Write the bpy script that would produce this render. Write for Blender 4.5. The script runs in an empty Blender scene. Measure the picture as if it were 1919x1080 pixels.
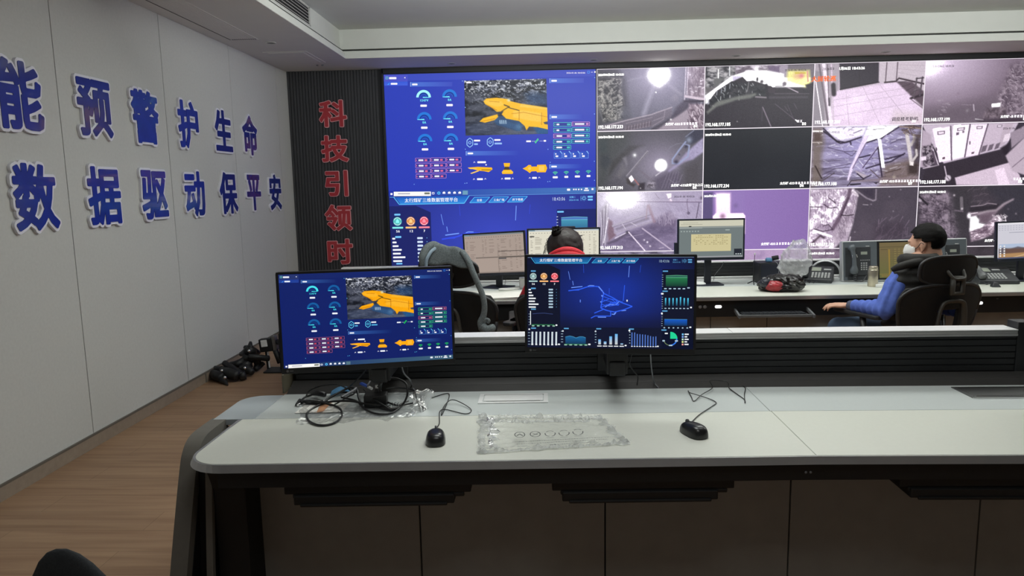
import bpy, bmesh, math, random
import numpy as np
from math import sin, cos, pi, radians, sqrt, atan2
from mathutils import Matrix, Vector, Euler

random.seed(7)
SC = bpy.context.scene
COL = SC.collection

# ------------------------------------------------------------------ camera
F_PX, CX, CY, CAM_H = 1331.0, 959.5, 540.0, 1.55      # image taken as 1919 x 1080


def _cam_axes(vx=1015.0, vy=350.0, slope=-0.019):
    y = np.array([(vx - CX) / F_PX, (vy - CY) / F_PX, 1.0]); y /= np.linalg.norm(y)
    up = np.cross(y, np.array([1, slope, 0.0])); up /= np.linalg.norm(up)
    if up[1] > 0: up = -up
    x = np.cross(y, up)
    if x[0] < 0: x = -x
    return np.array([x, y, up])


AX = _cam_axes()
cam_data = bpy.data.cameras.new('camera'); cam = bpy.data.objects.new('camera', cam_data); COL.objects.link(cam)
cam_data.sensor_fit = 'HORIZONTAL'; cam_data.sensor_width = 36.0; cam_data.lens = F_PX / 1919.0 * 36.0
cam_data.clip_start = 0.05; cam_data.clip_end = 60
r_, d_, f_ = AX[:, 0], AX[:, 1], AX[:, 2]
cam.matrix_world = Matrix(((r_[0], -d_[0], -f_[0], 0), (r_[1], -d_[1], -f_[1], 0), (r_[2], -d_[2], -f_[2], CAM_H), (0, 0, 0, 1)))
SC.camera = cam

# ------------------------------------------------------------------ world, lights, exposure
SC.view_settings.view_transform = 'Standard'; SC.view_settings.look = 'None'
SC.view_settings.gamma = 1.0; SC.view_settings.use_curve_mapping = False
SC.view_settings.exposure = 0.0
wd = bpy.data.worlds.new('world'); SC.world = wd; wd.use_nodes = True
wd.node_tree.nodes['Background'].inputs[0].default_value = (0.95, 1.0, 1.0, 1)
wd.node_tree.nodes['Background'].inputs[1].default_value = 0.4


def area_lamp(name, loc, sx, sy, power, color=(0.97, 1.0, 0.975), rot=(0, 0, 0)):
    d = bpy.data.lights.new(name, 'AREA'); d.shape = 'RECTANGLE'; d.size = sx; d.size_y = sy
    d.energy = power; d.color = color
    o = bpy.data.objects.new(name, d); o.location = loc; o.rotation_euler = rot; COL.objects.link(o)
    return o


# ceiling panels in the raised middle of the ceiling, above the top of the picture
area_lamp('lamp_panel_a', (.1, 2.7, 3.11), 1.0, 1.0, 24)
area_lamp('lamp_panel_b', (1.7, 2.7, 3.11), 1.0, 1.0, 7)
area_lamp('lamp_panel_c', (.4, 4.9, 3.11), 1.0, 0.8, 20)
area_lamp('lamp_panel_d', (1.9, 4.9, 3.11), 1.0, 0.8, 14)
area_lamp('lamp_panel_e', (4.4, 4.4, 3.11), 1.0, 1.0, 12)
area_lamp('lamp_panel_f', (.2, 0.6, 3.11), 1.0, 1.0, 14)


def globe_lamp(name, loc, power, radius=0.14, color=(0.97, 1.0, 0.975)):
    d = bpy.data.lights.new(name, 'POINT'); d.energy = power; d.color = color; d.shadow_soft_size = radius
    o = bpy.data.objects.new(name, d); o.location = loc; COL.objects.link(o); return o


# round lamps hanging just under the raised ceiling
for i, (x, y, z, p) in enumerate(((.6, 2.6, 2.95, 3), (1.4, 4.9, 2.97, 9), (4.4, 4.8, 2.97, 12))): globe_lamp('lamp_globe_%d' % i, (x, y, z), p)
# unseen fill lights added to brighten the raised ceiling and its edge
area_lamp('fill_uplight_a', (0.2, 4.6, 2.82), 2.4, 0.5, 62, rot=(radians(180 - 40), 0, 0))
area_lamp('fill_uplight_b', (4.0, 4.6, 2.86), 2.4, 0.5, 62, rot=(radians(180 - 40), 0, 0))

# ------------------------------------------------------------------ from a pixel of the photo to the plane it lies on


def ray(px, py): return AX @ np.array([(px - CX) / F_PX, (py - CY) / F_PX, 1.0])
def atY(px, py, Y): d = ray(px, py); return Vector((0, 0, CAM_H)) + Vector(d * (Y / d[1]))
def atZ(px, py, Z): d = ray(px, py); return Vector((0, 0, CAM_H)) + Vector(d * ((Z - CAM_H) / d[2]))
def atX(px, py, X): d = ray(px, py); return Vector((0, 0, CAM_H)) + Vector(d * (X / d[0]))


# ------------------------------------------------------------------ colours and materials
def lin(c):
    c = np.asarray(c, float) / 255.0
    return np.where(c <= 0.04045, c / 12.92, ((np.maximum(c, 0.04045) + 0.055) / 1.055) ** 2.4)


def rgba(c): l = lin(c); return (float(l[0]), float(l[1]), float(l[2]), 1.0)


def mat(name, rgb, rough=0.5, metal=0.0, noise=0.0, nscale=20.0, spec=0.5, bump=0.0, bscale=300.0, coat=0.0, stretch=None, alpha=None, trans=0.0):
    m = bpy.data.materials.new(name); m.use_nodes = True; nt = m.node_tree; b = nt.nodes['Principled BSDF']
    b.inputs['Base Color'].default_value = rgba(rgb); b.inputs['Roughness'].default_value = rough
    b.inputs['Metallic'].default_value = metal; b.inputs['Specular IOR Level'].default_value = spec
    b.inputs['Coat Weight'].default_value = coat
    tc = nt.nodes.new('ShaderNodeTexCoord'); mp = nt.nodes.new('ShaderNodeMapping'); nt.links.new(tc.outputs['Object'], mp.inputs[0])
    if stretch: mp.inputs['Scale'].default_value = stretch
    n = nt.nodes.new('ShaderNodeTexNoise'); n.inputs['Scale'].default_value = nscale; n.inputs['Detail'].default_value = 4
    nt.links.new(mp.outputs[0], n.inputs['Vector'])
    if noise:
        rp = nt.nodes.new('ShaderNodeValToRGB'); c = rgba(rgb)
        rp.color_ramp.elements[0].color = tuple(x * (1 - noise) for x in c[:3]) + (1,)
        rp.color_ramp.elements[1].color = tuple(min(1, x * (1 + noise)) for x in c[:3]) + (1,)
        rp.color_ramp.elements[0].position = 0.3; rp.color_ramp.elements[1].position = 0.7
        nt.links.new(n.outputs[0], rp.inputs[0]); nt.links.new(rp.outputs[0], b.inputs['Base Color'])
    if bump:
        n2 = nt.nodes.new('ShaderNodeTexNoise'); n2.inputs['Scale'].default_value = bscale
        nt.links.new(mp.outputs[0], n2.inputs['Vector'])
        bp = nt.nodes.new('ShaderNodeBump'); bp.inputs['Strength'].default_value = bump; bp.inputs['Distance'].default_value = 0.002
        nt.links.new(n2.outputs[0], bp.inputs['Height']); nt.links.new(bp.outputs[0], b.inputs['Normal'])
    if alpha is not None: b.inputs['Alpha'].default_value = alpha
    if trans: b.inputs['Transmission Weight'].default_value = trans
    return m


def screen_mat(name, strength=1.0, rough=0.25, spec=0.3):
    m = bpy.data.materials.new(name); m.use_nodes = True; nt = m.node_tree; b = nt.nodes['Principled BSDF']
    b.inputs['Base Color'].default_value = (0.01, 0.01, 0.012, 1); b.inputs['Roughness'].default_value = rough
    b.inputs['Specular IOR Level'].default_value = spec
    a = nt.nodes.new('ShaderNodeAttribute'); a.attribute_name = 'Col'
    nt.links.new(a.outputs['Color'], b.inputs['Emission Color']); b.inputs['Emission Strength'].default_value = strength
    return m


def glow_mat(name, rgb, strength):
    m = bpy.data.materials.new(name); m.use_nodes = True; b = m.node_tree.nodes['Principled BSDF']
    b.inputs['Base Color'].default_value = rgba(rgb); b.inputs['Emission Color'].default_value = rgba(rgb); b.inputs['Emission Strength'].default_value = strength
    return m


def film_mat(name, rgb=(244, 247, 248), body=0.12, rough=0.16, gloss=0.22, bumpd=0.002, bscale=25.0):
    """thin plastic film: mostly see-through, a little milky, with soft gloss"""
    m = bpy.data.materials.new(name); m.use_nodes = True; nt = m.node_tree; nt.nodes.clear(); N = nt.nodes.new; L = nt.links.new
    out = N('ShaderNodeOutputMaterial'); tr = N('ShaderNodeBsdfTransparent'); di = N('ShaderNodeBsdfDiffuse'); di.inputs[0].default_value = rgba(rgb)
    gl = N('ShaderNodeBsdfGlossy'); gl.inputs['Roughness'].default_value = rough
    tl = N('ShaderNodeBsdfTranslucent'); tl.inputs[0].default_value = rgba(rgb)
    ad = N('ShaderNodeMixShader'); ad.inputs[0].default_value = 0.35; L(di.outputs[0], ad.inputs[1]); L(tl.outputs[0], ad.inputs[2])
    mx = N('ShaderNodeMixShader'); mx.inputs[0].default_value = body; L(tr.outputs[0], mx.inputs[1]); L(ad.outputs[0], mx.inputs[2])
    n = N('ShaderNodeTexNoise'); n.inputs['Scale'].default_value = bscale; n.inputs['Detail'].default_value = 3
    tc = N('ShaderNodeTexCoord'); L(tc.outputs['Object'], n.inputs['Vector'])
    bp = N('ShaderNodeBump'); bp.inputs['Strength'].default_value = 1.0; bp.inputs['Distance'].default_value = bumpd
    L(n.outputs[0], bp.inputs['Height']); L(bp.outputs[0], gl.inputs['Normal'])
    lw = N('ShaderNodeLayerWeight'); lw.inputs[0].default_value = 0.25; mu = N('ShaderNodeMath'); mu.operation = 'MULTIPLY'; mu.inputs[1].default_value = gloss; L(lw.outputs['Fresnel'], mu.inputs[0])
    m2 = N('ShaderNodeMixShader'); L(mu.outputs[0], m2.inputs[0]); L(mx.outputs[0], m2.inputs[1]); L(gl.outputs[0], m2.inputs[2]); L(m2.outputs[0], out.inputs[0])
    return m


def wood_mat():
    m = bpy.data.materials.new('floor_wood'); m.use_nodes = True; nt = m.node_tree; b = nt.nodes['Principled BSDF']
    N = nt.nodes.new; L = nt.links.new
    tc = N('ShaderNodeTexCoord')
    mp = N('ShaderNodeMapping'); mp.inputs['Scale'].default_value = (0.9, 14.0, 1); L(tc.outputs['Object'], mp.inputs[0])
    n1 = N('ShaderNodeTexNoise'); n1.inputs['Scale'].default_value = 1.6; n1.inputs['Detail'].default_value = 6; n1.inputs['Distortion'].default_value = 0.4
    L(mp.outputs[0], n1.inputs['Vector'])
    rp = N('ShaderNodeValToRGB'); rp.color_ramp.elements[0].position = 0.25; rp.color_ramp.elements[1].position = 0.75
    rp.color_ramp.elements[0].color = rgba((138, 106, 82)); rp.color_ramp.elements[1].color = rgba((172, 141, 112))
    L(n1.outputs[0], rp.inputs[0])
    mp2 = N('ShaderNodeMapping'); mp2.inputs['Scale'].default_value = (0.35, 2.2, 1); L(tc.outputs['Object'], mp2.inputs[0])
    n2 = N('ShaderNodeTexNoise'); n2.inputs['Scale'].default_value = 1.3; L(mp2.outputs[0], n2.inputs['Vector'])
    mx = N('ShaderNodeMix'); mx.data_type = 'RGBA'; mx.blend_type = 'MULTIPLY'; mx.inputs[0].default_value = 0.5
    r2 = N('ShaderNodeValToRGB'); r2.color_ramp.elements[0].color = (0.7, 0.68, 0.66, 1); r2.color_ramp.elements[1].color = (1, 1, 1, 1)
    r2.color_ramp.elements[0].position = 0.35; r2.color_ramp.elements[1].position = 0.65
    L(n2.outputs[0], r2.inputs[0]); L(rp.outputs[0], mx.inputs[6]); L(r2.outputs[0], mx.inputs[7])
    br = N('ShaderNodeTexBrick'); br.inputs['Scale'].default_value = 1.0; br.inputs['Mortar Size'].default_value = 0.0016; br.inputs['Mortar Smooth'].default_value = 0.3
    br.inputs['Brick Width'].default_value = 1.25; br.inputs['Row Height'].default_value = 0.19
    br.inputs['Color1'].default_value = (1, 1, 1, 1); br.inputs['Color2'].default_value = (0.9, 0.9, 0.9, 1); br.inputs['Mortar'].default_value = (0.45, 0.43, 0.4, 1)
    L(tc.outputs['Object'], br.inputs['Vector'])
    m3 = N('ShaderNodeMix'); m3.data_type = 'RGBA'; m3.blend_type = 'MULTIPLY'; m3.inputs[0].default_value = 0.7
    L(mx.outputs[2], m3.inputs[6]); L(br.outputs['Color'], m3.inputs[7]); L(m3.outputs[2], b.inputs['Base Color'])
    b.inputs['Roughness'].default_value = 0.5; b.inputs['Specular IOR Level'].default_value = 0.3
    return m


M = dict(
    wall=mat('wall_panel_grey', (196, 197, 194), 0.75, noise=0.03, nscale=60, bump=0.1, bscale=500, spec=0.2),
    groove=mat('groove_dark', (70, 68, 64), 0.8),
    base=mat('baseboard_taupe', (142, 128, 114), 0.5, noise=0.08, nscale=30),
    base_top=mat('baseboard_cap', (96, 90, 82), 0.5),
    slat=mat('slat_wall_charcoal', (62, 63, 66), 0.6, noise=0.15, nscale=8, stretch=(6, 6, 0.6)),
    ceil=mat('ceiling_paint', (214, 212, 208), 0.85, noise=0.015, nscale=5, spec=0.2),
    ceil_up=mat('ceiling_paint_upper', (206, 208, 203), 0.85, noise=0.015, nscale=5, spec=0.2),
    vent=mat('vent_dark', (40, 40, 40), 0.6),
    vent_white=mat('vent_slat_white', (190, 190, 186), 0.5),
    floor=wood_mat(),
    top=mat('laminate_white', (214, 216, 206), 0.38, noise=0.012, nscale=90, spec=0.35),
    ledge=mat('laminate_grey', (196, 202, 201), 0.35, noise=0.012, nscale=90, spec=0.4),
    trim=mat('edge_trim_grey', (186, 186, 188), 0.34, metal=0.8, noise=0.03),
    frame=mat('console_frame_dark', (108, 105, 98), 0.55, noise=0.05, nscale=40, bump=0.05),
    black=mat('matt_black', (17, 18, 20), 0.55, noise=0.1, nscale=30),
    black2=mat('panel_black', (30, 32, 35), 0.5, noise=0.08, nscale=20),
    olive=mat('endcap_olive', (112, 106, 88), 0.5, noise=0.05),
    door=mat('cabinet_brown', (150, 148, 143), 0.6, noise=0.05, nscale=14),
    cap=mat('cap_silver', (236, 236, 236), 0.35, metal=0.15, noise=0.02),
    mould=mat('moulding_charcoal', (62, 61, 60), 0.4, metal=0.2, noise=0.05),
    silver=mat('brushed_aluminium', (228, 229, 229), 0.4, metal=0.15, noise=0.06, nscale=12, stretch=(1, 30, 30)),
    silver_d=mat('steel_dark', (120, 120, 120), 0.35, metal=0.8, noise=0.1, nscale=12, stretch=(1, 30, 30)),
    bezel=mat('monitor_plastic', (24, 25, 28), 0.4, noise=0.05, nscale=60, bump=0.04, bscale=900),
    bezel2=mat('monitor_plastic_navy', (30, 34, 46), 0.4, noise=0.05, nscale=60),
    logo=mat('logo_grey', (92, 92, 94), 0.4),
    pcb=mat('cable_black', (20, 20, 22), 0.45, noise=0.1),
    cable_grey=mat('cable_grey', (120, 122, 126), 0.45, noise=0.1),
    cable_white=mat('cable_white', (205, 206, 202), 0.5),
    blue=mat('connector_blue', (40, 70, 150), 0.4),
    bluebag=mat('bag_print_blue', (90, 140, 180), 0.5, noise=0.2, nscale=30),
    paper=mat('paper_white', (236, 234, 228), 0.7, noise=0.03, nscale=30),
    kraft=mat('print_orange', (206, 150, 112), 0.7, noise=0.05),
    sign_white=mat('sign_edge_white', (226, 226, 234), 0.4),
    sign_blue=mat('sign_face_blue', (24, 40, 132), 0.16, noise=0.12, nscale=10, spec=0.7, coat=0.3),
    sign_red=mat('sign_face_red', (176, 52, 60), 0.3, noise=0.06, nscale=12),
    sign_pink=mat('sign_edge_pink', (226, 168, 172), 0.45),
    skin=mat('skin', (206, 160, 136), 0.55, noise=0.06, nscale=30),
    hair=mat('hair_black', (14, 12, 12), 0.7, spec=0.2, noise=0.25, nscale=60, bump=0.6, bscale=220),
    hair2=mat('hair_dark_brown', (34, 24, 24), 0.5, noise=0.35, nscale=40, bump=0.7, bscale=200),
    vest=mat('vest_black_cloth', (44, 43, 41), 0.75, noise=0.12, nscale=40, bump=0.2, bscale=120),
    sleeve=mat('sleeve_blue', (88, 112, 196), 0.85, noise=0.1, nscale=40, bump=0.3, bscale=160),
    cuff=mat('cuff_slate', (76, 84, 106), 0.85, noise=0.1, nscale=90, stretch=(1, 1, 1)),
    trouser=mat('trousers_blue_grey', (60, 76, 100), 0.85, noise=0.1),
    mask=mat('mask_white', (228, 228, 226), 0.8, noise=0.03, nscale=40),
    red=mat('jacket_red', (204, 34, 48), 0.7, noise=0.12, nscale=25, bump=0.2, bscale=150),
    fleece=mat('fleece_grey', (104, 112, 114), 0.95, noise=0.3, nscale=140, bump=0.8, bscale=260),
    strap=mat('strap_blue_grey', (128, 146, 160), 0.7, noise=0.05),
    mesh=mat('chair_mesh_black', (15, 15, 17), 0.7, noise=0.2, nscale=200, bump=0.3, bscale=900),
    plast=mat('chair_plastic', (44, 44, 46), 0.45, noise=0.06),
    plast2=mat('chair_frame_grey', (66, 64, 60), 0.45, noise=0.06),
    fabric=mat('chair_fabric', (40, 43, 46), 0.95, noise=0.2, nscale=220, bump=0.4, bscale=700),
    phone=mat('phone_charcoal', (52, 54, 58), 0.45, noise=0.05),
    phone2=mat('phone_grey', (100, 102, 104), 0.45, noise=0.05),
    lcd=mat('lcd_grey_green', (150, 156, 144), 0.3),
    key=mat('key_grey', (176, 178, 178), 0.5),
    console_metal=mat('dispatch_frame_silver', (196, 198, 200), 0.35, metal=0.4, noise=0.03),
    console_panel=mat('dispatch_panel_slate', (86, 92, 98), 0.45, noise=0.04),
    chrome=mat('chrome', (225, 225, 225), 0.12, metal=1.0),
    thermos=mat('steel_champagne', (190, 182, 164), 0.28, metal=0.85, noise=0.05),
    film=film_mat('clear_film', body=0.09, gloss=.5, rough=.1, bumpd=0.003, bscale=60),
    film2=film_mat('clear_film_bag', body=0.10, gloss=.4, bumpd=0.003, bscale=35),
    film3=film_mat('clear_film_edge', body=0.34, gloss=.9, rough=.08, bumpd=0.004, bscale=70),  # whiter body imitates highlights on crinkled bag edges
    bagfilm=film_mat('white_translucent_bag', (236, 238, 240), body=0.30, gloss=.6, bumpd=0.006, bscale=18),
    bagblack=mat('black_plastic_bag', (26, 25, 27), 0.25, noise=0.2, nscale=15, spec=0.6, bump=0.5, bscale=40),
    bagred=mat('print_red', (150, 40, 48), 0.35, noise=0.3, nscale=20),
    ink=mat('ink_dark', (40, 44, 46), 0.6),
    white=mat('plastic_white', (224, 226, 224), 0.4),
    screen=screen_mat('screen_pixels'),
    wallscreen=screen_mat('video_wall_pixels', 1.0, 0.35, 0.2),
    led=glow_mat('oval_light', (255, 255, 255), 1.0),
)


# ------------------------------------------------------------------ mesh building
class MB:
    """collects shapes, then links them as ONE mesh object"""
    def __init__(s): s.v = []; s.f = []; s.mi = []; s.cur = 0

    def m(s, i): s.cur = i; return s

    def add(s, vs, fs):
        o = len(s.v); s.v += [tuple(v) for v in vs]
        for f in fs: s.f.append(tuple(o + i for i in f)); s.mi.append(s.cur)
        return s

    def box(s, x0, x1, y0, y1, z0, z1, T=None):
        vs = [(x, y, z) for z in (z0, z1) for y in (y0, y1) for x in (x0, x1)]
        if T is not None: vs = [T @ Vector(v) for v in vs]
        return s.add(vs, [(0, 2, 3, 1), (4, 5, 7, 6), (0, 1, 5, 4), (2, 6, 7, 3), (0, 4, 6, 2), (1, 3, 7, 5)])

    def rbox(s, x0, x1, y0, y1, z0, z1, r, T=None, n=3, axis='z'):
        """box with rounded vertical edges (about `axis`)"""
        if axis == 'z':
            p = rrect(x0, y0, x1, y1, r, n); f = lambda a, b, c: (a, b, c); lo, hi = z0, z1
        elif axis == 'y':
            p = rrect(x0, z0, x1, z1, r, n); f = lambda a, b, c: (a, c, b); lo, hi = y0, y1
        else:
            p = rrect(y0, z0, y1, z1, r, n); f = lambda a, b, c: (c, a, b); lo, hi = x0, x1
        return s.prism([f(a, b, lo) for a, b in p], [f(a, b, hi) for a, b in p], T)

    def prism(s, A, B, T=None):
        n = len(A); vs = list(A) + list(B)
        if T is not None: vs = [T @ Vector(v) for v in vs]
        fs = [tuple(range(n - 1, -1, -1)), tuple(range(n, 2 * n))] + [(i, (i + 1) % n, n + (i + 1) % n, n + i) for i in range(n)]
        return s.add(vs, fs)

    def quad(s, a, b, c, d): return s.add([a, b, c, d], [(0, 1, 2, 3)])

    def tube(s, pts, r, n=8, cap=True, flat=None):
        """round tube along pts; r number or list; flat=(fx, fy) squashes the section"""
        P = [Vector(p) for p in pts]; k = len(P); R = list(r) if isinstance(r, (list, tuple)) else [r] * k
        if len(R) != k: R = list(np.interp(np.linspace(0, 1, k), np.linspace(0, 1, len(R)), R))
        u = None; rings = []
        for i in range(k):
            t = (P[min(i + 1, k - 1)] - P[max(i - 1, 0)])
            t = t.normalized() if t.length > 1e-9 else Vector((0, 0, 1))
            if u is None: u = t.orthogonal().normalized() if flat is None else (Vector((0, 0, 1)).cross(t).normalized() if abs(t.z) < .95 else t.orthogonal().normalized())
            else:
                u = u - t * u.dot(t); u = u.normalized() if u.length > 1e-6 else t.orthogonal().normalized()
            w = t.cross(u); fx, fy = flat or (1, 1)
            rings.append([P[i] + (u * cos(2 * pi * j / n) * fx + w * sin(2 * pi * j / n) * fy) * R[i] for j in range(n)])
        vs = [v for r_ in rings for v in r_]; fs = []
        for i in range(k - 1):
            for j in range(n): a = i * n + j; b = i * n + (j + 1) % n; fs.append((a, b, b + n, a + n))
        if cap: fs += [tuple(range(n - 1, -1, -1)), tuple((k - 1) * n + j for j in range(n))]
        return s.add(vs, fs)

    def lathe(s, prof, c=(0, 0, 0), n=20, T=None):
        vs = []; fs = []; k = len(prof)
        for i, (r, z) in enumerate(prof):
            for j in range(n): vs.append(Vector((c[0] + r * cos(2 * pi * j / n), c[1] + r * sin(2 * pi * j / n), c[2] + z)))
        if T is not None: vs = [T @ v for v in vs]
        for i in range(k - 1):
            for j in range(n): a = i * n + j; b = i * n + (j + 1) % n; fs.append((a, b, b + n, a + n))
        fs += [tuple(range(n - 1, -1, -1)), tuple((k - 1) * n + j for j in range(n))]
        return s.add(vs, fs)

    def ell(s, c, r, R=None, n=16, k=10):
        vs = []; fs = []
        for i in range(k + 1):
            th = pi * i / k
            for j in range(n):
                v = Vector((r[0] * sin(th) * cos(2 * pi * j / n), r[1] * sin(th) * sin(2 * pi * j / n), r[2] * cos(th)))
                if R is not None: v = R @ v
                vs.append(v + Vector(c))
        for i in range(k):
            for j in range(n):
                a = i * n + j; b = i * n + (j + 1) % n
                if i == 0: fs.append((a, a + n, b + n))
                elif i == k - 1: fs.append((a, a + n, b))
                else: fs.append((a, a + n, b + n, b))
        return s.add(vs, fs)

    def grid(s, fn, nu, nv):
        vs = [fn(i / nu, j / nv) for j in range(nv + 1) for i in range(nu + 1)]
        fs = [(j * (nu + 1) + i, j * (nu + 1) + i + 1, (j + 1) * (nu + 1) + i + 1, (j + 1) * (nu + 1) + i) for j in range(nv) for i in range(nu)]
        return s.add(vs, fs)

    def build(s, name, mats, parent=None, local=False, smooth=False, bevel=0.0, seg=2, subsurf=0, solid=0.0, T=None, weld=True):
        me = bpy.data.meshes.new(name); me.from_pydata(s.v, [], s.f)
        for m_ in (mats if isinstance(mats, (list, tuple)) else [mats]): me.materials.append(m_)
        if len(me.materials) > 1: me.polygons.foreach_set('material_index', s.mi)
        if T is not None: me.transform(T)
        if parent is not None and not local: me.transform(WM[parent.name].inverted())
        bm = bmesh.new(); bm.from_mesh(me)
        if weld: bmesh.ops.remove_doubles(bm, verts=bm.verts, dist=1e-6)
        bmesh.ops.recalc_face_normals(bm, faces=bm.faces); bm.to_mesh(me); bm.free()
        if smooth: me.polygons.foreach_set('use_smooth', [True] * len(me.polygons))
        return link(name, me, parent, bevel, seg, subsurf, solid)


WM = {}      # world matrix of every Empty and part that has one of its own


def link(name, me, parent=None, bevel=0.0, seg=2, subsurf=0, solid=0.0):
    o = bpy.data.objects.new(name, me); COL.objects.link(o)
    if parent is not None: o.parent = parent; WM[o.name] = WM[parent.name]
    else: WM[o.name] = Matrix.Identity(4)
    if solid: md = o.modifiers.new('solid', 'SOLIDIFY'); md.thickness = solid; md.offset = 0
    if bevel: md = o.modifiers.new('bevel', 'BEVEL'); md.width = bevel; md.segments = seg; md.limit_method = 'ANGLE'; md.angle_limit = radians(40); md.harden_normals = False
    if subsurf: md = o.modifiers.new('sub', 'SUBSURF'); md.levels = subsurf; md.render_levels = subsurf
    return o


def rrect(x0, y0, x1, y1, r, n=3):
    out = []
    for cx, cy, a in ((x1 - r, y0 + r, -90), (x1 - r, y1 - r, 0), (x0 + r, y1 - r, 90), (x0 + r, y0 + r, 180)):
        for i in range(n + 1): t = radians(a + 90 * i / n); out.append((cx + r * cos(t), cy + r * sin(t)))
    return out


def tag(o, label, cat, group=None):
    o['label'] = label; o['category'] = cat
    if group: o['group'] = group
    return o


def thing(name, label, cat, loc=(0, 0, 0), rot=(0, 0, 0), group=None):
    o = bpy.data.objects.new(name, None); o.empty_display_size = 0.1; COL.objects.link(o)
    o.location = loc; o.rotation_euler = rot
    WM[o.name] = Matrix.Translation(Vector(loc)) @ Euler(rot).to_matrix().to_4x4()
    return tag(o, label, cat, group)


def struct(name, mb, mats, **k):
    o = mb.build(name, mats, **k); o['kind'] = 'structure'; return o


def spline(pts, n=8):
    """Catmull-Rom through pts"""
    P = [Vector(p) for p in pts]; P = [P[0] * 2 - P[1]] + P + [P[-1] * 2 - P[-2]]; out = []
    for i in range(1, len(P) - 2):
        a, b, c, d = P[i - 1:i + 3]
        for j in range(n):
            t = j / n; out.append(0.5 * ((2 * b) + (c - a) * t + (2 * a - 5 * b + 4 * c - d) * t * t + (3 * b - a - 3 * c + d) * t ** 3))
    out.append(P[-2]); return out


# ------------------------------------------------------------------ lettering: every character is turned into triangles once
GL = {}


def load_glyphs(chars):
    tmp = []
    for ch in sorted(set(chars)):
        c = bpy.data.curves.new('glyph', 'FONT'); c.body = ch; c.resolution_u = 2
        o = bpy.data.objects.new('glyph', c); COL.objects.link(o); tmp.append((ch, o, c))
    dg = bpy.context.evaluated_depsgraph_get()
    for ch, o, c in tmp:
        me = bpy.data.meshes.new_from_object(o.evaluated_get(dg))
        v = np.array([p.co[:2] for p in me.vertices], float) if len(me.vertices) else np.zeros((0, 2))
        GL[ch] = (v, [tuple(p.vertices) for p in me.polygons]); bpy.data.meshes.remove(me)
    for ch, o, c in tmp: bpy.data.objects.remove(o); bpy.data.curves.remove(c)


def adv(ch):
    if ch == ' ': return 0.3
    if ord(ch) > 0x2000: return 1.02
    v = GL[ch][0]
    if ch.isdigit(): return 0.62
    return (v[:, 0].max() - v[:, 0].min()) + 0.11 if len(v) else 0.3


def sdf_glyph(ch, n=110, pad=0.14):
    """signed distance of one character on a grid (negative inside)"""
    v, fs = GL[ch]; lo = v.min(0) - pad; hi = v.max(0) + pad; st = max(hi - lo) / n
    nx, ny = int((hi[0] - lo[0]) / st) + 1, int((hi[1] - lo[1]) / st) + 1
    cnt = {}
    for f in fs:
        for i in range(len(f)): e = (f[i], f[(i + 1) % len(f)]); cnt[tuple(sorted(e))] = cnt.get(tuple(sorted(e)), 0) + 1
    E = np.array([k for k, c in cnt.items() if c == 1]); A, B = v[E[:, 0]], v[E[:, 1]]
    X, Y = np.meshgrid(lo[0] + st * np.arange(nx), lo[1] + st * np.arange(ny)); P = np.stack([X.ravel(), Y.ravel()], 1)
    D = np.full(len(P), 9.0); ins = np.zeros(len(P), int)
    for a, b in zip(A, B):
        d = b - a; L2 = max(d @ d, 1e-12); t = np.clip(((P - a) @ d) / L2, 0, 1); D = np.minimum(D, np.hypot(*(P - a - t[:, None] * d).T))
        c = (a[1] > P[:, 1]) != (b[1] > P[:, 1])
        with np.errstate(divide='ignore', invalid='ignore'): xi = a[0] + (P[:, 1] - a[1]) / (d[1] if abs(d[1]) > 1e-12 else 1e-12) * d[0]
        ins += (c & (P[:, 0] < xi))
    D = np.where(ins % 2 == 1, -D, D)
    return D.reshape(ny, nx), lo, st


def iso_mesh(mb, D, lo, st, iso, to3, z0, z1):
    """solid letter: filled contour D<iso, extruded from z0 to z1"""
    ny, nx = D.shape; V = {}; vs = []; fs = []
    def gv(key, p):
        if key not in V: V[key] = len(vs); vs.append(p)
        return V[key]
    G = iso - D
    for j in range(ny - 1):
        for i in range(nx - 1):
            c = [(i, j), (i + 1, j), (i + 1, j + 1), (i, j + 1)]; g = [G[b, a] for a, b in c]
            if max(g) <= 0: continue
            poly = []
            for k in range(4):
                a, b = c[k], c[(k + 1) % 4]; ga, gb = g[k], g[(k + 1) % 4]
                if ga > 0: poly.append(gv(a, (lo[0] + st * a[0], lo[1] + st * a[1])))
                if (ga > 0) != (gb > 0):
                    t = ga / (ga - gb); poly.append(gv(('e',) + tuple(sorted((a, b))), (lo[0] + st * (a[0] + (b[0] - a[0]) * t), lo[1] + st * (a[1] + (b[1] - a[1]) * t))))
            if len(poly) >= 3: fs.append(tuple(poly))
    bm = bmesh.new(); bv = [bm.verts.new((p[0], p[1], 0)) for p in vs]
    for f in fs:
        try: bm.faces.new([bv[i] for i in f])
        except ValueError: pass
    bmesh.ops.dissolve_limit(bm, angle_limit=radians(4), verts=bm.verts, edges=bm.edges)
    bmesh.ops.triangulate(bm, faces=bm.faces)
    bm.verts.index_update(); n = len(bm.verts)
    A = [to3(v.co.x, v.co.y, z0) for v in bm.verts]; B = [to3(v.co.x, v.co.y, z1) for v in bm.verts]
    F = [tuple(v.index for v in f.verts)[::-1] for f in bm.faces] + [tuple(v.index + n for v in f.verts) for f in bm.faces]
    for e in bm.edges:
        if len(e.link_faces) == 1:
            a, b = e.verts[0].index, e.verts[1].index; F.append((a, b, b + n, a + n))
    bm.free(); mb.add(A + B, F)


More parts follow.
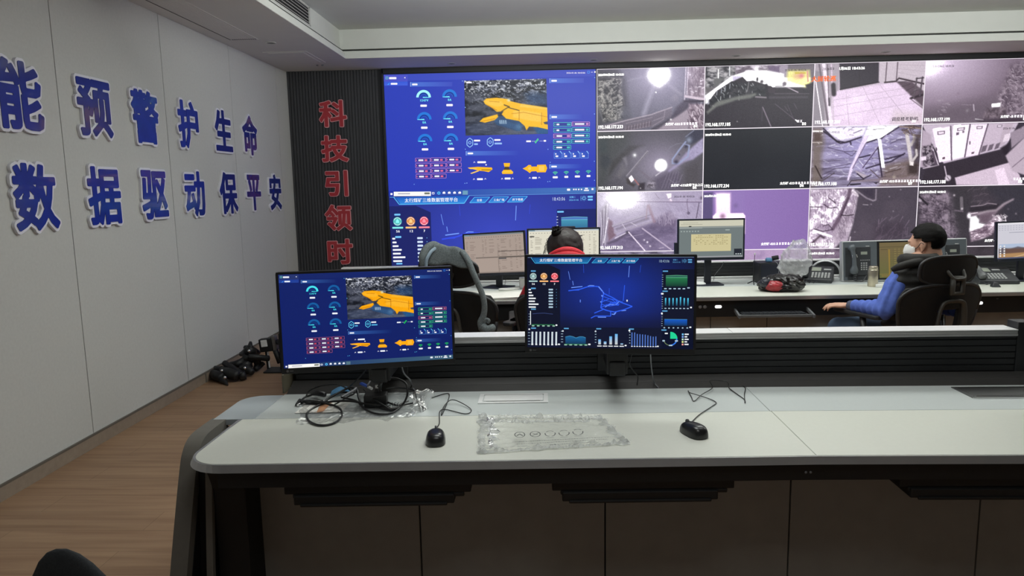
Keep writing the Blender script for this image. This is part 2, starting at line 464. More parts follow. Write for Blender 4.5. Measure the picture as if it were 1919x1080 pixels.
# ------------------------------------------------------------------ screens: flat vector drawing + numpy pictures, one mesh each
class Screen:
    """u to the right, v downwards, in units W x H; drawn on the plane y = 0 facing -y, layers a hair apart"""
    def __init__(s, W, H, w, h, dz=0.00012):
        s.W, s.H, s.w, s.h, s.dz = W, H, w, h, dz; s.v = []; s.f = []; s.c = []; s.L = 0; s.mapf = None; s.grids = []

    def _p(s, u, v, L): return ((u / s.W - 0.5) * s.w, -L * s.dz, (0.5 - v / s.H) * s.h)

    def poly(s, pts, col, L=None):
        s.L += 0 if L is not None else 0; L = s.L if L is None else L
        P = [s.mapf(*p) if s.mapf else p for p in pts]; o = len(s.v)
        s.v += [s._p(u, v, L) for u, v in P]; s.f.append(tuple(range(o, o + len(P))))
        cols = col if isinstance(col[0], (tuple, list)) else [col] * len(P)
        s.c.append([tuple(lin(c)) for c in cols])

    def rect(s, x0, y0, x1, y1, col, L=None): s.poly([(x0, y0), (x0, y1), (x1, y1), (x1, y0)], col, L)

    def hgrad(s, x0, y0, x1, y1, a, b, L=None): s.poly([(x0, y0), (x0, y1), (x1, y1), (x1, y0)], [a, a, b, b], L)
    def vgrad(s, x0, y0, x1, y1, a, b, L=None): s.poly([(x0, y0), (x0, y1), (x1, y1), (x1, y0)], [a, b, b, a], L)

    def line(s, p, q, w, col, L=None):
        d = (q[0] - p[0], q[1] - p[1]); n = math.hypot(*d) or 1; a = (-d[1] / n * w / 2, d[0] / n * w / 2)
        s.poly([(p[0] + a[0], p[1] + a[1]), (q[0] + a[0], q[1] + a[1]), (q[0] - a[0], q[1] - a[1]), (p[0] - a[0], p[1] - a[1])], col, L)

    def pline(s, pts, w, col, L=None):
        for a, b in zip(pts[:-1], pts[1:]): s.line(a, b, w, col, L)

    def frame(s, x0, y0, x1, y1, w, col, L=None): s.pline([(x0, y0), (x1, y0), (x1, y1), (x0, y1), (x0, y0)], w, col, L)

    def arc(s, cx, cy, r0, r1, a0, a1, col, L=None, n=16):
        for i in range(n):
            t0, t1 = radians(a0 + (a1 - a0) * i / n), radians(a0 + (a1 - a0) * (i + 1) / n)
            s.poly([(cx + r1 * cos(t0), cy - r1 * sin(t0)), (cx + r1 * cos(t1), cy - r1 * sin(t1)), (cx + r0 * cos(t1), cy - r0 * sin(t1)), (cx + r0 * cos(t0), cy - r0 * sin(t0))], col, L)

    def disc(s, cx, cy, r, col, L=None, n=18): s.poly([(cx + r * cos(2 * pi * i / n), cy - r * sin(2 * pi * i / n)) for i in range(n)], col, L)

    def text(s, st, x, y, h, col, L=None, bold=0.0, sx=1.0):
        """x left, y baseline, h size of a full-width character (in screen units)"""
        L = s.L if L is None else L
        for ch in st:
            v, fs = GL.get(ch, (np.zeros((0, 2)), []))
            x_off = 0 if ord(ch) > 0x2000 or not len(v) else 0.055 - v[:, 0].min()
            if ch.isdigit() and len(v): x_off = (0.62 - (v[:, 0].max() - v[:, 0].min())) / 2 - v[:, 0].min()
            for bx in ((0.0,) if not bold else (-bold, bold)):
                for f in fs: s.poly([(x + (v[i, 0] + x_off + bx) * h * sx, y - v[i, 1] * h) for i in f], col, L)
            x += adv(ch) * h * sx
        return x

    def bar(s, x0, y, x1, h, col, L=None):
        """a line of lettering too small to read"""
        s.poly([(x0 + h * .2, y - h / 2), (x0, y), (x0 + h * .2, y + h / 2), (x1 - h * .2, y + h / 2), (x1, y), (x1 - h * .2, y - h / 2)], col, L)

    def smudge(s, x, y, h, col, L=None, rs=random.Random(12)):
        """one character too small to make out: a few crossing strokes"""
        for k in range(3): w_ = h * rs.uniform(.25, .45); yy = y - h * (.36 - .34 * k); s.rect(x + h * .42 - w_, yy - h * .07, x + h * .42 + w_, yy + h * .07, col, L)
        for k in range(rs.choice((1, 2))): xx = x + h * rs.uniform(.15, .7); s.rect(xx - h * .06, y - h * .42, xx + h * .06, y + h * .44, col, L)

    def picture(s, img, quad, L=None):
        """img (h, w, 3) in 0..255 laid on quad = tl, tr, br, bl"""
        L = s.L if L is None else L; H_, W_ = img.shape[:2]; q = [np.array(s.mapf(*p) if s.mapf else p, float) for p in quad]
        U, Vv = np.meshgrid(np.linspace(0, 1, W_), np.linspace(0, 1, H_)); U = U[..., None]; Vv = Vv[..., None]
        P = (q[0] * (1 - U) + q[1] * U) * (1 - Vv) + (q[3] * (1 - U) + q[2] * U) * Vv
        X = (P[..., 0] / s.W - .5) * s.w; Z = (.5 - P[..., 1] / s.H) * s.h
        s.grids.append((np.stack([X, np.full_like(X, -L * s.dz), Z], -1).reshape(-1, 3), H_, W_, lin(np.clip(img, 0, 255)).reshape(-1, 3)))

    def build(s, name, parent, m_, T=None, hdr=0.0):
        """T places the screen plane in the parent's own space"""
        nv = len(s.v); V = [np.array(s.v, float).reshape(-1, 3)]; loops = [np.array([i for f in s.f for i in f], np.int64)]; tot = [np.array([len(f) for f in s.f], np.int64)]
        C = [np.array([c for cs in s.c for c in cs], float).reshape(-1, 3)]
        for P, H_, W_, col in s.grids:
            j, i = np.meshgrid(np.arange(H_ - 1), np.arange(W_ - 1), indexing='ij'); a = j * W_ + i
            q = np.stack([a, a + W_, a + W_ + 1, a + 1], -1).reshape(-1); V.append(P); loops.append(q + nv); tot.append(np.full((H_ - 1) * (W_ - 1), 4)); C.append(col[q]); nv += len(P)
        V = np.concatenate(V); loops = np.concatenate(loops); tot = np.concatenate(tot); C = np.concatenate(C)
        if hdr: C = C * (1 + hdr * np.clip((C.mean(1, keepdims=True) - .55) / .45, 0, 1) ** 2)      # bright parts of the wall screen shine well past white
        me = bpy.data.meshes.new(name); me.vertices.add(len(V)); me.vertices.foreach_set('co', V.ravel())
        me.loops.add(len(loops)); me.loops.foreach_set('vertex_index', loops.astype(np.int32))
        me.polygons.add(len(tot)); st = np.concatenate([[0], np.cumsum(tot)[:-1]]); me.polygons.foreach_set('loop_start', st.astype(np.int32))
        me.update(calc_edges=True)
        at = me.color_attributes.new('Col', 'FLOAT_COLOR', 'CORNER'); at.data.foreach_set('color', np.concatenate([C, np.ones((len(C), 1))], 1).ravel())
        me.materials.append(m_)
        if T is not None: me.transform(T)
        return link(name, me, parent)


def quadmap(tl, tr, br, bl, W, H):
    """picks up places given on a slightly skewed quad and lays them on 0..W x 0..H"""
    def f(x, y):
        u, v = 0.5, 0.5
        for _ in range(6):
            xl = tl[0] + (bl[0] - tl[0]) * v; xr = tr[0] + (br[0] - tr[0]) * v; u = (x - xl) / (xr - xl)
            yt = tl[1] + (tr[1] - tl[1]) * u; yb = bl[1] + (br[1] - bl[1]) * u; v = (y - yt) / (yb - yt)
        return u * W, v * H
    return f


class Pic:
    """small numpy picture, painted in the units of mapf"""
    def __init__(s, W, H, mapf=None, base=(60, 60, 64), seed=1):
        s.W, s.H, s.mapf = W, H, mapf; s.a = np.zeros((H, W, 3)) + np.array(base, float); s.rs = np.random.RandomState(seed)
        s.Y, s.X = np.mgrid[0:H, 0:W].astype(float)

    def p(s, x, y): return s.mapf(x, y) if s.mapf else (x, y)
    def k(s): 
        a = s.p(500, 500); b = s.p(600, 500); return math.hypot(b[0] - a[0], b[1] - a[1]) / 100

    def mix(s, m_, col, al=1.0): m_ = np.clip(m_, 0, 1)[..., None] * al; s.a = s.a * (1 - m_) + np.array(col, float) * m_

    def fbm(s, sx, sy, oct=4, gain=0.55):
        out = np.zeros((s.H, s.W)); amp = 1; tot = 0
        for o in range(oct):
            gw, gh = max(2, int(s.W / sx * 2 ** o)) + 2, max(2, int(s.H / sy * 2 ** o)) + 2; g = s.rs.rand(gh, gw)
            x = s.X / s.W * (gw - 2); y = s.Y / s.H * (gh - 2); xi = x.astype(int); yi = y.astype(int); fx = x - xi; fy = y - yi
            fx = fx * fx * (3 - 2 * fx); fy = fy * fy * (3 - 2 * fy)
            out += amp * ((g[yi, xi] * (1 - fx) + g[yi, xi + 1] * fx) * (1 - fy) + (g[yi + 1, xi] * (1 - fx) + g[yi + 1, xi + 1] * fx) * fy); tot += amp; amp *= gain
        return out / tot

    def pm(s, pts, soft=0.7):
        """soft mask of a polygon"""
        P = [s.p(*q) for q in pts]; ins = np.zeros((s.H, s.W), bool); D = np.full((s.H, s.W), 1e9)
        for (ax, ay), (bx, by) in zip(P, P[1:] + P[:1]):
            if abs(by - ay) > 1e-9:
                c = (ay > s.Y) != (by > s.Y); xi = ax + (s.Y - ay) / (by - ay) * (bx - ax); ins ^= (c & (s.X < xi))
            L2 = max((bx - ax) ** 2 + (by - ay) ** 2, 1e-9); t = np.clip(((s.X - ax) * (bx - ax) + (s.Y - ay) * (by - ay)) / L2, 0, 1)
            D = np.minimum(D, np.hypot(s.X - ax - t * (bx - ax), s.Y - ay - t * (by - ay)))
        return np.clip(0.5 + np.where(ins, D, -D) / (2 * soft), 0, 1)

    def poly(s, pts, col, al=1.0, soft=0.7): s.mix(s.pm(pts, soft), col, al)

    def lm(s, pts, w, soft=0.6):
        D = np.full((s.H, s.W), 1e9); w = w * s.k() if s.mapf else w
        for a, b in zip(pts[:-1], pts[1:]):
            (ax, ay), (bx, by) = s.p(*a), s.p(*b); L2 = max((bx - ax) ** 2 + (by - ay) ** 2, 1e-9)
            t = np.clip(((s.X - ax) * (bx - ax) + (s.Y - ay) * (by - ay)) / L2, 0, 1); D = np.minimum(D, np.hypot(s.X - ax - t * (bx - ax), s.Y - ay - t * (by - ay)))
        return np.clip(0.5 + (w / 2 - D) / (2 * soft), 0, 1)

    def line(s, pts, w, col, al=1.0, soft=0.6): s.mix(s.lm(pts, w, soft), col, al)

    def blob(s, x, y, r, col, al=1.0, pw=2.0, ry=None):
        (cx, cy), k = s.p(x, y), s.k() if s.mapf else 1; ry = ry or r
        d = np.hypot((s.X - cx) / (r * k), (s.Y - cy) / (ry * k)); s.mix(np.exp(-d ** pw), col, al)

    def rock(s, m_, lo, hi, sx=14, sy=9, ct=3.0, seed=None):
        n = np.clip((s.fbm(sx, sy, 4, 0.7) - 0.5) * ct + 0.5, 0, 1)[..., None]; col = np.array(lo, float) * (1 - n) + np.array(hi, float) * n
        m_ = np.clip(m_, 0, 1)[..., None]; s.a = s.a * (1 - m_) + col * m_

    def strokes(s, m_, n, col, length, w, ang, al=0.8):
        """many short marks inside mask"""
        idx = np.argwhere(m_ > 0.6)
        if not len(idx): return
        D = np.zeros((s.H, s.W))
        for y, x in idx[s.rs.randint(0, len(idx), n)]:
            t = ang + s.rs.randn() * 0.35; l = length * (0.5 + s.rs.rand()); dx, dy = cos(t) * l / 2, sin(t) * l / 2; R = int(l / 2 + w + 2)
            y0, y1, x0, x1 = max(0, y - R), min(s.H, y + R), max(0, x - R), min(s.W, x + R); XX, YY = s.X[y0:y1, x0:x1], s.Y[y0:y1, x0:x1]
            q = np.clip(((XX - x + dx) * 2 * dx + (YY - y + dy) * 2 * dy) / max(l * l, 1e-6), 0, 1); d = np.hypot(XX - x + dx - q * 2 * dx, YY - y + dy - q * 2 * dy)
            D[y0:y1, x0:x1] = np.maximum(D[y0:y1, x0:x1], np.clip(0.5 + (w / 2 - d), 0, 1) * (0.5 + 0.5 * s.rs.rand()))
        s.mix(D, col, al)

    def grain(s, a=4): s.a += s.rs.randn(s.H, s.W, 1) * a

# ================================================================== the room
WX, FY, CZ = -2.80, 8.0, 2.86          # left wall, far wall, soffit height
RX, BY, TZ = 8.2, -2.6, 3.155          # right wall, back wall, raised ceiling
struct('floor', MB().box(WX - .2, RX, BY, FY + .4, -0.1, 0), M['floor'])
# left wall: tall panels with narrow dark joints
seams = [BY, -1.82, -0.63, 0.56, 1.75, 2.94, 4.13, 5.33, 6.51, 7.65, FY]
w = MB().m(1).box(WX - .2, WX - .012, BY, FY + .4, 0, TZ + .1)
for a, b in zip(seams[:-1], seams[1:]): w.m(0).box(WX - .03, WX, a + .003, b - .003, .06, CZ + .05)
struct('wall_left', w, [M['wall'], M['groove']])
w = MB().m(0).box(WX, WX + .012, BY, FY - .001, 0, .075).m(1).box(WX, WX + .014, BY, FY - .001, .075, .086)
w.m(1).box(WX + .012, WX + .0135, 5.58, 5.60, 0, .075)
struct('baseboard_left', w, [M['base'], M['base_top']])
# far wall: charcoal slatted cladding left of the video wall, plain dark backing elsewhere
w = MB().m(1).box(WX, RX, FY + .02, FY + .3, 0, TZ + .1)
x = WX + .002
while x < -1.80: w.m(0).box(x, x + .024, FY - .012, FY + .02, 0, CZ); x += .034
w.m(1).box(WX, -1.74, FY - .004, FY + .02, 0, CZ)
struct('wall_far', w, [M['slat'], M['black2']])
struct('wall_right', MB().box(RX, RX + .2, BY, FY + .4, 0, TZ + .1), M['wall'])
struct('wall_back', MB().box(WX - .2, RX, BY - .2, BY, 0, TZ + .1), M['wall'])
# ceiling: flat soffit all round, raised middle with a stepped lip
TX0, TX1, TY0, TY1 = -1.95, 7.4, -1.8, 7.31
w = MB().box(WX - .1, TX0, BY, FY + .3, CZ, CZ + .012).box(TX1, RX, BY, FY + .3, CZ, CZ + .012)
w.box(TX0, TX1, TY1, FY + .3, CZ, CZ + .012).box(TX0, TX1, BY, TY0, CZ, CZ + .012)
struct('ceiling', w, M['ceil'])


def ring(mb, d, z0, z1, th):
    """upright band running round the raised part, set back by d from the lip"""
    x0, x1, y0, y1 = TX0 - d, TX1 + d, TY0 - d, TY1 + d
    mb.box(x0 - th, x0, y0 - th, y1 + th, z0, z1).box(x1, x1 + th, y0 - th, y1 + th, z0, z1)
    mb.box(x0, x1, y1, y1 + th, z0, z1).box(x0, x1, y0 - th, y0, z0, z1); return mb


w = MB(); ring(w, -.002, CZ + .002, CZ + .03, .1); ring(w, .012, CZ + .03, CZ + .062, .09); ring(w, .03, CZ + .062, CZ + .078, .07)
w.m(1); ring(w, .085, CZ + .06, CZ + .098, .06)
w.m(0); ring(w, .045, CZ + .098, CZ + .108, .1)
struct('trim_1', w, [M['ceil_up'], M['vent']])
w = MB(); ring(w, .07, CZ + .108, TZ + .02, .06); w.box(TX0 - .2, TX1 + .2, TY0 - .2, TY1 + .2, TZ, TZ + .05)
struct('ceiling_raised', w, M['ceil_up'])
bpy.data.objects['ceiling_raised'].name = 'ceiling.001'

# ceiling fittings
t = thing('air_grille', 'white slatted air grille high on the upright side of the raised ceiling', 'vent', (TX0 - .07, 4.9, 3.05))
gx = TX0 - .07
MB().box(gx - .001, gx + .004, 3.3, 6.42, 2.985, 3.135).build('backing', M['vent'], t)
fr = MB().box(gx, gx + .014, 3.3, 6.42, 2.975, 2.99).box(gx, gx + .014, 3.3, 6.42, 3.13, 3.145).box(gx, gx + .014, 6.40, 6.42, 2.975, 3.145).box(gx, gx + .014, 3.3, 3.32, 2.975, 3.145)
fr.build('frame', M['vent_white'], t)
for i in range(5):
    z = 3.003 + i * .0265
    MB().add([(gx + .003, 3.32, z + .008), (gx + .003, 6.40, z + .008), (gx + .016, 6.40, z - .003), (gx + .016, 3.32, z - .003)], [(0, 1, 2, 3)]).build('slat', M['vent_white'], t, solid=.003)
t = thing('slot_diffuser', 'long narrow slot air vent in the ceiling along the left wall', 'vent', (-2.5, 5, CZ))
MB().box(-2.70, -2.43, 2.2, 6.29, CZ - .004, CZ - .0005).build('frame', M['ceil'], t)
MB().box(-2.672, -2.664, 2.25, 6.27, CZ - .0055, CZ - .003).build('slot', M['vent'], t)
sl = MB()
for i in range(9): sl.box(-2.655 + i * .024, -2.648 + i * .024, 2.25, 6.24, CZ - .0052, CZ - .003)
sl.build('louvre', M['ceil'], t)
sl = MB()
for i in range(12): sl.box(-2.65 + i * .018, -2.64 + i * .018, 6.25, 6.275, CZ - .0055, CZ - .003)
sl.build('end_holes', M['vent'], t)
t = thing('access_hatch', 'square ceiling access hatch near the far left corner', 'hatch', (-2.4, 7.1, CZ))
MB().box(-2.62, -2.20, 6.85, 7.47, CZ - .006, CZ - .0005).build('frame', M['ceil'], t, bevel=.003)
MB().box(-2.58, -2.24, 6.89, 7.43, CZ - .009, CZ - .004).build('panel', M['ceil'], t, bevel=.002)
for x, y, lb in ((-0.937, 7.748, 'small round unlit ceiling downlight above the blue dashboard screen'), (0.56, 7.751, 'small round unlit ceiling downlight above where blue screen meets camera pictures'),
                 (2.036, 7.725, 'small round unlit ceiling downlight above the second column of camera pictures'), (3.56, 7.74, 'small round unlit ceiling downlight above the third column of camera pictures'),
                 (-2.381, 6.45, 'small round unlit ceiling downlight at the end of the slot air vent')):
    t = thing('downlight', lb, 'downlight', (x, y, CZ), group='ceiling downlights')
    MB().lathe([(.045, 0), (.047, -.004), (.036, -.006), (.034, -.002), (.034, 0)], (x, y, CZ), 20).build('ring', M['vent_white'], t, smooth=True)
    MB().lathe([(.034, -.0008), (.03, -.0012), (.0, -.0012)], (x, y, CZ - .0005), 20).build('lens', M['phone2'], t)
for x in (-2.335, -2.28):
    tag(MB().lathe([(.012, 0), (.012, -.008), (.006, -.012), (0, -.012)], (x, 7.62, CZ), 12).build('ceiling_sensor', M['phone2'], smooth=True),
        'tiny ceiling sensor beside the access hatch, ' + ('left' if x < -2.3 else 'right') + ' one of two', 'sensor')

# ------------------------------------------------------------------ wall lettering
load_glyphs('能预警护生命数据驱动保平安科技引领时' + '太行煤矿三维数据管理平台全景工业广场井下巷道星期二大屏轮巡调度楼考勤机年月日口' + '0123456789.:-VADS ' + '皮带下山上')
ROW1 = [('能', 3.797), ('预', 4.439), ('警', 5.013), ('护', 5.627), ('生', 6.253), ('命', 6.827)]
ROW2 = [('数', 3.832), ('据', 4.453), ('驱', 5.043), ('动', 5.645), ('保', 6.265), ('平', 6.827), ('安', 7.386)]
ordn = ['first', 'second', 'third', 'fourth', 'fifth', 'sixth', 'seventh']
for row, zc, rn in ((ROW1, 2.087, 'upper'), (ROW2, 1.545, 'lower')):
    for i, (ch, yc) in enumerate(row):
        D, lo, st = sdf_glyph(ch); v = GL[ch][0]; c = (v.min(0) + v.max(0)) / 2; s = .375
        t = thing('wall_character', 'raised blue character %s with white edge, %s of the %s row on the left wall' % (ch, ordn[i], rn), 'wall sign', (WX, yc, zc), group='blue slogan characters on the left wall')
        to = lambda a, b, z, c=c, yc=yc: (WX + z, yc + (a - c[0]) * s * .92, zc + (b - c[1]) * s)
        mb = MB(); iso_mesh(mb, D, lo, st, .072, to, .001, .018); mb.build('edge_plate', M['sign_white'], t)
        mb = MB(); iso_mesh(mb, D, lo, st, .030, to, .0185, .022); mb.build('face', M['sign_blue'], t)
for i, (ch, zc) in enumerate([('科', 2.395), ('技', 2.012), ('引', 1.629), ('领', 1.245), ('时', .861)]):
    D, lo, st = sdf_glyph(ch); v = GL[ch][0]; c = (v.min(0) + v.max(0)) / 2; s = .295; xc = -2.30
    t = thing('wall_character', 'raised red character %s with pale pink edge, %s from the top on the dark slatted wall' % (ch, ordn[i]), 'wall sign', (xc, FY - .012, zc), group='red slogan characters on the dark wall')
    to = lambda a, b, z, c=c, zc=zc: (xc + (a - c[0]) * s * 1.04, FY - .013 - z, zc + (b - c[1]) * s)
    mb = MB(); iso_mesh(mb, D, lo, st, .050, to, .001, .016); mb.build('edge_plate', M['sign_pink'], t)
    mb = MB(); iso_mesh(mb, D, lo, st, .027, to, .0165, .02); mb.build('face', M['sign_red'], t)


# ================================================================== dashboards shown on the screens
def ui_machine(s, pal, hi=True):
    """dashboard of the yellow roadheader; places are read off the big copy on the wall"""
    raw = lambda x, y: (x, y)

    def w(x, y):
        l = 80 + (y - 85) * .0456; r = 1792 + (y - 48) * .013; t = 85 - (x - 80) * .0216; b = 1077 - (x - 125) * .0135
        return (x - l) / (r - l) * s.W, (y - t) / (b - t) * s.H
    B, P = pal['bg'], pal; s.mapf = None
    s.vgrad(0, 0, s.W, s.H, P['bg_top'], B, 0)
    s.rect(0, 0, s.W, s.H * .055, P['bg_top2'], 1)
    s.mapf = w; s.L = 2
    s.rect(84, 88, 276, 140, P['menu'], 1.5); s.vgrad(86, 140, 277, 172, P['menu2'], P['menu3'], 1.5)
    s.frame(97, 101, 117, 121, 3, (110, 190, 190), 3); s.line((100, 104), (114, 118), 2, (110, 190, 190), 3); s.line((114, 104), (100, 118), 2, (110, 190, 190), 3)
    wh = P['txt']
    s.bar(124, 113, 186, 17, wh, 3); s.poly([(246, 110), (258, 104), (258, 116)], wh, 3); s.poly([(108, 166), (132, 148), (124, 166)], P['cy'], 3); s.bar(138, 158, 194, 15, wh, 3)
    for x0, y0, x1, y1 in ((298, 145, 640, 181), (1424, 120, 1700, 157), (1428, 411, 1700, 449), (753, 706, 1200, 742), (1430, 818, 1700, 854)):
        s.hgrad(x0, y0, x1, y1, P['hd'], B if y0 > 160 else P['bg_top2'], 2); s.rect(x0, y0, x0 + 5, y1, P['hd2'], 3); s.bar(x0 + 14, (y0 + y1) / 2 + 1, x0 + 60, 14, wh, 4)
    s.mapf = None; s.mapf = w
    for ch_x, tx in ((1558, '2026-01-06 18:43:06'),): s.text(tx, ch_x, 83, 17, wh, 4, .03, .88)
    s.frame(1728, 64, 1744, 80, 3, P['cy'], 4); s.line((1756, 72), (1770, 72), 3, wh, 4); s.rect(1782, 64, 1793, 77, wh, 4)
    for i, (gx, gy) in enumerate(((407, 268), (618, 264), (413, 446), (625, 441), (420, 623), (631, 620))):
        c1 = P['ring_on'] if i == 0 else P['ring']
        s.arc(gx, gy, 40, 60, 0, 180, c1, 4); s.arc(gx, gy, 30, 38, 0, 180, P['ring_d'], 3); s.arc(gx, gy, 24, 26, 0, 180, P['ring'], 4); s.arc(gx, gy, 0, 24, 0, 180, P['ring_d2'], 3)
        s.poly([(gx - 2, gy - 5), (gx - 56, gy - 1), (gx - 56, gy + 3), (gx + 4, gy + 5)] if i else [(gx - 6, gy + 4), (gx - 6, gy - 4), (gx + 50, gy - 1), (gx + 50, gy + 3)], P['cy2'], 5)
        s.text('1247V' if i == 0 else '0A', gx - (32 if i == 0 else 15), gy + 33, 26, P['cy2'], 5, .04, .86); s.bar(gx - 27, gy + 67, gx + 28, 18, wh, 4)
    for r in range(4):
        for c in range(3 if r < 3 else 2):
            x0 = 342 + c * 126 + r * 2; y0 = 762 - c * 2 + r * 45; s.rect(x0, y0, x0 + 120, y0 + 32, P['cell'], 3); s.frame(x0, y0, x0 + 120, y0 + 32, 3, P['pink'], 4)
            s.rect(x0 + 6, y0 + 12, x0 + 12, y0 + 22, P['red'], 4); s.bar(x0 + 24, y0 + 17, x0 + 66, 13, wh, 4); s.bar(x0 + 74, y0 + 17, x0 + 98, 13, P['red'], 4)
    # picture of the machine underground
    pc = Pic(190, 126, quadmap((736, 136), (1398, 122), (1416, 568), (750, 580), 190, 126), (26, 30, 40), 5); al = np.ones((126, 190))
    pc.rock(al, (16, 20, 30), (74, 78, 92), 26, 12, 3.2)
    pc.mix(np.clip((pc.fbm(16, 7, 4, .75) - .56) * 9, 0, 1) * np.clip(1.2 - pc.Y / 60, 0, 1), (176, 180, 196), .9)
    pc.mix(np.clip((pc.fbm(6, 4, 3, .8) - .6) * 14, 0, 1) * np.clip(1.15 - pc.Y / 58, 0, 1), (240, 242, 250), .9)
    pc.poly([(740, 490), (1000, 430), (1416, 480), (1416, 570), (750, 580)], (56, 66, 92), .8, 8); pc.mix(np.clip((pc.fbm(30, 5, 4, .7) - .45) * 4, 0, 1) * pc.pm([(740, 470), (1000, 420), (1416, 500), (1416, 570), (750, 580)], 4), (104, 112, 132), .6)
    pc.poly([(1230, 240), (1416, 230), (1416, 350), (1250, 320)], (20, 56, 104), .6, 8)
    pc.poly([(1290, 500), (1420, 520), (1420, 568), (1330, 568)], (30, 86, 140), .9, 3)
    Y1, Y2, Y3 = P['yel'], P['yel2'], P['yel3']
    pc.poly([(985, 440), (1010, 420), (1060, 420), (1190, 470), (1205, 500), (1190, 540), (1160, 540), (1000, 490), (982, 470)], (40, 72, 112), 1, 1)
    pc.line([(1000, 450), (1180, 520)], 40, (52, 90, 134), .6); pc.blob(1178, 505, 26, (80, 120, 160), .8)
    for a in (1026, 1040, 1056, 1072): pc.line([(a, 456), (a + 2, 478)], 10, (150, 176, 200))
    pc.poly([(862, 462), (890, 435), (1005, 405), (1012, 425), (985, 450), (905, 472)], Y1, 1, .8); pc.line([(880, 462), (985, 440)], 6, Y3, .8)
    pc.poly([(893, 300), (915, 278), (1000, 272), (1095, 284), (1110, 300), (1200, 322), (1416, 355), (1416, 530), (1330, 510), (1260, 505), (1240, 535), (1225, 500), (1180, 460), (1075, 440), (1040, 405), (1055, 380), (1000, 385), (950, 345), (905, 322)], Y1, 1, .8)
    pc.poly([(893, 300), (915, 290), (1040, 300), (1055, 330), (1010, 345), (950, 335)], Y2, .7, 2); pc.poly([(1130, 380), (1210, 372), (1360, 400), (1360, 470), (1230, 450), (1130, 430)], Y2, .75, 1.5)
    pc.poly([(1200, 322), (1416, 355), (1416, 372), (1180, 345)], Y2, .8, 1.5); pc.line([(1040, 380), (1090, 350), (1180, 375)], 7, (60, 50, 20), .9); pc.line([(920, 330), (1000, 372)], 5, Y3)
    pc.line([(1180, 372), (1180, 452)], 5, Y3); pc.line([(1360, 395), (1360, 490)], 5, Y3); pc.line([(1120, 400), (1215, 390), (1416, 430)], 4, Y3); pc.blob(1095, 292, 14, (226, 226, 200), .9); pc.poly([(1375, 470), (1416, 462), (1416, 490), (1385, 486)], (60, 70, 90), 1)
    pc.line([(940, 300), (1020, 306)], 5, Y3, .8); pc.line([(1060, 330), (1100, 345)], 10, (84, 66, 20), .9); pc.grain(5)
    s.picture(pc.a, [(736, 136), (1398, 122), (1416, 568), (750, 580)], 3); s.bar(752, 150, 798, 13, wh, 4)
    for hx, hy in ((785, 637), (950, 633)):
        hexa = [(hx + 27 * cos(radians(60 * k + 90)), hy + 38 * sin(radians(60 * k + 90))) for k in range(6)]; s.pline(hexa + hexa[:1], 6, P['hex'], 4); s.arc(hx, hy, 8, 13, 0, 360, P['hex'], 4, 10)
        s.bar(hx + 32, hy - 17, hx + 84, 14, wh, 4); s.bar(hx + 34, hy + 12, hx + (66 if hx < 900 else 96), 14, P['cy3'], 4)
    s.bar(1240, 628, 1280, 14, wh, 4); s.bar(1380, 625, 1402, 14, wh, 4)
    for k in range(3): s.line((1286 + k * 9, 628), (1291 + k * 9, 628), 3, wh, 4); s.line((1350 + k * 9, 626), (1355 + k * 9, 626), 3, wh, 4)
    for cx_, cy_ in ((1318, 633), (1332, 617)): s.pline([(cx_ - 7, cy_ + 2), (cx_ + 2, cy_ - 10), (cx_ + 8, cy_ - 3), (cx_ - 1, cy_ + 10), (cx_ - 7, cy_ + 2)], 5, P['grn'], 4)
    # three small views of the machine
    s.poly([(768, 842), (850, 836), (965, 842), (970, 858), (940, 880), (900, 872), (860, 868), (800, 852)], Y1, 4); s.poly([(790, 888), (850, 866), (862, 872), (800, 894)], Y2, 5); s.poly([(770, 846), (840, 848), (845, 856), (790, 854)], Y2, 5)
    s.line((880, 862), (960, 862), 5, (70, 50, 20), 5); s.disc(918, 820, 6, wh, 5)
    s.poly([(1060, 806), (1112, 806), (1108, 836), (1066, 836)], Y1, 4); s.poly([(1072, 836), (1100, 836), (1112, 862), (1060, 862)], (70, 60, 40), 4); s.poly([(1046, 880), (1060, 862), (1120, 862), (1138, 880), (1134, 896), (1050, 896)], Y1, 5); s.line((1050, 878), (1134, 878), 5, Y2, 6)
    s.poly([(1214, 852), (1240, 840), (1262, 822), (1282, 824), (1284, 836), (1330, 836), (1330, 822), (1400, 820), (1412, 850), (1400, 884), (1330, 884), (1325, 874), (1286, 876), (1272, 890), (1250, 872)], Y1, 4); s.rect(1345, 832, 1388, 872, Y2, 5); s.disc(1270, 852, 12, Y2, 5)
    for a, b, c in ((846, 918, 798), (844, 894, 938), (1068, 1118, 934), (1290, 1330, 930)): s.bar(a, c, b, 16, wh, 5)
    for a, c in ((822, 798), (905, 796), (820, 938), (912, 936), (1048, 936), (1134, 934), (1272, 930), (1348, 928)): s.pline([(a - 6, c + 6), (a, c - 6), (a + 8, c + 4)], 3, wh, 5)
    # status boxes right
    for r in range(5):
        for c in range(2 if r < 4 else 1):
            g = P['grn2'] if (r, c) not in ((0, 1), (2, 0)) else P['pink']; x0 = 1461 + c * 147; y0 = 476 + r * 47 - c * 3
            s.rect(x0, y0, x0 + 140, y0 + 31, P['cell'], 3); s.frame(x0, y0, x0 + 140, y0 + 31, 4, g, 4); s.rect(x0 + 8, y0 + 10, x0 + 13, y0 + 22, g, 4); s.bar(x0 + 22, y0 + 16, x0 + ((46 if r < 2 else 70) if c == 0 else 100), 13, wh, 4); s.bar(x0 + (106 if c == 0 else 110), y0 + 16, x0 + 134, 15, g, 4)
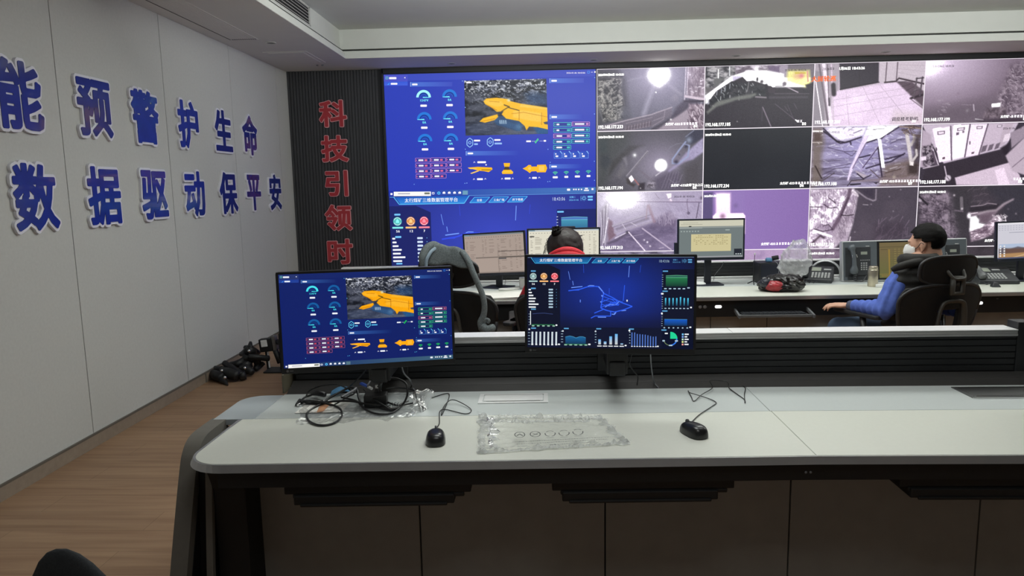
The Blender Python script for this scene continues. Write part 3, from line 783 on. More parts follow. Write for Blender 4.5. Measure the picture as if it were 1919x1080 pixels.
    for k in range(4):
        x0 = 1467 + k * 71; s.rect(x0, 713, x0 + 62, 768, P['card'], 3); s.pline([(x0, 720), (x0, 768), (x0 + 62, 768), (x0 + 62, 735)], 3, P['card2'], 4); s.poly([(x0 + 44, 710), (x0 + 52, 710), (x0 + 64, 728), (x0 + 64, 736)], P['hex'], 4); s.bar(x0 + 8, 733, x0 + 18, 13, wh, 4); s.bar(x0 + 10, 752, x0 + 34, 14, wh, 4)
        gx, gy = 1477 + k * 89, 906 - k * 3
        for r0, r1 in ((4, 8), (13, 18), (23, 28)): s.arc(gx, gy, r0 - 4, r1, 42, 138, P['grn'] if r0 < 30 and (r0 != 99) else wh, 4, 8) if r0 == 4 else s.arc(gx, gy, r0, r1, 42, 138, P['grn'], 4, 8)
        s.bar(gx - 21 + (5 if k in (1, 3) else 0), gy + 20, gx + 22 - (5 if k in (1, 3) else 0), 17, wh, 4)
    for cx_, cy_ in ((333, 978), (749, 690), (747, 972), (763, 970), (1417, 694), (1418, 962), (1434, 960), (1786, 115), (1787, 408), (1436, 802), (1790, 795), (1793, 953), (746, 350), (722, 138)): s.rect(cx_ - 3, cy_ - 3, cx_ + 3, cy_ + 3, P['hex'], 4)
    # task bar
    s.mapf = None; s.hgrad(0, s.H * .955, s.W, s.H, P['task'], P['task2'], 3); s.mapf = w
    s.rect(166, 1039, 470, 1076, (252, 250, 248), 5); s.bar(200, 1056, 300, 7, (150, 150, 170), 6); s.bar(416, 1054, 462, 16, (120, 124, 110), 6); s.rect(139, 1050, 156, 1066, wh, 5)
    for k, x in enumerate((489, 535, 577, 620, 663, 705)):
        if k == 1: s.arc(x, 1052, 6, 13, 0, 360, (90, 200, 255), 5, 10)
        elif k == 0: s.frame(x - 8, 1046, x + 8, 1060, 4, wh, 5)
        else: s.poly([(x - 11, 1058), (x - 11, 1046), (x - 4, 1040), (x + 6, 1040), (x + 11, 1046), (x + 11, 1058)], wh, 5)
    s.rect(729, 1033, 771, 1067, P['act'], 4); s.bar(1572, 1030, 1600, 18, wh, 5)
    for x in (1622, 1640, 1662, 1684): s.rect(x, 1022, x + 11, 1034, wh, 5)
    s.bar(1716, 1020, 1742, 11, wh, 5); s.bar(1708, 1036, 1750, 11, wh, 5); s.rect(1770, 1018, 1786, 1034, wh, 5); s.mapf = None


def ui_mine(s, pal):
    """dashboard of the mine network; places are read off the copy on the middle desk monitor"""
    w = lambda x, y: ((x - 128) / 1550 * s.W, (y - 92) / 872 * s.H); P = pal; wh = P['txt']; s.mapf = None
    pc = Pic(60, 34, None, P['e'], 3); r = np.hypot((pc.X - 31) / 34, (pc.Y - 12) / 20); pc.mix(np.clip(1.1 - r, 0, 1) ** .9, P['c'], 1); pc.mix(np.clip((pc.Y - 20) / 12, 0, 1), P['e'], .9)
    s.picture(pc.a, [(0, 0), (s.W, 0), (s.W, s.H), (0, s.H)], 0); s.mapf = w
    s.poly([(128, 165), (128, 765), (440, 765), (440, 215), (330, 165)], P['side'], 1); s.rect(1388, 210, 1678, 965, P['side'], 1); s.rect(128, 765, 1678, 964, P['side2'], 1)
    s.line((135, 99), (175, 99), 5, P['edge'], 3); s.line((735, 97), (1672, 97), 5, P['edge'], 3)
    s.poly([(175, 99), (215, 152), (690, 152), (732, 97)], [P['t0'], P['t1'], P['t1'], P['t0']], 2); s.pline([(165, 99), (205, 153), (695, 153), (735, 97)], 6, P['cyan'], 3)
    s.text('太行煤矿三维数据管理平台', 246, 137, 33, wh, 4, .022, 1.0)
    for x, tx in ((738, '全景'), (880, '工业广场'), (1020, '井下巷道')):
        s.poly([(x + 35, 112), (x, 150), (x + 112, 150), (x + 150, 112)], [P['t0'], P['t1'], P['t1'], P['t0']], 2); s.pline([(x + 35, 111), (x - 2, 151), (x + 112, 151), (x + 150, 111), (x + 35, 111)], 4, P['cyan'], 3)
        s.text(tx, x + (52 if len(tx) == 2 else 36), 140, 20, wh, 4, .03)
    s.text('18:43:06', 1352, 146, 36, P['lt'], 4, .0, .66)
    s.text('星期二', 1482, 128, 15, P['lb'], 4, .02); s.text('2026-01-06', 1478, 149, 16, P['lb'], 4, .02, .8); s.rect(1566, 116, 1568, 150, P['lb'], 4); s.arc(1590, 132, 8, 12, 0, 360, P['lb'], 4, 12)
    for k in range(8): s.line((1590 + 15 * cos(k * pi / 4), 132 + 15 * sin(k * pi / 4)), (1590 + 20 * cos(k * pi / 4), 132 + 20 * sin(k * pi / 4)), 3, P['lb'], 4)
    s.bar(1616, 122, 1656, 13, P['lb'], 4); s.bar(1618, 143, 1656, 13, P['lb'], 4)
    for x, c, n in ((186, P['s1'], '56'), (287, P['s2'], '12'), (388, P['s3'], '7')):
        s.disc(x, 278, 33, c, 3); s.arc(x, 278, 25, 28, 20, 160, wh, 4, 10); s.arc(x, 278, 25, 28, 200, 340, wh, 4, 10); s.poly([(x - 14, 290), (x - 9, 268), (x, 260), (x + 9, 268), (x + 14, 290)], tuple(min(255, q + 60) for q in c), 4)
        s.bar(x - 42, 325, x + 42, 13, tuple(min(255, q + 50) for q in c), 3); s.text(n, x - (15 if len(n) == 2 else 8), 360, 25, wh, 4, .04)
    s.bar(163, 228, 211, 13, P['lb'], 3); s.bar(163, 394, 211, 14, P['lb'], 3)
    for k, l in enumerate((24, 33, 47, 70, 62, 96, 70)): s.bar(140, 406 + k * 28, 140 + l, 13, wh, 3); s.bar(330, 405 + k * 28, 374, 15, P['lt'], 3); s.rect(402, 402 + k * 28, 408, 406 + k * 28, P['lb'], 3)
    s.bar(163, 594, 211, 11, P['lb'], 3); s.rect(155, 612, 162, 745, wh, 3); s.pline([(178, 640), (230, 634), (290, 631), (340, 638), (372, 641)], 4, P['ln'], 3); s.rect(168, 740, 384, 748, P['gr'], 3)
    for k in range(5): s.rect(140, 640 + k * 26, 152, 643 + k * 26, P['lt'], 3); s.bar(170 + k * 49, 755, 196 + k * 49, 12, P['gt'], 4)
    s.bar(395, 747, 415, 14, wh, 4)
    # bottom row
    for x in (163, 475, 780, 1085, 1385): s.bar(x, 778 + (6 if x == 1385 else 0), x + 48, 12, P['lb'], 3)
    for k in range(7): x = 168 + k * 38; s.poly([(x, 812), (x - 2, 935), (x + 14, 935), (x + 16, 812)], P['bar'], 3); s.rect(x - 3, 930, x + 16, 942, wh, 4)
    for k in range(5): s.rect(134, 820 + k * 28, 154, 824 + k * 28, P['lt'], 3); s.rect(448, 802 + k * 26, 468, 807 + k * 26, P['lt'], 3); s.rect(768, 802 + k * 26, 782, 808 + k * 26, P['lt'], 3); s.rect(1088, 805 + k * 26, 1100, 810 + k * 26, P['lt'], 3)
    s.disc(146, 789, 8, wh, 3); s.disc(466, 803, 8, wh, 3); s.disc(774, 803, 8, wh, 3); s.disc(1090, 792, 9, wh, 3); s.bar(418, 932, 440, 14, wh, 4); s.bar(704, 929, 728, 14, wh, 4); s.bar(1046, 936, 1066, 13, wh, 4); s.bar(1345, 940, 1364, 12, wh, 4)
    top = [(490, 860), (530, 850), (560, 856), (590, 868), (625, 856), (655, 856), (682, 866)]
    s.poly(top + [(682, 930), (490, 930)], [P['ar']] * 7 + [P['ar2']] * 2, 3); s.pline(top, 5, P['arl'], 4); s.rect(478, 926, 694, 936, P['gr'], 4)
    for k in range(5): s.bar(478 + k * 48, 936, 506 + k * 48, 11, P['gt'], 5)
    for k, h in enumerate((48, 28, 78, 102, 12)): x = 800 + k * 52; s.vgrad(x, 928 - h, x + 25, 928, P['b1'], P['b2'], 3); s.bar(790 + k * 52, 944, 833 + k * 52, 9, wh, 4)
    for k, y in enumerate((810, 810, 824, 826, 828, 830, 836, 843, 848, 846)): x = 1110 + k * 24.6; s.rect(x, y, x + 9, 940, P['bl'], 3); s.rect(x - 3, 940, x + 13, 947, wh, 4)
    s.arc(1468, 868, 54, 66, -90, 60, P['dn2'], 3); s.arc(1468, 868, 58, 64, 190, 290, P['dn3'], 3); s.arc(1468, 866, 0, 66, 0, 90, P['dn'], 4); s.bar(1416, 816, 1446, 12, wh, 4); s.bar(1395, 886, 1420, 14, P['lt'], 4); s.bar(1510, 886, 1540, 14, P['lt'], 4); s.bar(1455, 930, 1490, 12, P['lt'], 4)
    for k, c in enumerate(((120, 200, 250), (130, 170, 240), (190, 230, 210), (220, 230, 150), (240, 160, 150))): s.rect(1574, 815 + k * 24, 1590, 831 + k * 24, c, 4); s.bar(1598, 822 + k * 24, 1638 - (k % 2) * 14, 12, wh, 4)
    # right column
    for y in (228, 416, 603): s.bar(1390, y, 1440, 12, P['lb'], 3)
    s.poly([(1420, 272), (1520, 266), (1616, 272), (1616, 286), (1420, 286)], P['g1'], 3); s.vgrad(1420, 286, 1616, 372, P['g2'], P['g3'], 3); s.pline([(1420, 271), (1520, 266), (1616, 271)], 3, P['g4'], 4); s.line((1420, 287), (1616, 287), 3, P['g4'], 4)
    for k in range(7): x = 1414 + k * 34; y = 480 - (10 if k == 4 else 0); s.vgrad(x, y, x + 13, 556, P['b1c'], P['b3'], 3); s.bar(x - 4, 578, x + 16, 9, P['lt'], 4)
    s.vgrad(1412, 680, 1620, 742, P['ar3'], P['ar2'], 3); s.line((1412, 681), (1620, 681), 4, P['arl'], 4)
    for k in range(6):
        for y in (262, 470, 636): s.rect(1384, y + k * 21, 1396, y + 4 + k * 21, P['lt'], 3)
        s.bar(1405 + k * 42, 392 if k < 5 else 384, 1430 + k * 42, 11, P['lt'], 3); s.bar(1404 + k * 42, 762, 1420 + k * 42, 11, P['lt'], 3)
    s.disc(1388, 626, 9, wh, 4); s.bar(1376, 440, 1402, 16, wh, 4); s.bar(1644, 568, 1662, 15, wh, 4); s.bar(1640, 755, 1660, 13, wh, 4)
    # mine roadways
    c1, c2 = P['n1'], P['n2']
    for pts, wd, c in (([(518, 416), (628, 400), (700, 376), (770, 372), (800, 376), (850, 436), (835, 500), (822, 578), (870, 600), (950, 616), (1030, 596), (1115, 562), (1000, 520), (930, 478), (850, 440)], 8, c1),
                       ([(545, 386), (650, 374)], 6, c2), ([(560, 410), (620, 408)], 6, c1), ([(800, 374), (838, 420), (850, 440)], 8, c2), ([(730, 676), (770, 655), (915, 655), (915, 612), (850, 590), (762, 628)], 7, c1), ([(795, 666), (872, 666)], 6, c2), ([(940, 640), (965, 618), (950, 640), (925, 636)], 6, c2),
                       ([(820, 575), (900, 540), (990, 515), (1025, 520)], 6, c1), ([(835, 520), (900, 490), (960, 500), (985, 545), (900, 560), (830, 545)], 5, c1), ([(850, 470), (930, 500), (990, 550), (920, 520), (880, 560), (960, 530)], 5, c1), ([(860, 570), (905, 545), (960, 548), (1000, 510)], 5, c2), ([(1014, 604), (1058, 600)], 5, c2), ([(700, 372), (720, 364), (760, 366)], 5, c2), ([(518, 230), (534, 310)], 3, c2), ([(1085, 178), (1078, 285)], 4, c2), ([(1190, 170), (1182, 240)], 2, c1), ([(900, 390), (900, 450)], 3, c1), ([(1042, 360), (1040, 390), (1030, 510)], 5, c1), ([(558, 322), (564, 362)], 4, c2), ([(630, 500), (630, 526)], 5, c2), ([(1066, 498), (1066, 516)], 8, wh), ([(658, 165), (662, 245)], 2, c1), ([(868, 545), (990, 552)], 4, c1), ([(845, 500), (1000, 540)], 4, c1), ([(830, 455), (836, 470)], 9, c2), ([(820, 515), (824, 525)], 9, c2)):
        s.pline(pts, wd * 1.3, c, 3 if wd > 4 else 2.6)
    s.mapf = None


PAL_WALL = dict(bg=(42, 60, 182), bg_top=(48, 66, 184), bg_top2=(62, 78, 190), menu=(78, 84, 200), menu2=(54, 90, 214), menu3=(70, 100, 222), txt=(250, 246, 255), cy=(70, 160, 255), hd=(78, 118, 214), hd2=(150, 180, 240), ring_on=(170, 250, 255), ring=(36, 124, 220), ring_d=(14, 62, 150), ring_d2=(38, 66, 178), cy2=(120, 245, 255), cy3=(150, 190, 250),
                cell=(34, 48, 150), pink=(206, 138, 206), red=(240, 110, 150), yel=(255, 190, 24), yel2=(255, 206, 90), yel3=(196, 130, 10), hex=(150, 200, 250), grn=(90, 226, 140), grn2=(70, 190, 190), card=(40, 78, 190), card2=(110, 160, 240), task=(30, 50, 168), task2=(70, 120, 190), act=(110, 160, 190))
PAL_DESK = dict(bg=(8, 28, 100), bg_top=(14, 32, 102), bg_top2=(18, 36, 104), menu=(38, 52, 110), menu2=(26, 58, 150), menu3=(36, 66, 152), txt=(236, 240, 250), cy=(50, 130, 230), hd=(44, 86, 160), hd2=(90, 130, 190), ring_on=(70, 224, 240), ring=(16, 92, 160), ring_d=(10, 44, 110), ring_d2=(14, 40, 112), cy2=(70, 226, 240), cy3=(80, 170, 220),
                cell=(24, 28, 84), pink=(170, 90, 126), red=(200, 70, 90), yel=(255, 170, 6), yel2=(255, 186, 50), yel3=(190, 112, 4), hex=(90, 200, 240), grn=(30, 200, 80), grn2=(40, 160, 120), card=(14, 40, 120), card2=(70, 130, 200), task=(16, 34, 98), task2=(60, 96, 120), act=(84, 116, 130))
PMW = dict(e=(34, 46, 132), c=(58, 72, 190), side=(28, 36, 104), side2=(28, 36, 104), edge=(90, 150, 220), t0=(24, 90, 190), t1=(52, 140, 226), cyan=(90, 190, 250), txt=(246, 248, 255), lt=(210, 226, 250), lb=(120, 200, 255), s1=(84, 190, 190), s2=(224, 150, 80), s3=(236, 90, 110), ln=(90, 110, 200), gr=(60, 150, 130), gt=(170, 210, 210), bar=(220, 230, 250), ar=(40, 120, 190), ar2=(30, 60, 140), arl=(90, 170, 240), b1=(120, 190, 250), b2=(220, 226, 236), bl=(90, 140, 230), dn=(40, 210, 180), dn2=(60, 140, 240), dn3=(170, 190, 120),
           g1=(74, 120, 190), g2=(70, 150, 180), g3=(40, 90, 140), g4=(120, 200, 220), b1c=(90, 190, 250), b3=(50, 90, 160), ar3=(50, 110, 210), n1=(56, 80, 232), n2=(120, 160, 255))
PMD = dict(e=(9, 12, 34), c=(22, 48, 150), side=(9, 15, 38), side2=(10, 17, 44), edge=(110, 130, 160), t0=(16, 70, 130), t1=(30, 118, 178), cyan=(60, 170, 220), txt=(238, 242, 246), lt=(170, 196, 214), lb=(90, 160, 210), s1=(120, 152, 152), s2=(204, 140, 70), s3=(224, 76, 84), ln=(60, 76, 130), gr=(40, 110, 70), gt=(150, 190, 170), bar=(206, 218, 226), ar=(22, 96, 150), ar2=(12, 48, 84), arl=(70, 140, 180), b1=(96, 180, 240), b2=(206, 206, 204), bl=(82, 120, 204), dn=(30, 210, 150), dn2=(50, 120, 230), dn3=(110, 130, 90),
           g1=(40, 96, 84), g2=(36, 120, 74), g3=(16, 50, 46), g4=(110, 200, 150), b1c=(80, 200, 240), b3=(14, 40, 70), ar3=(16, 90, 200), n1=(44, 92, 236), n2=(110, 150, 250))

# ================================================================== video wall
PW, PH = 200, 114


def feed(tl, tr, br, bl, base, seed): return Pic(PW, PH, quadmap(tl, tr, br, bl, PW, PH), base, seed)


def f_lamp():      # roadway with glaring lamp, rock on the left, mesh fence
    p = feed((15, 97), (1705, 58), (1690, 1045), (20, 1065), (104, 102, 118), 11); al = np.ones((PH, PW))
    p.mix(np.clip((p.fbm(60, 30, 3) - .3) * 2, 0, 1), (120, 118, 134), .5); p.poly([(15, 95), (330, 80), (470, 240), (500, 600), (540, 860), (20, 1000)], (62, 62, 70), .9, 5)
    rk = p.pm([(30, 230), (400, 220), (380, 420), (440, 640), (400, 880), (120, 900), (30, 560)], 4); p.rock(rk, (46, 46, 50), (150, 146, 142), 9, 6, 3.4); p.strokes(rk, 130, (216, 214, 206), 5, 1.2, -.6, .8); p.strokes(rk, 60, (34, 34, 38), 7, 1.4, 1.2, .8)
    p.line([(140, 350), (140, 520), (190, 640), (170, 700)], 26, (40, 40, 46), .8, 2); p.line([(30, 650), (110, 890)], 18, (126, 126, 128), .7, 1.5); p.blob(480, 780, 120, (100, 100, 114), .7)
    p.poly([(30, 980), (480, 890), (880, 800), (1180, 690), (1200, 820), (900, 1000), (500, 1065), (20, 1065)], (110, 100, 112), .7, 2)
    p.line([(180, 970), (480, 890), (880, 800), (930, 780), (1190, 690)], 16, (176, 164, 176)); p.line([(880, 850), (470, 940)], 9, (150, 138, 150)); p.line([(500, 1000), (880, 910)], 7, (150, 138, 150)); p.line([(500, 1050), (860, 980)], 7, (150, 138, 150))
    for k in range(18): x = 470 + k * 23; p.line([(x, 900 + (18 - k) * 5), (x - 8, 1050 - k * 4)], 9, (76, 62, 70) if k % 2 else (140, 126, 136), .8)
    p.line([(900, 900), (1070, 840)], 8, (160, 150, 162)); p.line([(880, 990), (1060, 880), (1080, 740)], 12, (146, 136, 148)); p.line([(870, 1040), (1150, 890)], 24, (76, 70, 80), .9); p.line([(930, 1040), (1330, 780), (1480, 640)], 60, (78, 72, 84), .8, 3)
    p.poly([(950, 1050), (1480, 680), (1440, 1045), (1250, 1045)], (176, 160, 172), .85, 2); p.poly([(1400, 560), (1700, 590), (1480, 660), (1280, 820), (1180, 860), (1250, 700)], (70, 64, 78), .9, 3)
    rk = p.pm([(1450, 640), (1690, 640), (1690, 1045), (1450, 1045)], 2); p.rock(rk, (110, 92, 106), (190, 172, 184), 12, 8, 2.6); p.strokes(rk, 40, (70, 54, 68), 14, 1.2, 1.3, .9); p.strokes(rk, 26, (240, 226, 236), 6, 1.5, 1.2, .8)
    rk = p.pm([(1420, 60), (1705, 58), (1690, 560), (1420, 500)], 1.5); p.rock(rk, (126, 110, 122), (198, 180, 192), 6, 16, 2.4); p.strokes(rk, 40, (86, 70, 84), 16, 1.2, 1.5, .8); p.strokes(rk, 14, (245, 235, 243), 4, 2, 0, .8)
    p.line([(1440, 60), (1420, 490)], 10, (236, 224, 234)); p.line([(1405, 70), (1385, 570)], 16, (214, 202, 214)); p.line([(1400, 520), (1690, 570)], 40, (214, 196, 208)); p.line([(1450, 340), (1690, 350)], 8, (90, 76, 88)); p.line([(1380, 600), (1680, 595)], 26, (56, 50, 62)); p.line([(1690, 600), (1690, 780)], 12, (40, 34, 44))
    p.line([(1130, 330), (1330, 490)], 34, (150, 146, 160), .8, 3); p.line([(500, 270), (830, 190)], 16, (140, 138, 152), .7, 2); p.blob(1240, 540, 60, (140, 134, 146), .7)
    p.mix(np.exp(-(np.hypot((p.X - p.p(985, 180)[0]) / 60, (p.Y - p.p(985, 180)[1]) / 46)) ** 1.4), (216, 206, 236), .9); p.line([(960, 200), (750, 790)], 60, (210, 204, 226), .5, 4); p.blob(985, 180, 190, (255, 255, 255), 1, 6, 170); p.blob(985, 330, 60, (255, 250, 255), .9, 2); p.blob(938, 455, 12, (255, 255, 255)); p.blob(1172, 885, 16, (240, 236, 240)); p.grain(5); return p.a


def f_yard():      # night yard, white glare above, dark rubble below
    p = feed((15, 108), (1705, 62), (1680, 1040), (12, 1068), (52, 50, 58), 12); al = np.ones((PH, PW))
    p.rock(al, (40, 38, 46), (66, 62, 70), 40, 24, 2.0); p.poly([(15, 90), (1705, 60), (1705, 430), (1000, 420), (700, 330), (420, 330), (15, 560)], (120, 112, 122), 1, 3)
    rk = p.pm([(15, 100), (480, 90), (480, 220), (15, 540)], 2); p.rock(rk, (60, 60, 66), (190, 186, 190), 12, 6, 3); p.poly([(150, 290), (330, 270), (200, 410), (150, 410)], (110, 110, 112), 1, 1.5); p.poly([(20, 420), (180, 420), (30, 530)], (110, 106, 110), 1, 2)
    p.rock(p.pm([(480, 90), (1260, 70), (1200, 210), (480, 220)], 1.5), (110, 98, 112), (214, 204, 216), 10, 5, 2.6); p.poly([(990, 100), (1165, 90), (1165, 200), (1000, 190)], (120, 104, 130), 1, 2); p.poly([(1165, 80), (1290, 80), (1290, 270), (1200, 270)], (168, 156, 172), 1, 1)
    p.poly([(20, 545), (420, 250), (640, 180), (930, 185), (1200, 220), (1230, 270), (1640, 270), (1640, 330), (1560, 420), (1050, 420), (960, 380), (700, 330), (420, 330), (190, 480), (130, 560), (60, 660), (20, 690)], (255, 252, 255), 1, 1.2); p.poly([(640, 170), (960, 160), (1230, 215), (1230, 300), (1050, 425), (960, 390), (700, 335), (560, 290)], (255, 253, 255), 1, 2)
    p.poly([(430, 250), (570, 245), (560, 330), (440, 320)], (200, 190, 220), .9, 1.5); p.poly([(1290, 160), (1620, 160), (1650, 400), (1560, 420), (1270, 330), (1280, 200)], (250, 246, 150), .9, 3); p.blob(1430, 250, 60, (236, 190, 150), .9); p.poly([(1400, 190), (1570, 190), (1560, 215), (1400, 215)], (210, 190, 60), .9); p.line([(1590, 180), (1600, 330)], 24, (226, 150, 150), .9); p.blob(1500, 245, 40, (230, 130, 150), .9); p.line([(215, 150), (215, 280)], 14, (240, 240, 240)); p.line([(390, 110), (390, 240)], 14, (240, 240, 244)); p.blob(810, 140, 30, (250, 250, 250), .9)
    p.poly([(20, 690), (130, 570), (190, 480), (420, 340), (590, 260), (660, 330), (760, 320), (960, 385), (1040, 430), (1100, 430), (1130, 490), (1160, 440), (1230, 450), (1300, 465), (1440, 500), (1640, 540), (1640, 380), (1700, 350), (1690, 1040), (20, 1065)], (58, 54, 62), 1, 1)
    rk = p.pm([(60, 690), (130, 570), (420, 340), (960, 385), (960, 560), (500, 610), (100, 760)], 2); p.rock(rk, (40, 42, 48), (72, 70, 76), 12, 8, 2); p.strokes(rk, 26, (220, 222, 224), 5, 1.3, 1.2, .8); p.strokes(rk, 30, (30, 32, 38), 9, 1.5, .5, .8)
    for a, b in ((200, 470), (270, 440), (330, 400), (400, 370)): p.line([(a, b), (a - 6, b + 70)], 10, (210, 214, 224), .8)
    p.line([(60, 660), (20, 560)], 40, (232, 232, 244), .9, 2); p.poly([(200, 640), (520, 560), (800, 510), (810, 540), (720, 590), (500, 620), (200, 720), (60, 830), (40, 800)], (124, 126, 122), .9, 2); p.line([(690, 340), (670, 470)], 12, (160, 158, 160), .8); p.line([(800, 570), (960, 580)], 22, (150, 142, 150), .9); p.line([(960, 390), (1000, 600)], 40, (46, 42, 52), .9, 1.5)
    p.line([(1010, 580), (1590, 575)], 26, (88, 82, 92), .9, 2); p.line([(1090, 520), (1620, 520)], 16, (96, 88, 98), .8); p.poly([(990, 400), (1030, 400), (1100, 460), (1100, 510), (990, 500)], (66, 58, 68), 1)
    p.line([(910, 730), (1040, 1030)], 16, (140, 128, 142)); p.line([(905, 740), (900, 940)], 6, (96, 88, 100)); p.line([(1100, 680), (1440, 950)], 8, (106, 96, 110)); p.line([(1290, 690), (1390, 920)], 6, (100, 90, 104)); p.line([(1390, 670), (1440, 760)], 7, (100, 90, 104)); p.line([(1250, 720), (1300, 790)], 6, (110, 100, 112)); p.line([(1420, 930), (1450, 955)], 18, (250, 248, 250)); p.blob(1240, 370, 34, (110, 100, 112), .9, 4); p.line([(1100, 405), (1230, 400)], 9, (90, 80, 92)); p.line([(1280, 420), (1450, 500)], 16, (190, 176, 190)); p.blob(820, 300, 18, (70, 66, 74), 1, 4, 34); p.blob(890, 335, 26, (76, 70, 78), .9, 4); p.poly([(1560, 385), (1700, 340), (1700, 560), (1620, 500)], (58, 52, 62), 1, 1.5); p.blob(520, 950, 10, (150, 146, 150)); p.grain(4); return p.a


def f_hall():      # bright tiled corridor with dark doors
    p = feed((75, 56), (662, 41), (650, 372), (65, 383), (206, 188, 206), 13)
    p.poly([(170, 200), (520, 148), (660, 300), (655, 380), (160, 382)], (222, 200, 224), 1, 2); p.mix(np.clip((p.fbm(40, 20, 3) - .35) * 1.6, 0, 1) * p.pm([(160, 210), (500, 150), (655, 380), (160, 382)], 3), (234, 214, 238), .7); p.poly([(500, 300), (655, 310), (655, 380), (480, 380)], (212, 196, 200), .6, 8)
    for a in ((170, 330, 655, 250), (165, 280, 600, 205), (168, 245, 560, 180), (260, 380, 240, 200), (430, 380, 330, 175), (600, 380, 420, 165)): p.line([a[:2], a[2:]], 1.6, (188, 170, 188), .7)
    p.poly([(75, 50), (205, 45), (200, 190), (165, 215), (150, 380), (65, 383)], (176, 164, 176), 1, 1.5); p.poly([(75, 90), (110, 100), (130, 380), (66, 380)], (150, 142, 152), 1, 1.5)
    for a, b, w_, c in (((76, 130), (118, 382), 5, (240, 232, 240)), ((96, 60), (150, 382), 9, (120, 108, 120)), ((120, 60), (165, 382), 18, (226, 212, 226)), ((140, 60), (150, 270), 4, (90, 78, 90)), ((160, 60), (178, 382), 8, (214, 196, 214)), ((150, 235), (153, 270), 10, (90, 80, 92))): p.line([a, b], w_, c)
    p.line([(172, 165), (176, 212)], 24, (52, 44, 54), 1, 1.5); p.poly([(203, 54), (418, 46), (415, 150), (208, 188)], (54, 48, 58), 1, 1); p.line([(210, 188), (415, 150)], 7, (36, 30, 38)); p.line([(312, 50), (310, 168)], 2, (40, 34, 42)); p.poly([(413, 47), (662, 41), (655, 300), (520, 145), (440, 152), (413, 148)], (206, 192, 204), 1, 1)
    for x in (455, 512): p.line([(x, 48), (x - 6, 148)], 5, (90, 74, 86))
    for k in range(4): p.line([(515, 60 + k * 20), (655, 66 + k * 30)], 1.5, (180, 164, 178), .8)
    p.line([(445, 152), (505, 146), (520, 130), (655, 160)], 8, (58, 44, 54)); p.poly([(505, 146), (590, 148), (655, 200), (650, 280)], (96, 80, 92), 1, 1.5)
    for k in range(5): p.line([(515 + k * 22, 152 + k * 22), (560 + k * 20, 146 + k * 14)], 3, (60, 48, 58), .8)
    p.line([(585, 235), (655, 215)], 12, (56, 44, 54)); p.line([(600, 232), (615, 130)], 9, (96, 84, 94)); p.line([(632, 220), (645, 125)], 9, (90, 78, 90)); p.line([(612, 132), (650, 128)], 6, (70, 60, 70)); p.line([(605, 190), (640, 180)], 6, (110, 98, 108)); p.line([(580, 235), (655, 290)], 4, (120, 104, 116)); p.grain(4); return p.a


def f_fog():       # hazy lilac view, brush on the right
    p = feed((662, 41), (1240, 20), (1228, 362), (650, 372), (128, 112, 128), 14)
    p.mix(np.clip(1.15 - np.hypot((p.X - 10) / 130, (p.Y - 2) / 78), 0, 1), (226, 206, 232), 1); p.blob(670, 60, 60, (255, 246, 255), .9); p.poly([(650, 300), (1000, 240), (1240, 150), (1240, 375), (650, 375)], (104, 92, 104), .75, 12)
    rk = p.pm([(1100, 60), (1240, 25), (1240, 340), (1060, 330), (1040, 220)], 6); p.rock(rk, (96, 82, 96), (150, 134, 148), 7, 6, 3); p.strokes(rk, 130, (206, 190, 204), 4, 1.1, .4, .8); p.strokes(rk, 60, (70, 56, 70), 5, 1.2, 1.4, .8)
    rk = p.pm([(730, 240), (800, 250), (800, 330), (720, 330)], 3); p.strokes(rk, 14, (176, 162, 176), 5, 1.4, .3, .8)
    p.line([(850, 268), (900, 270)], 3, (150, 136, 150)); p.line([(912, 268), (916, 300)], 6, (190, 176, 190)); p.poly([(1006, 264), (1052, 258), (1050, 280), (1006, 286)], (250, 244, 250)); p.line([(1055, 255), (1054, 292)], 4, (214, 200, 212)); rk = p.pm([(980, 285), (1080, 285), (1090, 340), (960, 345)], 3); p.rock(rk, (84, 72, 82), (140, 124, 136), 6, 5, 2.6)
    p.line([(925, 345), (965, 350)], 5, (240, 232, 240)); p.line([(960, 362), (1010, 358)], 5, (226, 210, 224)); p.poly([(930, 350), (1130, 335), (1230, 350), (1228, 366), (960, 370)], (62, 50, 62), .8, 3); p.blob(880, 300, 8, (150, 140, 150), .8); p.blob(830, 210, 8, (140, 120, 140), .6); p.grain(4); return p.a


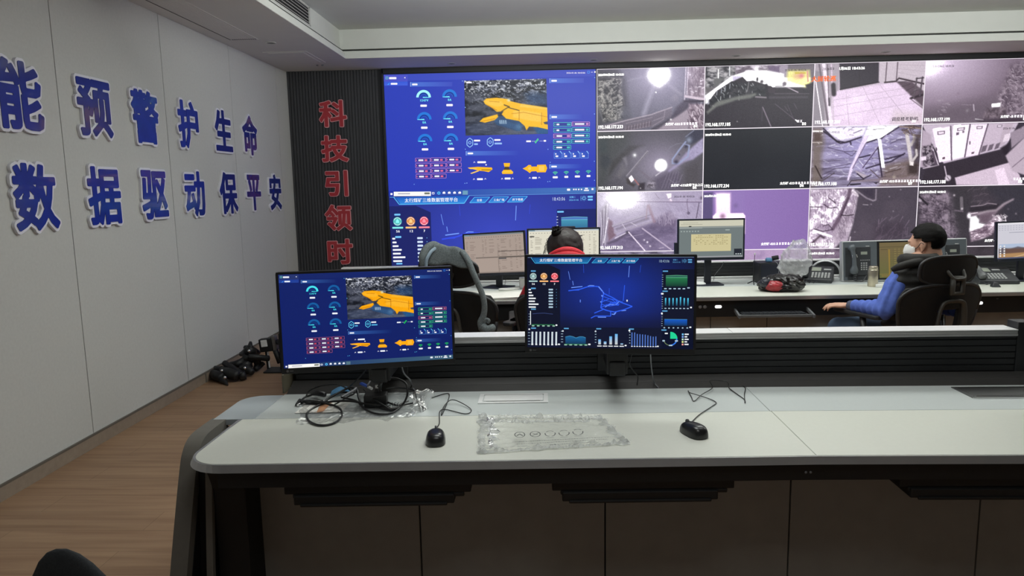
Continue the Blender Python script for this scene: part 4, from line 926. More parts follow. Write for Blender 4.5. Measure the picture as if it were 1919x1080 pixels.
def f_drift():     # dark drift with round lamp, pipes at right
    p = feed((18, 82), (1735, 45), (1722, 1020), (18, 1050), (82, 80, 88), 15)
    p.mix(np.clip((p.fbm(50, 30, 3) - .35) * 2, 0, 1), (100, 98, 104), .5); p.poly([(18, 80), (520, 70), (560, 300), (300, 560), (180, 860), (18, 1040)], (68, 72, 72), .8, 10); p.poly([(30, 200), (180, 200), (200, 400), (40, 440)], (60, 68, 72), .8, 6); p.poly([(250, 560), (540, 300), (780, 290), (560, 420), (440, 500), (330, 620), (200, 780)], (58, 58, 58), .9, 3)
    p.poly([(80, 460), (200, 440), (240, 560), (140, 680), (60, 600)], (58, 62, 68), .9, 4); p.poly([(320, 780), (420, 580), (500, 690), (380, 820)], (104, 102, 106), .8, 3); p.poly([(430, 500), (480, 470), (510, 590), (490, 640)], (124, 122, 128), .8, 2); p.poly([(560, 400), (700, 320), (830, 320), (640, 600), (560, 540)], (100, 98, 106), .7, 3)
    p.mix(np.exp(-(np.hypot((p.X - p.p(1040, 610)[0]) / 52, (p.Y - p.p(1040, 610)[1]) / 46)) ** 1.5), (170, 160, 184), .9)
    p.line([(500, 780), (830, 390)], 26, (176, 170, 182), .8, 1); p.line([(500, 790), (830, 400)], 7, (90, 84, 92))
    for k in range(4): p.line([(650 + k * 30, 650 + k * 20), (830 + k * 34, 830 + k * 10), (900 + k * 16, 860)], 6, (120, 110, 124), .8)
    p.blob(622, 450, 30, (240, 240, 242), .95); p.poly([(520, 820), (570, 770), (615, 840), (565, 890)], (250, 240, 246)); p.poly([(480, 820), (520, 820), (560, 890), (640, 920), (600, 960), (500, 900)], (66, 60, 60), .8, 2); p.line([(620, 840), (690, 930)], 20, (180, 110, 110), .8); p.blob(690, 920, 14, (250, 200, 200), .9); p.poly([(690, 900), (790, 890), (780, 1010), (680, 1010)], (58, 52, 60), .9, 2); p.blob(716, 980, 10, (230, 226, 230), .9)
    p.poly([(940, 820), (1180, 700), (1360, 720), (1400, 1030), (960, 1030)], (96, 88, 106), .9, 6); rk = p.pm([(830, 880), (950, 870), (950, 980), (800, 980)], 3); p.rock(rk, (90, 84, 94), (170, 160, 176), 4, 4, 3); p.poly([(1380, 620), (1700, 480), (1700, 1030), (1400, 1030)], (84, 80, 86), .9, 10)
    p.poly([(1440, 420), (1720, 170), (1725, 400), (1560, 520), (1420, 560), (1180, 720), (1160, 700), (1320, 570)], (166, 156, 190), .95, 2); p.mix(p.pm([(1480, 400), (1720, 190), (1725, 390), (1540, 510)], 2) * np.clip((p.fbm(3, 3, 2) - .3) * 2, 0, 1), (190, 180, 212), .7)
    p.poly([(1440, 160), (1560, 50), (1730, 45), (1720, 170), (1540, 280), (1440, 250)], (66, 66, 82), .95, 2); p.blob(1495, 210, 50, (150, 158, 180), .9); p.line([(1440, 240), (1330, 380), (1230, 520), (1230, 580), (1320, 590), (1480, 470), (1500, 300), (1440, 280)], 26, (160, 168, 204), .9); p.line([(1440, 160), (1570, 60)], 16, (130, 132, 152)); p.blob(1290, 560, 34, (60, 56, 76), .9); p.blob(1340, 440, 14, (70, 70, 90), .9); p.blob(1450, 310, 26, (60, 58, 78), .9)
    p.line([(1110, 440), (1200, 320), (1300, 270), (1400, 262)], 8, (140, 138, 154), .8)
    for k in range(5): p.line([(1160 + k * 44, 720), (1060 + k * 52, 980)], 10, (134, 126, 146), .8); 
    p.line([(1180, 840), (1260, 900), (1340, 880), (1390, 760)], 9, (140, 132, 150), .8); p.blob(1045, 612, 106, (255, 255, 255), 1, 9); p.line([(960, 780), (1050, 715)], 14, (226, 220, 230), .8); p.grain(4); return p.a


def f_dark(): p = feed((0, 0), (1000, 0), (1000, 570), (0, 570), (38, 40, 46), 16); p.mix(np.clip((p.fbm(80, 50, 2) - .3) * 2, 0, 1), (46, 48, 54), .7); p.grain(2); return p.a


def f_timber():    # lit coal face with props
    p = feed((62, 68), (1768, 32), (1725, 985), (25, 1010), (136, 124, 150), 17); al = np.ones((PH, PW))
    p.rock(al, (90, 80, 96), (176, 166, 196), 60, 6, 2.6); m = np.exp(-(np.hypot((p.X - p.p(820, 330)[0]) / 76, (p.Y - p.p(820, 330)[1]) / 62)) ** 2); p.mix(m, (176, 166, 220), .75); p.poly([(240, 60), (930, 50), (870, 200), (650, 260), (480, 290), (330, 180)], (232, 222, 240), .9, 4); p.poly([(930, 50), (1420, 40), (1150, 230), (890, 300), (850, 260)], (255, 252, 255), 1, 2)
    p.poly([(60, 70), (220, 70), (240, 300), (200, 500), (200, 900), (30, 1000)], (120, 106, 98), .85, 5); p.poly([(1180, 640), (1560, 560), (1725, 640), (1720, 985), (1100, 985)], (122, 104, 100), .85, 6); p.strokes(np.clip(m + .3, 0, 1), 110, (240, 236, 250), 9, 1.3, .05, .75); p.strokes(al, 46, (84, 72, 92), 12, 1.0, -.1, .55); p.strokes(al, 60, (206, 198, 220), 9, 1.0, -.1, .5)
    for pts in ([(230, 90), (440, 290), (500, 315), (650, 285), (660, 330)], [(230, 130), (380, 240), (470, 300)], [(460, 280), (560, 300), (640, 280), (820, 220)], [(890, 310), (1060, 255)], [(1120, 250), (1240, 170), (1400, 70)], [(770, 540), (960, 495)], [(1200, 560), (1480, 490)], [(900, 700), (1100, 640), (1300, 590), (1500, 470)]): p.line(pts, 22, (46, 36, 56), .95, .8)
    for pts in ([(300, 380), (560, 440), (740, 430)], [(560, 450), (680, 510), (740, 440)], [(210, 710), (480, 660), (650, 630)], [(210, 800), (420, 700), (640, 680)], [(210, 860), (330, 780), (640, 800)], [(990, 540), (1250, 560)], [(1270, 325), (1400, 260), (1500, 250)], [(700, 160), (830, 110)], [(1010, 100), (1180, 90)]): p.line(pts, 10, (70, 58, 84), .85)
    p.poly([(60, 120), (220, 120), (220, 150), (60, 150)], (250, 240, 236)); p.poly([(70, 155), (200, 155), (190, 280), (80, 280)], (84, 66, 62), .9, 3); p.line([(60, 300), (200, 300)], 12, (200, 186, 180)); p.line([(100, 660), (200, 850)], 20, (60, 48, 48)); p.line([(40, 920), (230, 880), (400, 770)], 12, (70, 58, 58))
    p.poly([(860, 200), (950, 200), (700, 700), (630, 890), (600, 890), (640, 720)], (220, 204, 232), 1, 1); p.line([(890, 320), (690, 700)], 14, (110, 92, 130)); p.poly([(1210, 180), (1230, 190), (860, 680), (830, 760), (790, 750), (830, 690)], (176, 160, 200), .95, 1); p.line([(1090, 370), (850, 690)], 14, (60, 46, 76))
    p.poly([(1080, 250), (1130, 250), (1195, 690), (1140, 690)], (252, 250, 255), 1, 1); p.line([(1085, 380), (1150, 830)], 22, (54, 42, 62)); p.poly([(730, 730), (920, 810), (860, 850), (750, 770)], (190, 176, 190), .95, 1); p.line([(760, 780), (860, 860), (980, 800)], 18, (50, 40, 56)); p.line([(970, 720), (1110, 850), (1210, 820)], 14, (96, 80, 90))
    p.poly([(1500, 160), (1560, 160), (1640, 640), (1580, 640)], (214, 204, 206), 1, 1); p.line([(1600, 340), (1650, 250), (1640, 190)], 44, (206, 196, 198)); p.line([(1620, 600), (1690, 500), (1680, 410)], 40, (206, 196, 198)); p.poly([(1640, 250), (1740, 130), (1740, 560), (1650, 600)], (62, 50, 52), .85, 5); p.line([(1620, 590), (1690, 500), (1680, 420)], 34, (206, 196, 198)); p.poly([(1550, 650), (1720, 600), (1720, 800), (1560, 790)], (60, 48, 48), .9, 4); p.poly([(1580, 600), (1645, 600), (1640, 660), (1580, 655)], (224, 214, 214))
    p.line([(1420, 60), (1760, 90)], 20, (150, 130, 120)); p.line([(1480, 160), (1620, 50)], 14, (190, 170, 160)); p.strokes(p.pm([(1440, 50), (1765, 40), (1760, 230), (1460, 180)], 2), 26, (84, 66, 60), 12, 1.6, .5, .9); p.line([(660, 900), (1500, 860), (1720, 840)], 30, (150, 132, 140), .8, 2); p.line([(610, 970), (670, 890), (870, 870)], 12, (46, 36, 44)); p.poly([(640, 940), (820, 930), (820, 950), (660, 960)], (30, 24, 32)); p.poly([(1020, 920), (1090, 915), (1060, 945)], (34, 26, 34)); p.line([(1210, 770), (1440, 710)], 14, (80, 64, 62)); p.blob(1340, 835, 28, (180, 166, 156), .9); p.grain(5); return p.a


def f_cabinets():  # row of white electrical cabinets
    p = feed((643, 376), (1230, 366), (1222, 692), (628, 702), (62, 54, 66), 18)
    p.poly([(640, 376), (1150, 368), (1085, 500), (760, 580), (690, 470)], (206, 190, 208), 1, 1)
    for q, c in (([(695, 400), (790, 385), (800, 562), (735, 575)], (232, 214, 232)), ([(805, 385), (890, 376), (868, 545), (803, 560)], (238, 220, 238)), ([(900, 376), (985, 374), (945, 535), (875, 545)], (230, 212, 230)), ([(995, 374), (1080, 372), (1040, 500), (950, 530)], (206, 188, 206)), ([(1080, 372), (1125, 372), (1080, 480), (1045, 495)], (196, 178, 194))): p.poly(q, c, 1, .8)
    for a, b in (((792, 385), (802, 562)), ((895, 376), (872, 546)), ((990, 374), (947, 534))): p.line([a, b], 7, (104, 90, 106))
    for q in ([(722, 412), (762, 408), (762, 425), (724, 430)], [(828, 395), (868, 390), (866, 405), (828, 410)], [(930, 386), (962, 384), (960, 398), (930, 400)], [(1040, 380), (1066, 378), (1062, 390), (1038, 392)]): p.poly(q, (90, 80, 92)); cx_ = sum(a for a, b in q) / 4; cy_ = sum(b for a, b in q) / 4; p.poly([(a + (cx_ - a) * .22, b + (cy_ - b) * .3) for a, b in q], (226, 210, 226))
    p.line([(718, 498), (720, 510)], 6, (60, 50, 60)); p.line([(897, 465), (897, 478)], 5, (60, 50, 60)); p.poly([(822, 418), (838, 416), (836, 430), (822, 432)], (110, 96, 112)); p.blob(860, 414, 5, (70, 60, 70)); p.poly([(752, 548), (766, 545), (766, 555), (752, 558)], (90, 70, 80)); p.poly([(908, 522), (922, 518), (920, 528), (908, 530)], (90, 70, 80))
    for k in range(3):
        q = [(966 + k * 36, 490 - k * 6), (992 + k * 34, 482 - k * 6), (982 + k * 34, 515 - k * 8), (956 + k * 36, 524 - k * 8)]; p.poly(q, (96, 84, 98))
        for j in range(4): p.line([(966 + k * 36 - j * 2, 494 - k * 6 + j * 8), (990 + k * 34 - j * 2, 486 - k * 6 + j * 8)], 2, (150, 134, 150))
    p.poly([(643, 400), (690, 430), (690, 600), (632, 600)], (190, 172, 190), 1, 1); rk = p.pm([(640, 490), (700, 480), (720, 580), (650, 600)], 2); p.rock(rk, (50, 40, 52), (170, 156, 170), 4, 4, 4); p.line([(700, 505), (752, 640)], 6, (220, 204, 220)); p.line([(700, 520), (730, 620)], 12, (90, 76, 92)); p.line([(650, 605), (730, 590)], 6, (200, 184, 200)); p.poly([(635, 545), (665, 540), (665, 560), (636, 566)], (226, 210, 226))
    p.poly([(730, 590), (1090, 505), (1110, 580), (830, 655), (830, 698), (640, 700), (660, 610)], (54, 46, 56), 1, 1.5); p.poly([(1060, 500), (1110, 470), (1105, 530), (1090, 540)], (44, 36, 46), 1, 2); p.poly([(822, 655), (1110, 576), (1170, 640), (1190, 694), (832, 694)], (214, 194, 212), 1, 1); p.poly([(1035, 615), (1085, 600), (1120, 692), (1060, 694)], (226, 206, 224), 1, 1); p.poly([(1090, 540), (1190, 440), (1230, 470), (1226, 650), (1130, 620)], (196, 178, 194), 1, 1.5); p.line([(1130, 600), (1200, 540)], 3, (90, 70, 90)); p.line([(1190, 440), (1230, 400)], 10, (60, 44, 60)); p.poly([(1080, 430), (1110, 420), (1105, 460), (1070, 470)], (222, 206, 220)); p.poly([(1110, 420), (1190, 380), (1190, 440), (1120, 500)], (160, 144, 160), 1, 1)
    p.line([(765, 595), (778, 650)], 6, (206, 190, 206)); p.blob(785, 657, 17, (214, 200, 214), 1, 7); p.line([(780, 650), (792, 666)], 3, (70, 60, 72)); p.line([(700, 400), (740, 392)], 4, (250, 244, 250)); p.line([(810, 382), (845, 378)], 4, (250, 244, 250)); p.grain(4); return p.a


def f_belt():      # pale lilac view of a gantry and rails
    p = feed((20, 68), (1700, 28), (1690, 985), (20, 1010), (176, 164, 192), 19); al = np.ones((PH, PW))
    p.mix(np.clip((p.fbm(14, 8, 4, .7) - .45) * 3, 0, 1), (196, 184, 212), .5); p.poly([(180, 880), (520, 690), (900, 560), (1260, 520), (1300, 985), (60, 1000)], (120, 106, 138), 1, 6); p.rock(p.pm([(180, 880), (520, 690), (900, 560), (1260, 520), (1300, 985), (60, 1000)], 6), (104, 92, 122), (142, 128, 160), 30, 12, 2); p.poly([(940, 470), (1180, 360), (1290, 470), (1280, 600), (900, 600)], (118, 104, 132), .85, 4)
    p.strokes(p.pm([(940, 400), (1280, 380), (1280, 560), (940, 560)], 3), 50, (196, 182, 206), 9, 1.3, 1.4, .7); p.poly([(60, 340), (200, 180), (190, 880), (70, 900)], (150, 140, 160), .8, 3)
    for k in range(5): p.line([(70 + k * 28, 380 - k * 36), (90 + k * 16, 620), (60 + k * 20, 900)], 10, (90, 80, 98) if k % 2 else (214, 206, 222), .85)
    p.line([(190, 460), (120, 860)], 14, (226, 220, 232)); p.poly([(200, 480), (260, 520), (290, 700), (320, 740), (200, 840), (180, 700)], (126, 100, 116), .9, 2); p.line([(270, 590), (880, 385)], 38, (178, 168, 190), 1, 1); p.line([(280, 610), (880, 405)], 7, (110, 98, 122)); p.line([(300, 700), (900, 520)], 26, (170, 158, 180), .95, 1); p.line([(330, 640), (830, 470)], 40, (128, 118, 138), .8, 2)
    p.line([(820, 260), (800, 470)], 14, (160, 134, 150)); p.line([(840, 270), (930, 520)], 40, (156, 128, 146), .85, 2); p.line([(560, 540), (650, 590)], 10, (206, 196, 214)); p.line([(420, 560), (470, 640)], 12, (206, 196, 214)); p.line([(190, 870), (330, 820), (520, 690)], 34, (92, 82, 104), .9, 2); p.line([(300, 790), (500, 690)], 12, (226, 216, 232)); p.blob(495, 690, 20, (50, 44, 58), .9); p.line([(520, 690), (780, 985)], 20, (222, 208, 226)); p.line([(740, 630), (1200, 970)], 20, (200, 184, 208)); p.blob(820, 850, 16, (240, 230, 244)); p.blob(770, 815, 14, (226, 214, 232)); p.blob(865, 915, 14, (232, 220, 236)); p.line([(480, 770), (760, 720)], 9, (170, 158, 182), .8); p.line([(1010, 950), (1080, 935)], 10, (196, 182, 206))
    p.line([(650, 200), (1690, 205)], 16, (116, 100, 130), .9, 1); p.line([(650, 192), (1690, 190)], 6, (206, 192, 214)); p.line([(1455, 160), (1450, 230), (1470, 360)], 10, (120, 104, 130)); p.blob(1475, 382, 24, (84, 72, 94), .9, 4); p.line([(1640, 220), (1600, 460)], 12, (80, 68, 90)); p.poly([(1120, 80), (1200, 70), (1200, 130), (1150, 150)], (250, 230, 240), 1, 1); p.blob(1190, 175, 22, (240, 220, 234), .9); p.line([(940, 70), (1010, 160)], 7, (130, 116, 140)); p.blob(1680, 140, 26, (80, 68, 86), .8); p.strokes(p.pm([(1100, 230), (1690, 230), (1690, 460), (1250, 460), (900, 330)], 4), 80, (150, 136, 164), 7, 1, .9, .5)
    p.mix(np.exp(-(np.hypot((p.X - p.p(430, 150)[0]) / 52, (p.Y - p.p(430, 150)[1]) / 30)) ** 1.7), (250, 246, 252), .95); p.blob(430, 150, 190, (255, 255, 255), 1, 5, 150); p.grain(5); return p.a


def f_violet():    # plain violet with a pale machine part
    p = feed((588, 722), (1147, 722), (1140, 1042), (586, 1050), (150, 122, 186), 20); p.mix(np.clip((p.X - 60) / 150, 0, 1), (138, 108, 172), .8); p.poly([(586, 730), (640, 730), (640, 900), (586, 900)], (90, 80, 120), .9, 2); p.poly([(655, 735), (735, 735), (735, 850), (655, 850)], (238, 206, 240), 1, 2); p.poly([(735, 730), (800, 730), (800, 845), (740, 845)], (150, 124, 186), .9, 4); p.blob(690, 770, 30, (255, 236, 255), .8)
    p.poly([(640, 860), (655, 845), (800, 845), (812, 860), (812, 960), (640, 960)], (240, 210, 240), 1, 1); p.blob(692, 862, 12, (160, 120, 150), .9); p.blob(760, 805, 12, (120, 100, 150), .6); p.grain(2); return p.a


def f_mesh():      # pale meshed rock at left, dark drift right
    p = feed((15, 58), (1765, 28), (1740, 985), (5, 1010), (78, 70, 82), 21); al = np.ones((PH, PW)); p.mix(np.clip((p.fbm(40, 30, 3) - .4) * 2.4, 0, 1), (92, 82, 94), .6)
    rk = p.pm([(15, 60), (720, 50), (790, 140), (720, 620), (640, 880), (500, 930), (420, 1010), (5, 1010)], 2); p.rock(rk, (176, 156, 180), (252, 240, 252), 12, 10, 2.6); p.strokes(rk, 190, (96, 76, 100), 6, 1.1, 1.5, .75); p.poly([(400, 660), (560, 440), (790, 140), (760, 380), (700, 640), (640, 890), (500, 930), (420, 1000)], (190, 172, 190), .7, 3); p.strokes(p.pm([(440, 600), (790, 150), (700, 640), (520, 900)], 3), 90, (104, 88, 106), 9, 1, 1.4, .75)
    for k in range(9): p.line([(470, 200 + k * 80), (760, 180 + k * 80)], 4, (120, 104, 124), .5)
    p.line([(660, 60), (640, 180), (500, 520), (400, 690)], 60, (112, 92, 112), 1, 1.2); p.line([(640, 200), (520, 500)], 14, (70, 54, 70)); p.line([(530, 470), (620, 480), (730, 465)], 14, (46, 34, 46))
    for pts in ([(10, 340), (120, 345), (220, 340)], [(240, 300), (330, 360), (450, 350)], [(320, 200), (430, 280)], [(100, 690), (240, 730), (400, 700)], [(250, 640), (330, 620), (390, 690)]): p.line(pts, 14, (70, 54, 72), .9)
    p.line([(90, 720), (380, 810)], 34, (250, 240, 248)); p.line([(60, 930), (200, 800), (260, 830)], 34, (84, 66, 82), 1, 1.2); p.blob(190, 900, 60, (206, 186, 204), .8); p.line([(720, 110), (790, 170)], 30, (210, 196, 208)); p.line([(770, 90), (930, 200), (1040, 245), (1080, 230), (1082, 70)], 24, (150, 138, 152), 1, 1); p.poly([(800, 60), (1060, 60), (1060, 200), (960, 190)], (58, 50, 66), .7, 4); p.line([(670, 930), (690, 820)], 20, (206, 192, 206)); p.line([(880, 305), (960, 310)], 8, (206, 196, 206)); p.strokes(p.pm([(1080, 500), (1700, 480), (1700, 880), (1080, 880)], 6), 34, (150, 130, 150), 12, 1.6, 2.0, .6); p.poly([(1080, 640), (1500, 560), (1600, 700), (1540, 860), (1070, 860)], (62, 52, 64), .5, 8)
    for x, y in ((1300, 180), (1370, 410), (1010, 300), (760, 740), (1480, 70)): p.blob(x, y, 12, (170, 156, 170), .7)
    p.grain(4); return p.a


def f_glow():      # dark roadway, glowing heap on the right
    p = feed((85, 65), (1725, 30), (1700, 965), (50, 985), (64, 58, 66), 22); al = np.ones((PH, PW)); p.mix(np.clip((p.fbm(30, 20, 3) - .4) * 2.4, 0, 1), (78, 68, 80), .6); p.poly([(1100, 60), (1725, 40), (1700, 640), (1450, 640), (1300, 300)], (56, 54, 64), .8, 8)
    rk = p.pm([(90, 150), (560, 140), (640, 420), (720, 700), (740, 980), (500, 985), (420, 650), (120, 600)], 6); p.rock(rk, (72, 62, 74), (146, 130, 146), 12, 9, 2.8); p.strokes(rk, 120, (176, 160, 174), 8, 1.2, 1.3, .6); p.strokes(rk, 70, (54, 44, 56), 9, 1.2, .2, .7); p.line([(90, 210), (220, 330)], 30, (46, 40, 48)); p.poly([(85, 230), (130, 260), (130, 290), (85, 290)], (196, 180, 196), .9, 1)
    for k in range(5): p.line([(480 + k * 18, 420), (540 + k * 12, 960)], 6, (190, 176, 188), .45)
    p.poly([(560, 60), (860, 60), (840, 960), (740, 960), (600, 500)], (60, 56, 62), .75, 8); p.line([(730, 230), (742, 400)], 46, (120, 112, 120), .9, 1); p.blob(745, 395, 16, (220, 210, 218), .9); p.line([(640, 420), (760, 435)], 22, (110, 98, 110)); p.strokes(p.pm([(820, 60), (1150, 60), (1150, 330), (870, 330)], 4), 24, (110, 98, 108), 7, 1.2, -.5, .7)
    p.poly([(860, 380), (1300, 330), (1260, 420), (860, 440)], (50, 44, 52), 1, 2); p.line([(880, 360), (1060, 340), (1130, 310), (1260, 325)], 14, (170, 154, 166), .8); p.poly([(870, 450), (980, 440), (1130, 430), (1270, 410), (1350, 330), (1520, 240), (1400, 330), (1290, 430), (1220, 520), (1140, 600), (1060, 620), (1010, 600), (1000, 500), (900, 520)], (130, 112, 126), .95, 2); p.line([(1000, 470), (1130, 430), (1260, 415), (1370, 320), (1500, 255)], 26, (196, 180, 190), .7, 2); p.poly([(1010, 500), (1190, 470), (1150, 590), (1050, 610)], (104, 86, 100), .9, 3)
    rk = p.pm([(870, 700), (1080, 650), (1200, 560), (1210, 500), (1330, 500), (1340, 600), (1200, 800), (1060, 860), (900, 900)], 2); p.rock(rk, (120, 98, 116), (232, 212, 226), 12, 5, 3); p.strokes(rk, 60, (80, 62, 78), 8, 1.1, -.3, .8); p.poly([(870, 520), (960, 500), (1010, 560), (1010, 610), (1100, 630), (1060, 680), (870, 740)], (255, 250, 255), 1, 2); p.blob(855, 500, 34, (250, 240, 250), .95, 4, 50); p.line([(880, 470), (980, 455)], 14, (226, 210, 222)); p.strokes(p.pm([(1200, 490), (1420, 480), (1420, 610), (1240, 600)], 3), 40, (246, 236, 244), 5, 1.5, .6, .9); p.line([(1370, 600), (1420, 605), (1400, 520)], 10, (240, 230, 238))
    p.blob(1560, 470, 14, (170, 156, 166), .7); p.blob(1440, 400, 14, (130, 116, 128), .7); p.blob(620, 190, 16, (220, 206, 216), .9); p.grain(4); return p.a


def f_low(k):      # top of the next row down, mostly behind the desks
    p = feed((0, 0), (1000, 0), (1000, 570), (0, 570), ((150, 140, 168), (186, 158, 196), (140, 122, 142), (70, 62, 70))[k], 30 + k)
    p.mix(np.clip((p.fbm(18, 12, 4, .65) - .42) * 3, 0, 1), ((70, 64, 80), (160, 136, 176), (86, 70, 88), (50, 44, 50))[k], .8); p.grain(4); return p.a


WSY = FY - .035; CX0, CZ0, CW, CHt = 0.612, 2.797, 1.1585, 0.661; GAP = .009
vw = thing('video_wall', 'huge video wall of blue dashboards and twelve grey and violet camera pictures', 'video wall', (2.4, WSY, 0))
fr = MB().box(-1.735, 7.6, WSY + .004, FY + .02, .05, CZ - .002)
fr.box(-1.735, 7.6, WSY - .012, WSY + .004, CZ0 + .008, CZ - .002).box(-1.74, -1.716, WSY - .012, WSY + .004, .05, CZ - .002).box(-1.735, 7.6, WSY - .02, WSY + .004, .02, .13)
fr.box(CX0 + 4 * CW + .01, 7.6, WSY - .012, WSY + .004, .1, CZ0 + .01)
fr.build('frame', M['black2'], vw, bevel=.003)
SCR = lambda x0, z1, w_, h_: Matrix.Translation((x0 + w_ / 2, WSY, z1 - h_ / 2))
vw_loc = WM[vw.name].inverted()
# dashboards
s = Screen(1000, 562, 2.312, 1.322, .0004); ui_machine(s, PAL_WALL); s.build('dashboard_screen', vw, M['wallscreen'], vw_loc @ SCR(-1.713, CZ0, 2.312, 1.322))['label'] = 'blue dashboard with gauges and a yellow mining machine'
s = Screen(1000, 562, 2.312, 1.322, .0004); ui_mine(s, PMW); s.build('dashboard_screen', vw, M['wallscreen'], vw_loc @ SCR(-1.713, CZ0 - 1.322, 2.312, 1.322))['label'] = 'blue dashboard with the mine network, lower left'
FEEDS = [(0, 0, f_lamp, '192.168.177.233', '2026年01月06日 18:43:26', 'w', 'D1', '太行矿-S22', 6, 'camera picture with a glaring lamp and a mesh fence'),
         (1, 0, f_yard, '192.168.177.185', '2026-01-06 18:43:26', 'dr', 'D2', '', 2, 'camera picture of a night yard with a white glare'),
         (2, 0, f_hall, '192.168.177.200', '', 'w', 'D3', '调度楼考勤机', 0, 'camera picture of a bright tiled hall with orange caption'),
         (3, 0, f_fog, '192.168.177.199', '2026年01月06日 18:43:26', 'd', 'D4', '太行矿-', 7, 'hazy lilac camera picture with brush at right'),
         (0, 1, f_drift, '192.168.177.194', '2026年01月06日 18:38:43', 'w', 'D5', '太行矿-622皮带下山上口', 0, 'dark camera picture with a round lamp and pipes'),
         (1, 1, f_dark, '192.168.177.234', '2026年01月06日 18:38:43', 'w', 'D6', '太行矿-S22', 9, 'black camera picture'),
         (2, 1, f_timber, '192.168.177.180', '2026年01月06日 18:43:25', 'x', 'D7', '太行矿-S22', 9, 'camera picture of a lit coal face with pale props'),
         (3, 1, f_cabinets, '192.168.177.188', '2026-01-06 18:43', 'xr', 'D8', '', 5, 'camera picture of white electrical cabinets'),
         (0, 2, f_belt, '192.168.177.213', '2026-01-06 18:43:26', 'dr', 'D9', '', 0, 'pale lilac camera picture of a gantry and rails'),
         (1, 2, f_violet, '', '2026年01月06日 18:38:43', 'w', '', '太行矿-S22', 9, 'violet camera picture with a pale machine part'),
         (2, 2, f_mesh, '192.168.177.196', '', 'w', '', '太行矿-S22', 9, 'camera picture of pale meshed rock beside a dark drift'),
         (3, 2, f_glow, '', '2026年01月06日 18:38:43', 'w', '', '太行矿-', 0, 'dark camera picture with a glowing heap'),
         (0, 3, lambda: f_low(0), '', '', 'w', '', '', 0, 'lowest row camera picture, lilac'), (1, 3, lambda: f_low(1), '', '', 'w', '', '', 0, 'lowest row camera picture, pale violet'),
         (2, 3, lambda: f_low(2), '', '2026年01月06日 18:38:43', 'w', '', '', 0, 'lowest row camera picture with a date line'), (3, 3, lambda: f_low(3), '', '', 'w', '', '', 0, 'lowest row camera picture, dark')]
grid = Screen(4 * CW, 4 * CHt, 4 * CW, 4 * CHt, .0)
for k in range(5): grid.rect(max(0, k * CW - GAP / 2), 0, min(4 * CW, k * CW + GAP / 2), 4 * CHt, (255, 246, 255)); grid.rect(0, max(0, k * CHt - GAP / 2), 4 * CW, min(4 * CHt, k * CHt + GAP / 2), (255, 246, 255))
grid.build('grid_lines', vw, M['wallscreen'], vw_loc @ SCR(CX0, CZ0, 4 * CW, 4 * CHt) @ Matrix.Translation((0, .0008, 0)))
for c, r, fn, ip, ts, tm, dn, cap, nb, lb in FEEDS:
    w_, h_ = CW - GAP, CHt - GAP; s = Screen(1000, 570, w_, h_, .0006); s.picture(fn(), [(0, 0), (1000, 0), (1000, 570), (0, 570)], 0)
    W1, D1 = (255, 255, 250), (60, 52, 64)
    def tx(t, x, y, h, col, bold=.03, sx=1.0):
        if col is W1: s.text(t, x + 2, y + 2, h, (70, 64, 60), 1, bold, sx)
        s.text(t, x, y, h, col, 2, bold, sx)
    if ip: tx(ip, 6 if r != 0 or c != 2 else 12, 548, 43, W1 if fn is not f_hall else (250, 244, 252), .05, .68)
    if ts: tx(ts, 730 if 'r' in tm else 8, 60 if r < 3 else 52, 27, D1 if 'd' in tm or 'x' in tm else W1, .03, .72)
    if dn: tx(dn, 908, 556, 34, W1, .05, .8)
    if cap:
        x = {0: 640, 1: 720}.get(c, 640) if r < 2 else 560
        if fn is f_hall: tx(cap, 720, 536, 40, D1, .02); x = None
        elif fn is f_fog: x = 700
        elif fn is f_glow: x = 640; 
        elif cap.endswith('口'): x = 700
        if x is not None:
            x = s.text(cap, x, 530, 27, W1, 2, .03)
            for k in range(nb): s.smudge(x + 4 + k * 27, 520, 25, (246, 238, 246), 2)
    elif nb:
        for k in range(nb): s.smudge(860 + k * 27, 520, 26, (236, 230, 236), 2)
    if fn is f_hall:
        tx('2026年0', 66, 60, 33, D1, .02, .8); tx('1月06日 18:43:26', 215, 60, 33, W1, .03, .86)
        s.text('大屏轮巡', -32, 158, 56, (255, 170, 120), 2, .06); s.text('大屏轮巡', -32, 158, 56, (250, 96, 20), 3, .025)
    s.build('camera_picture', vw, M['wallscreen'], vw_loc @ SCR(CX0 + c * CW + GAP / 2, CZ0 - r * CHt - GAP / 2, w_, h_), hdr=2.0)['label'] = lb

# ================================================================== near console
def fy(x): return 2.04 + (x - .80) * (.033 if x < .80 else .004)      # front line of the desk, with a slight bend at the joint


def D(x, v, z=.75): return Vector((x, fy(x) + v, z))


XR = 3.4
desk = thing('control_console', 'long near control desk with white top, grey rear ledge and slatted black back panel', 'console desk', (1.0, 2.4, 0))


def deskbox(mb, x0, x1, v0, v1, z0, z1):
    xs = [x0] + ([.80] if x0 < .80 < x1 else []) + [x1]
    for a, b in zip(xs[:-1], xs[1:]):
        mb.prism([D(a, v0, z0), D(b, v0, z0), D(b, v1, z0), D(a, v1, z0)], [D(a, v0, z1), D(b, v0, z1), D(b, v1, z1), D(a, v1, z1)])
    return mb


def arcpts(cx, cy, r, a0, a1, n=8): return [(cx + r * cos(radians(a0 + (a1 - a0) * i / n)), cy + r * sin(radians(a0 + (a1 - a0) * i / n))) for i in range(n + 1)]


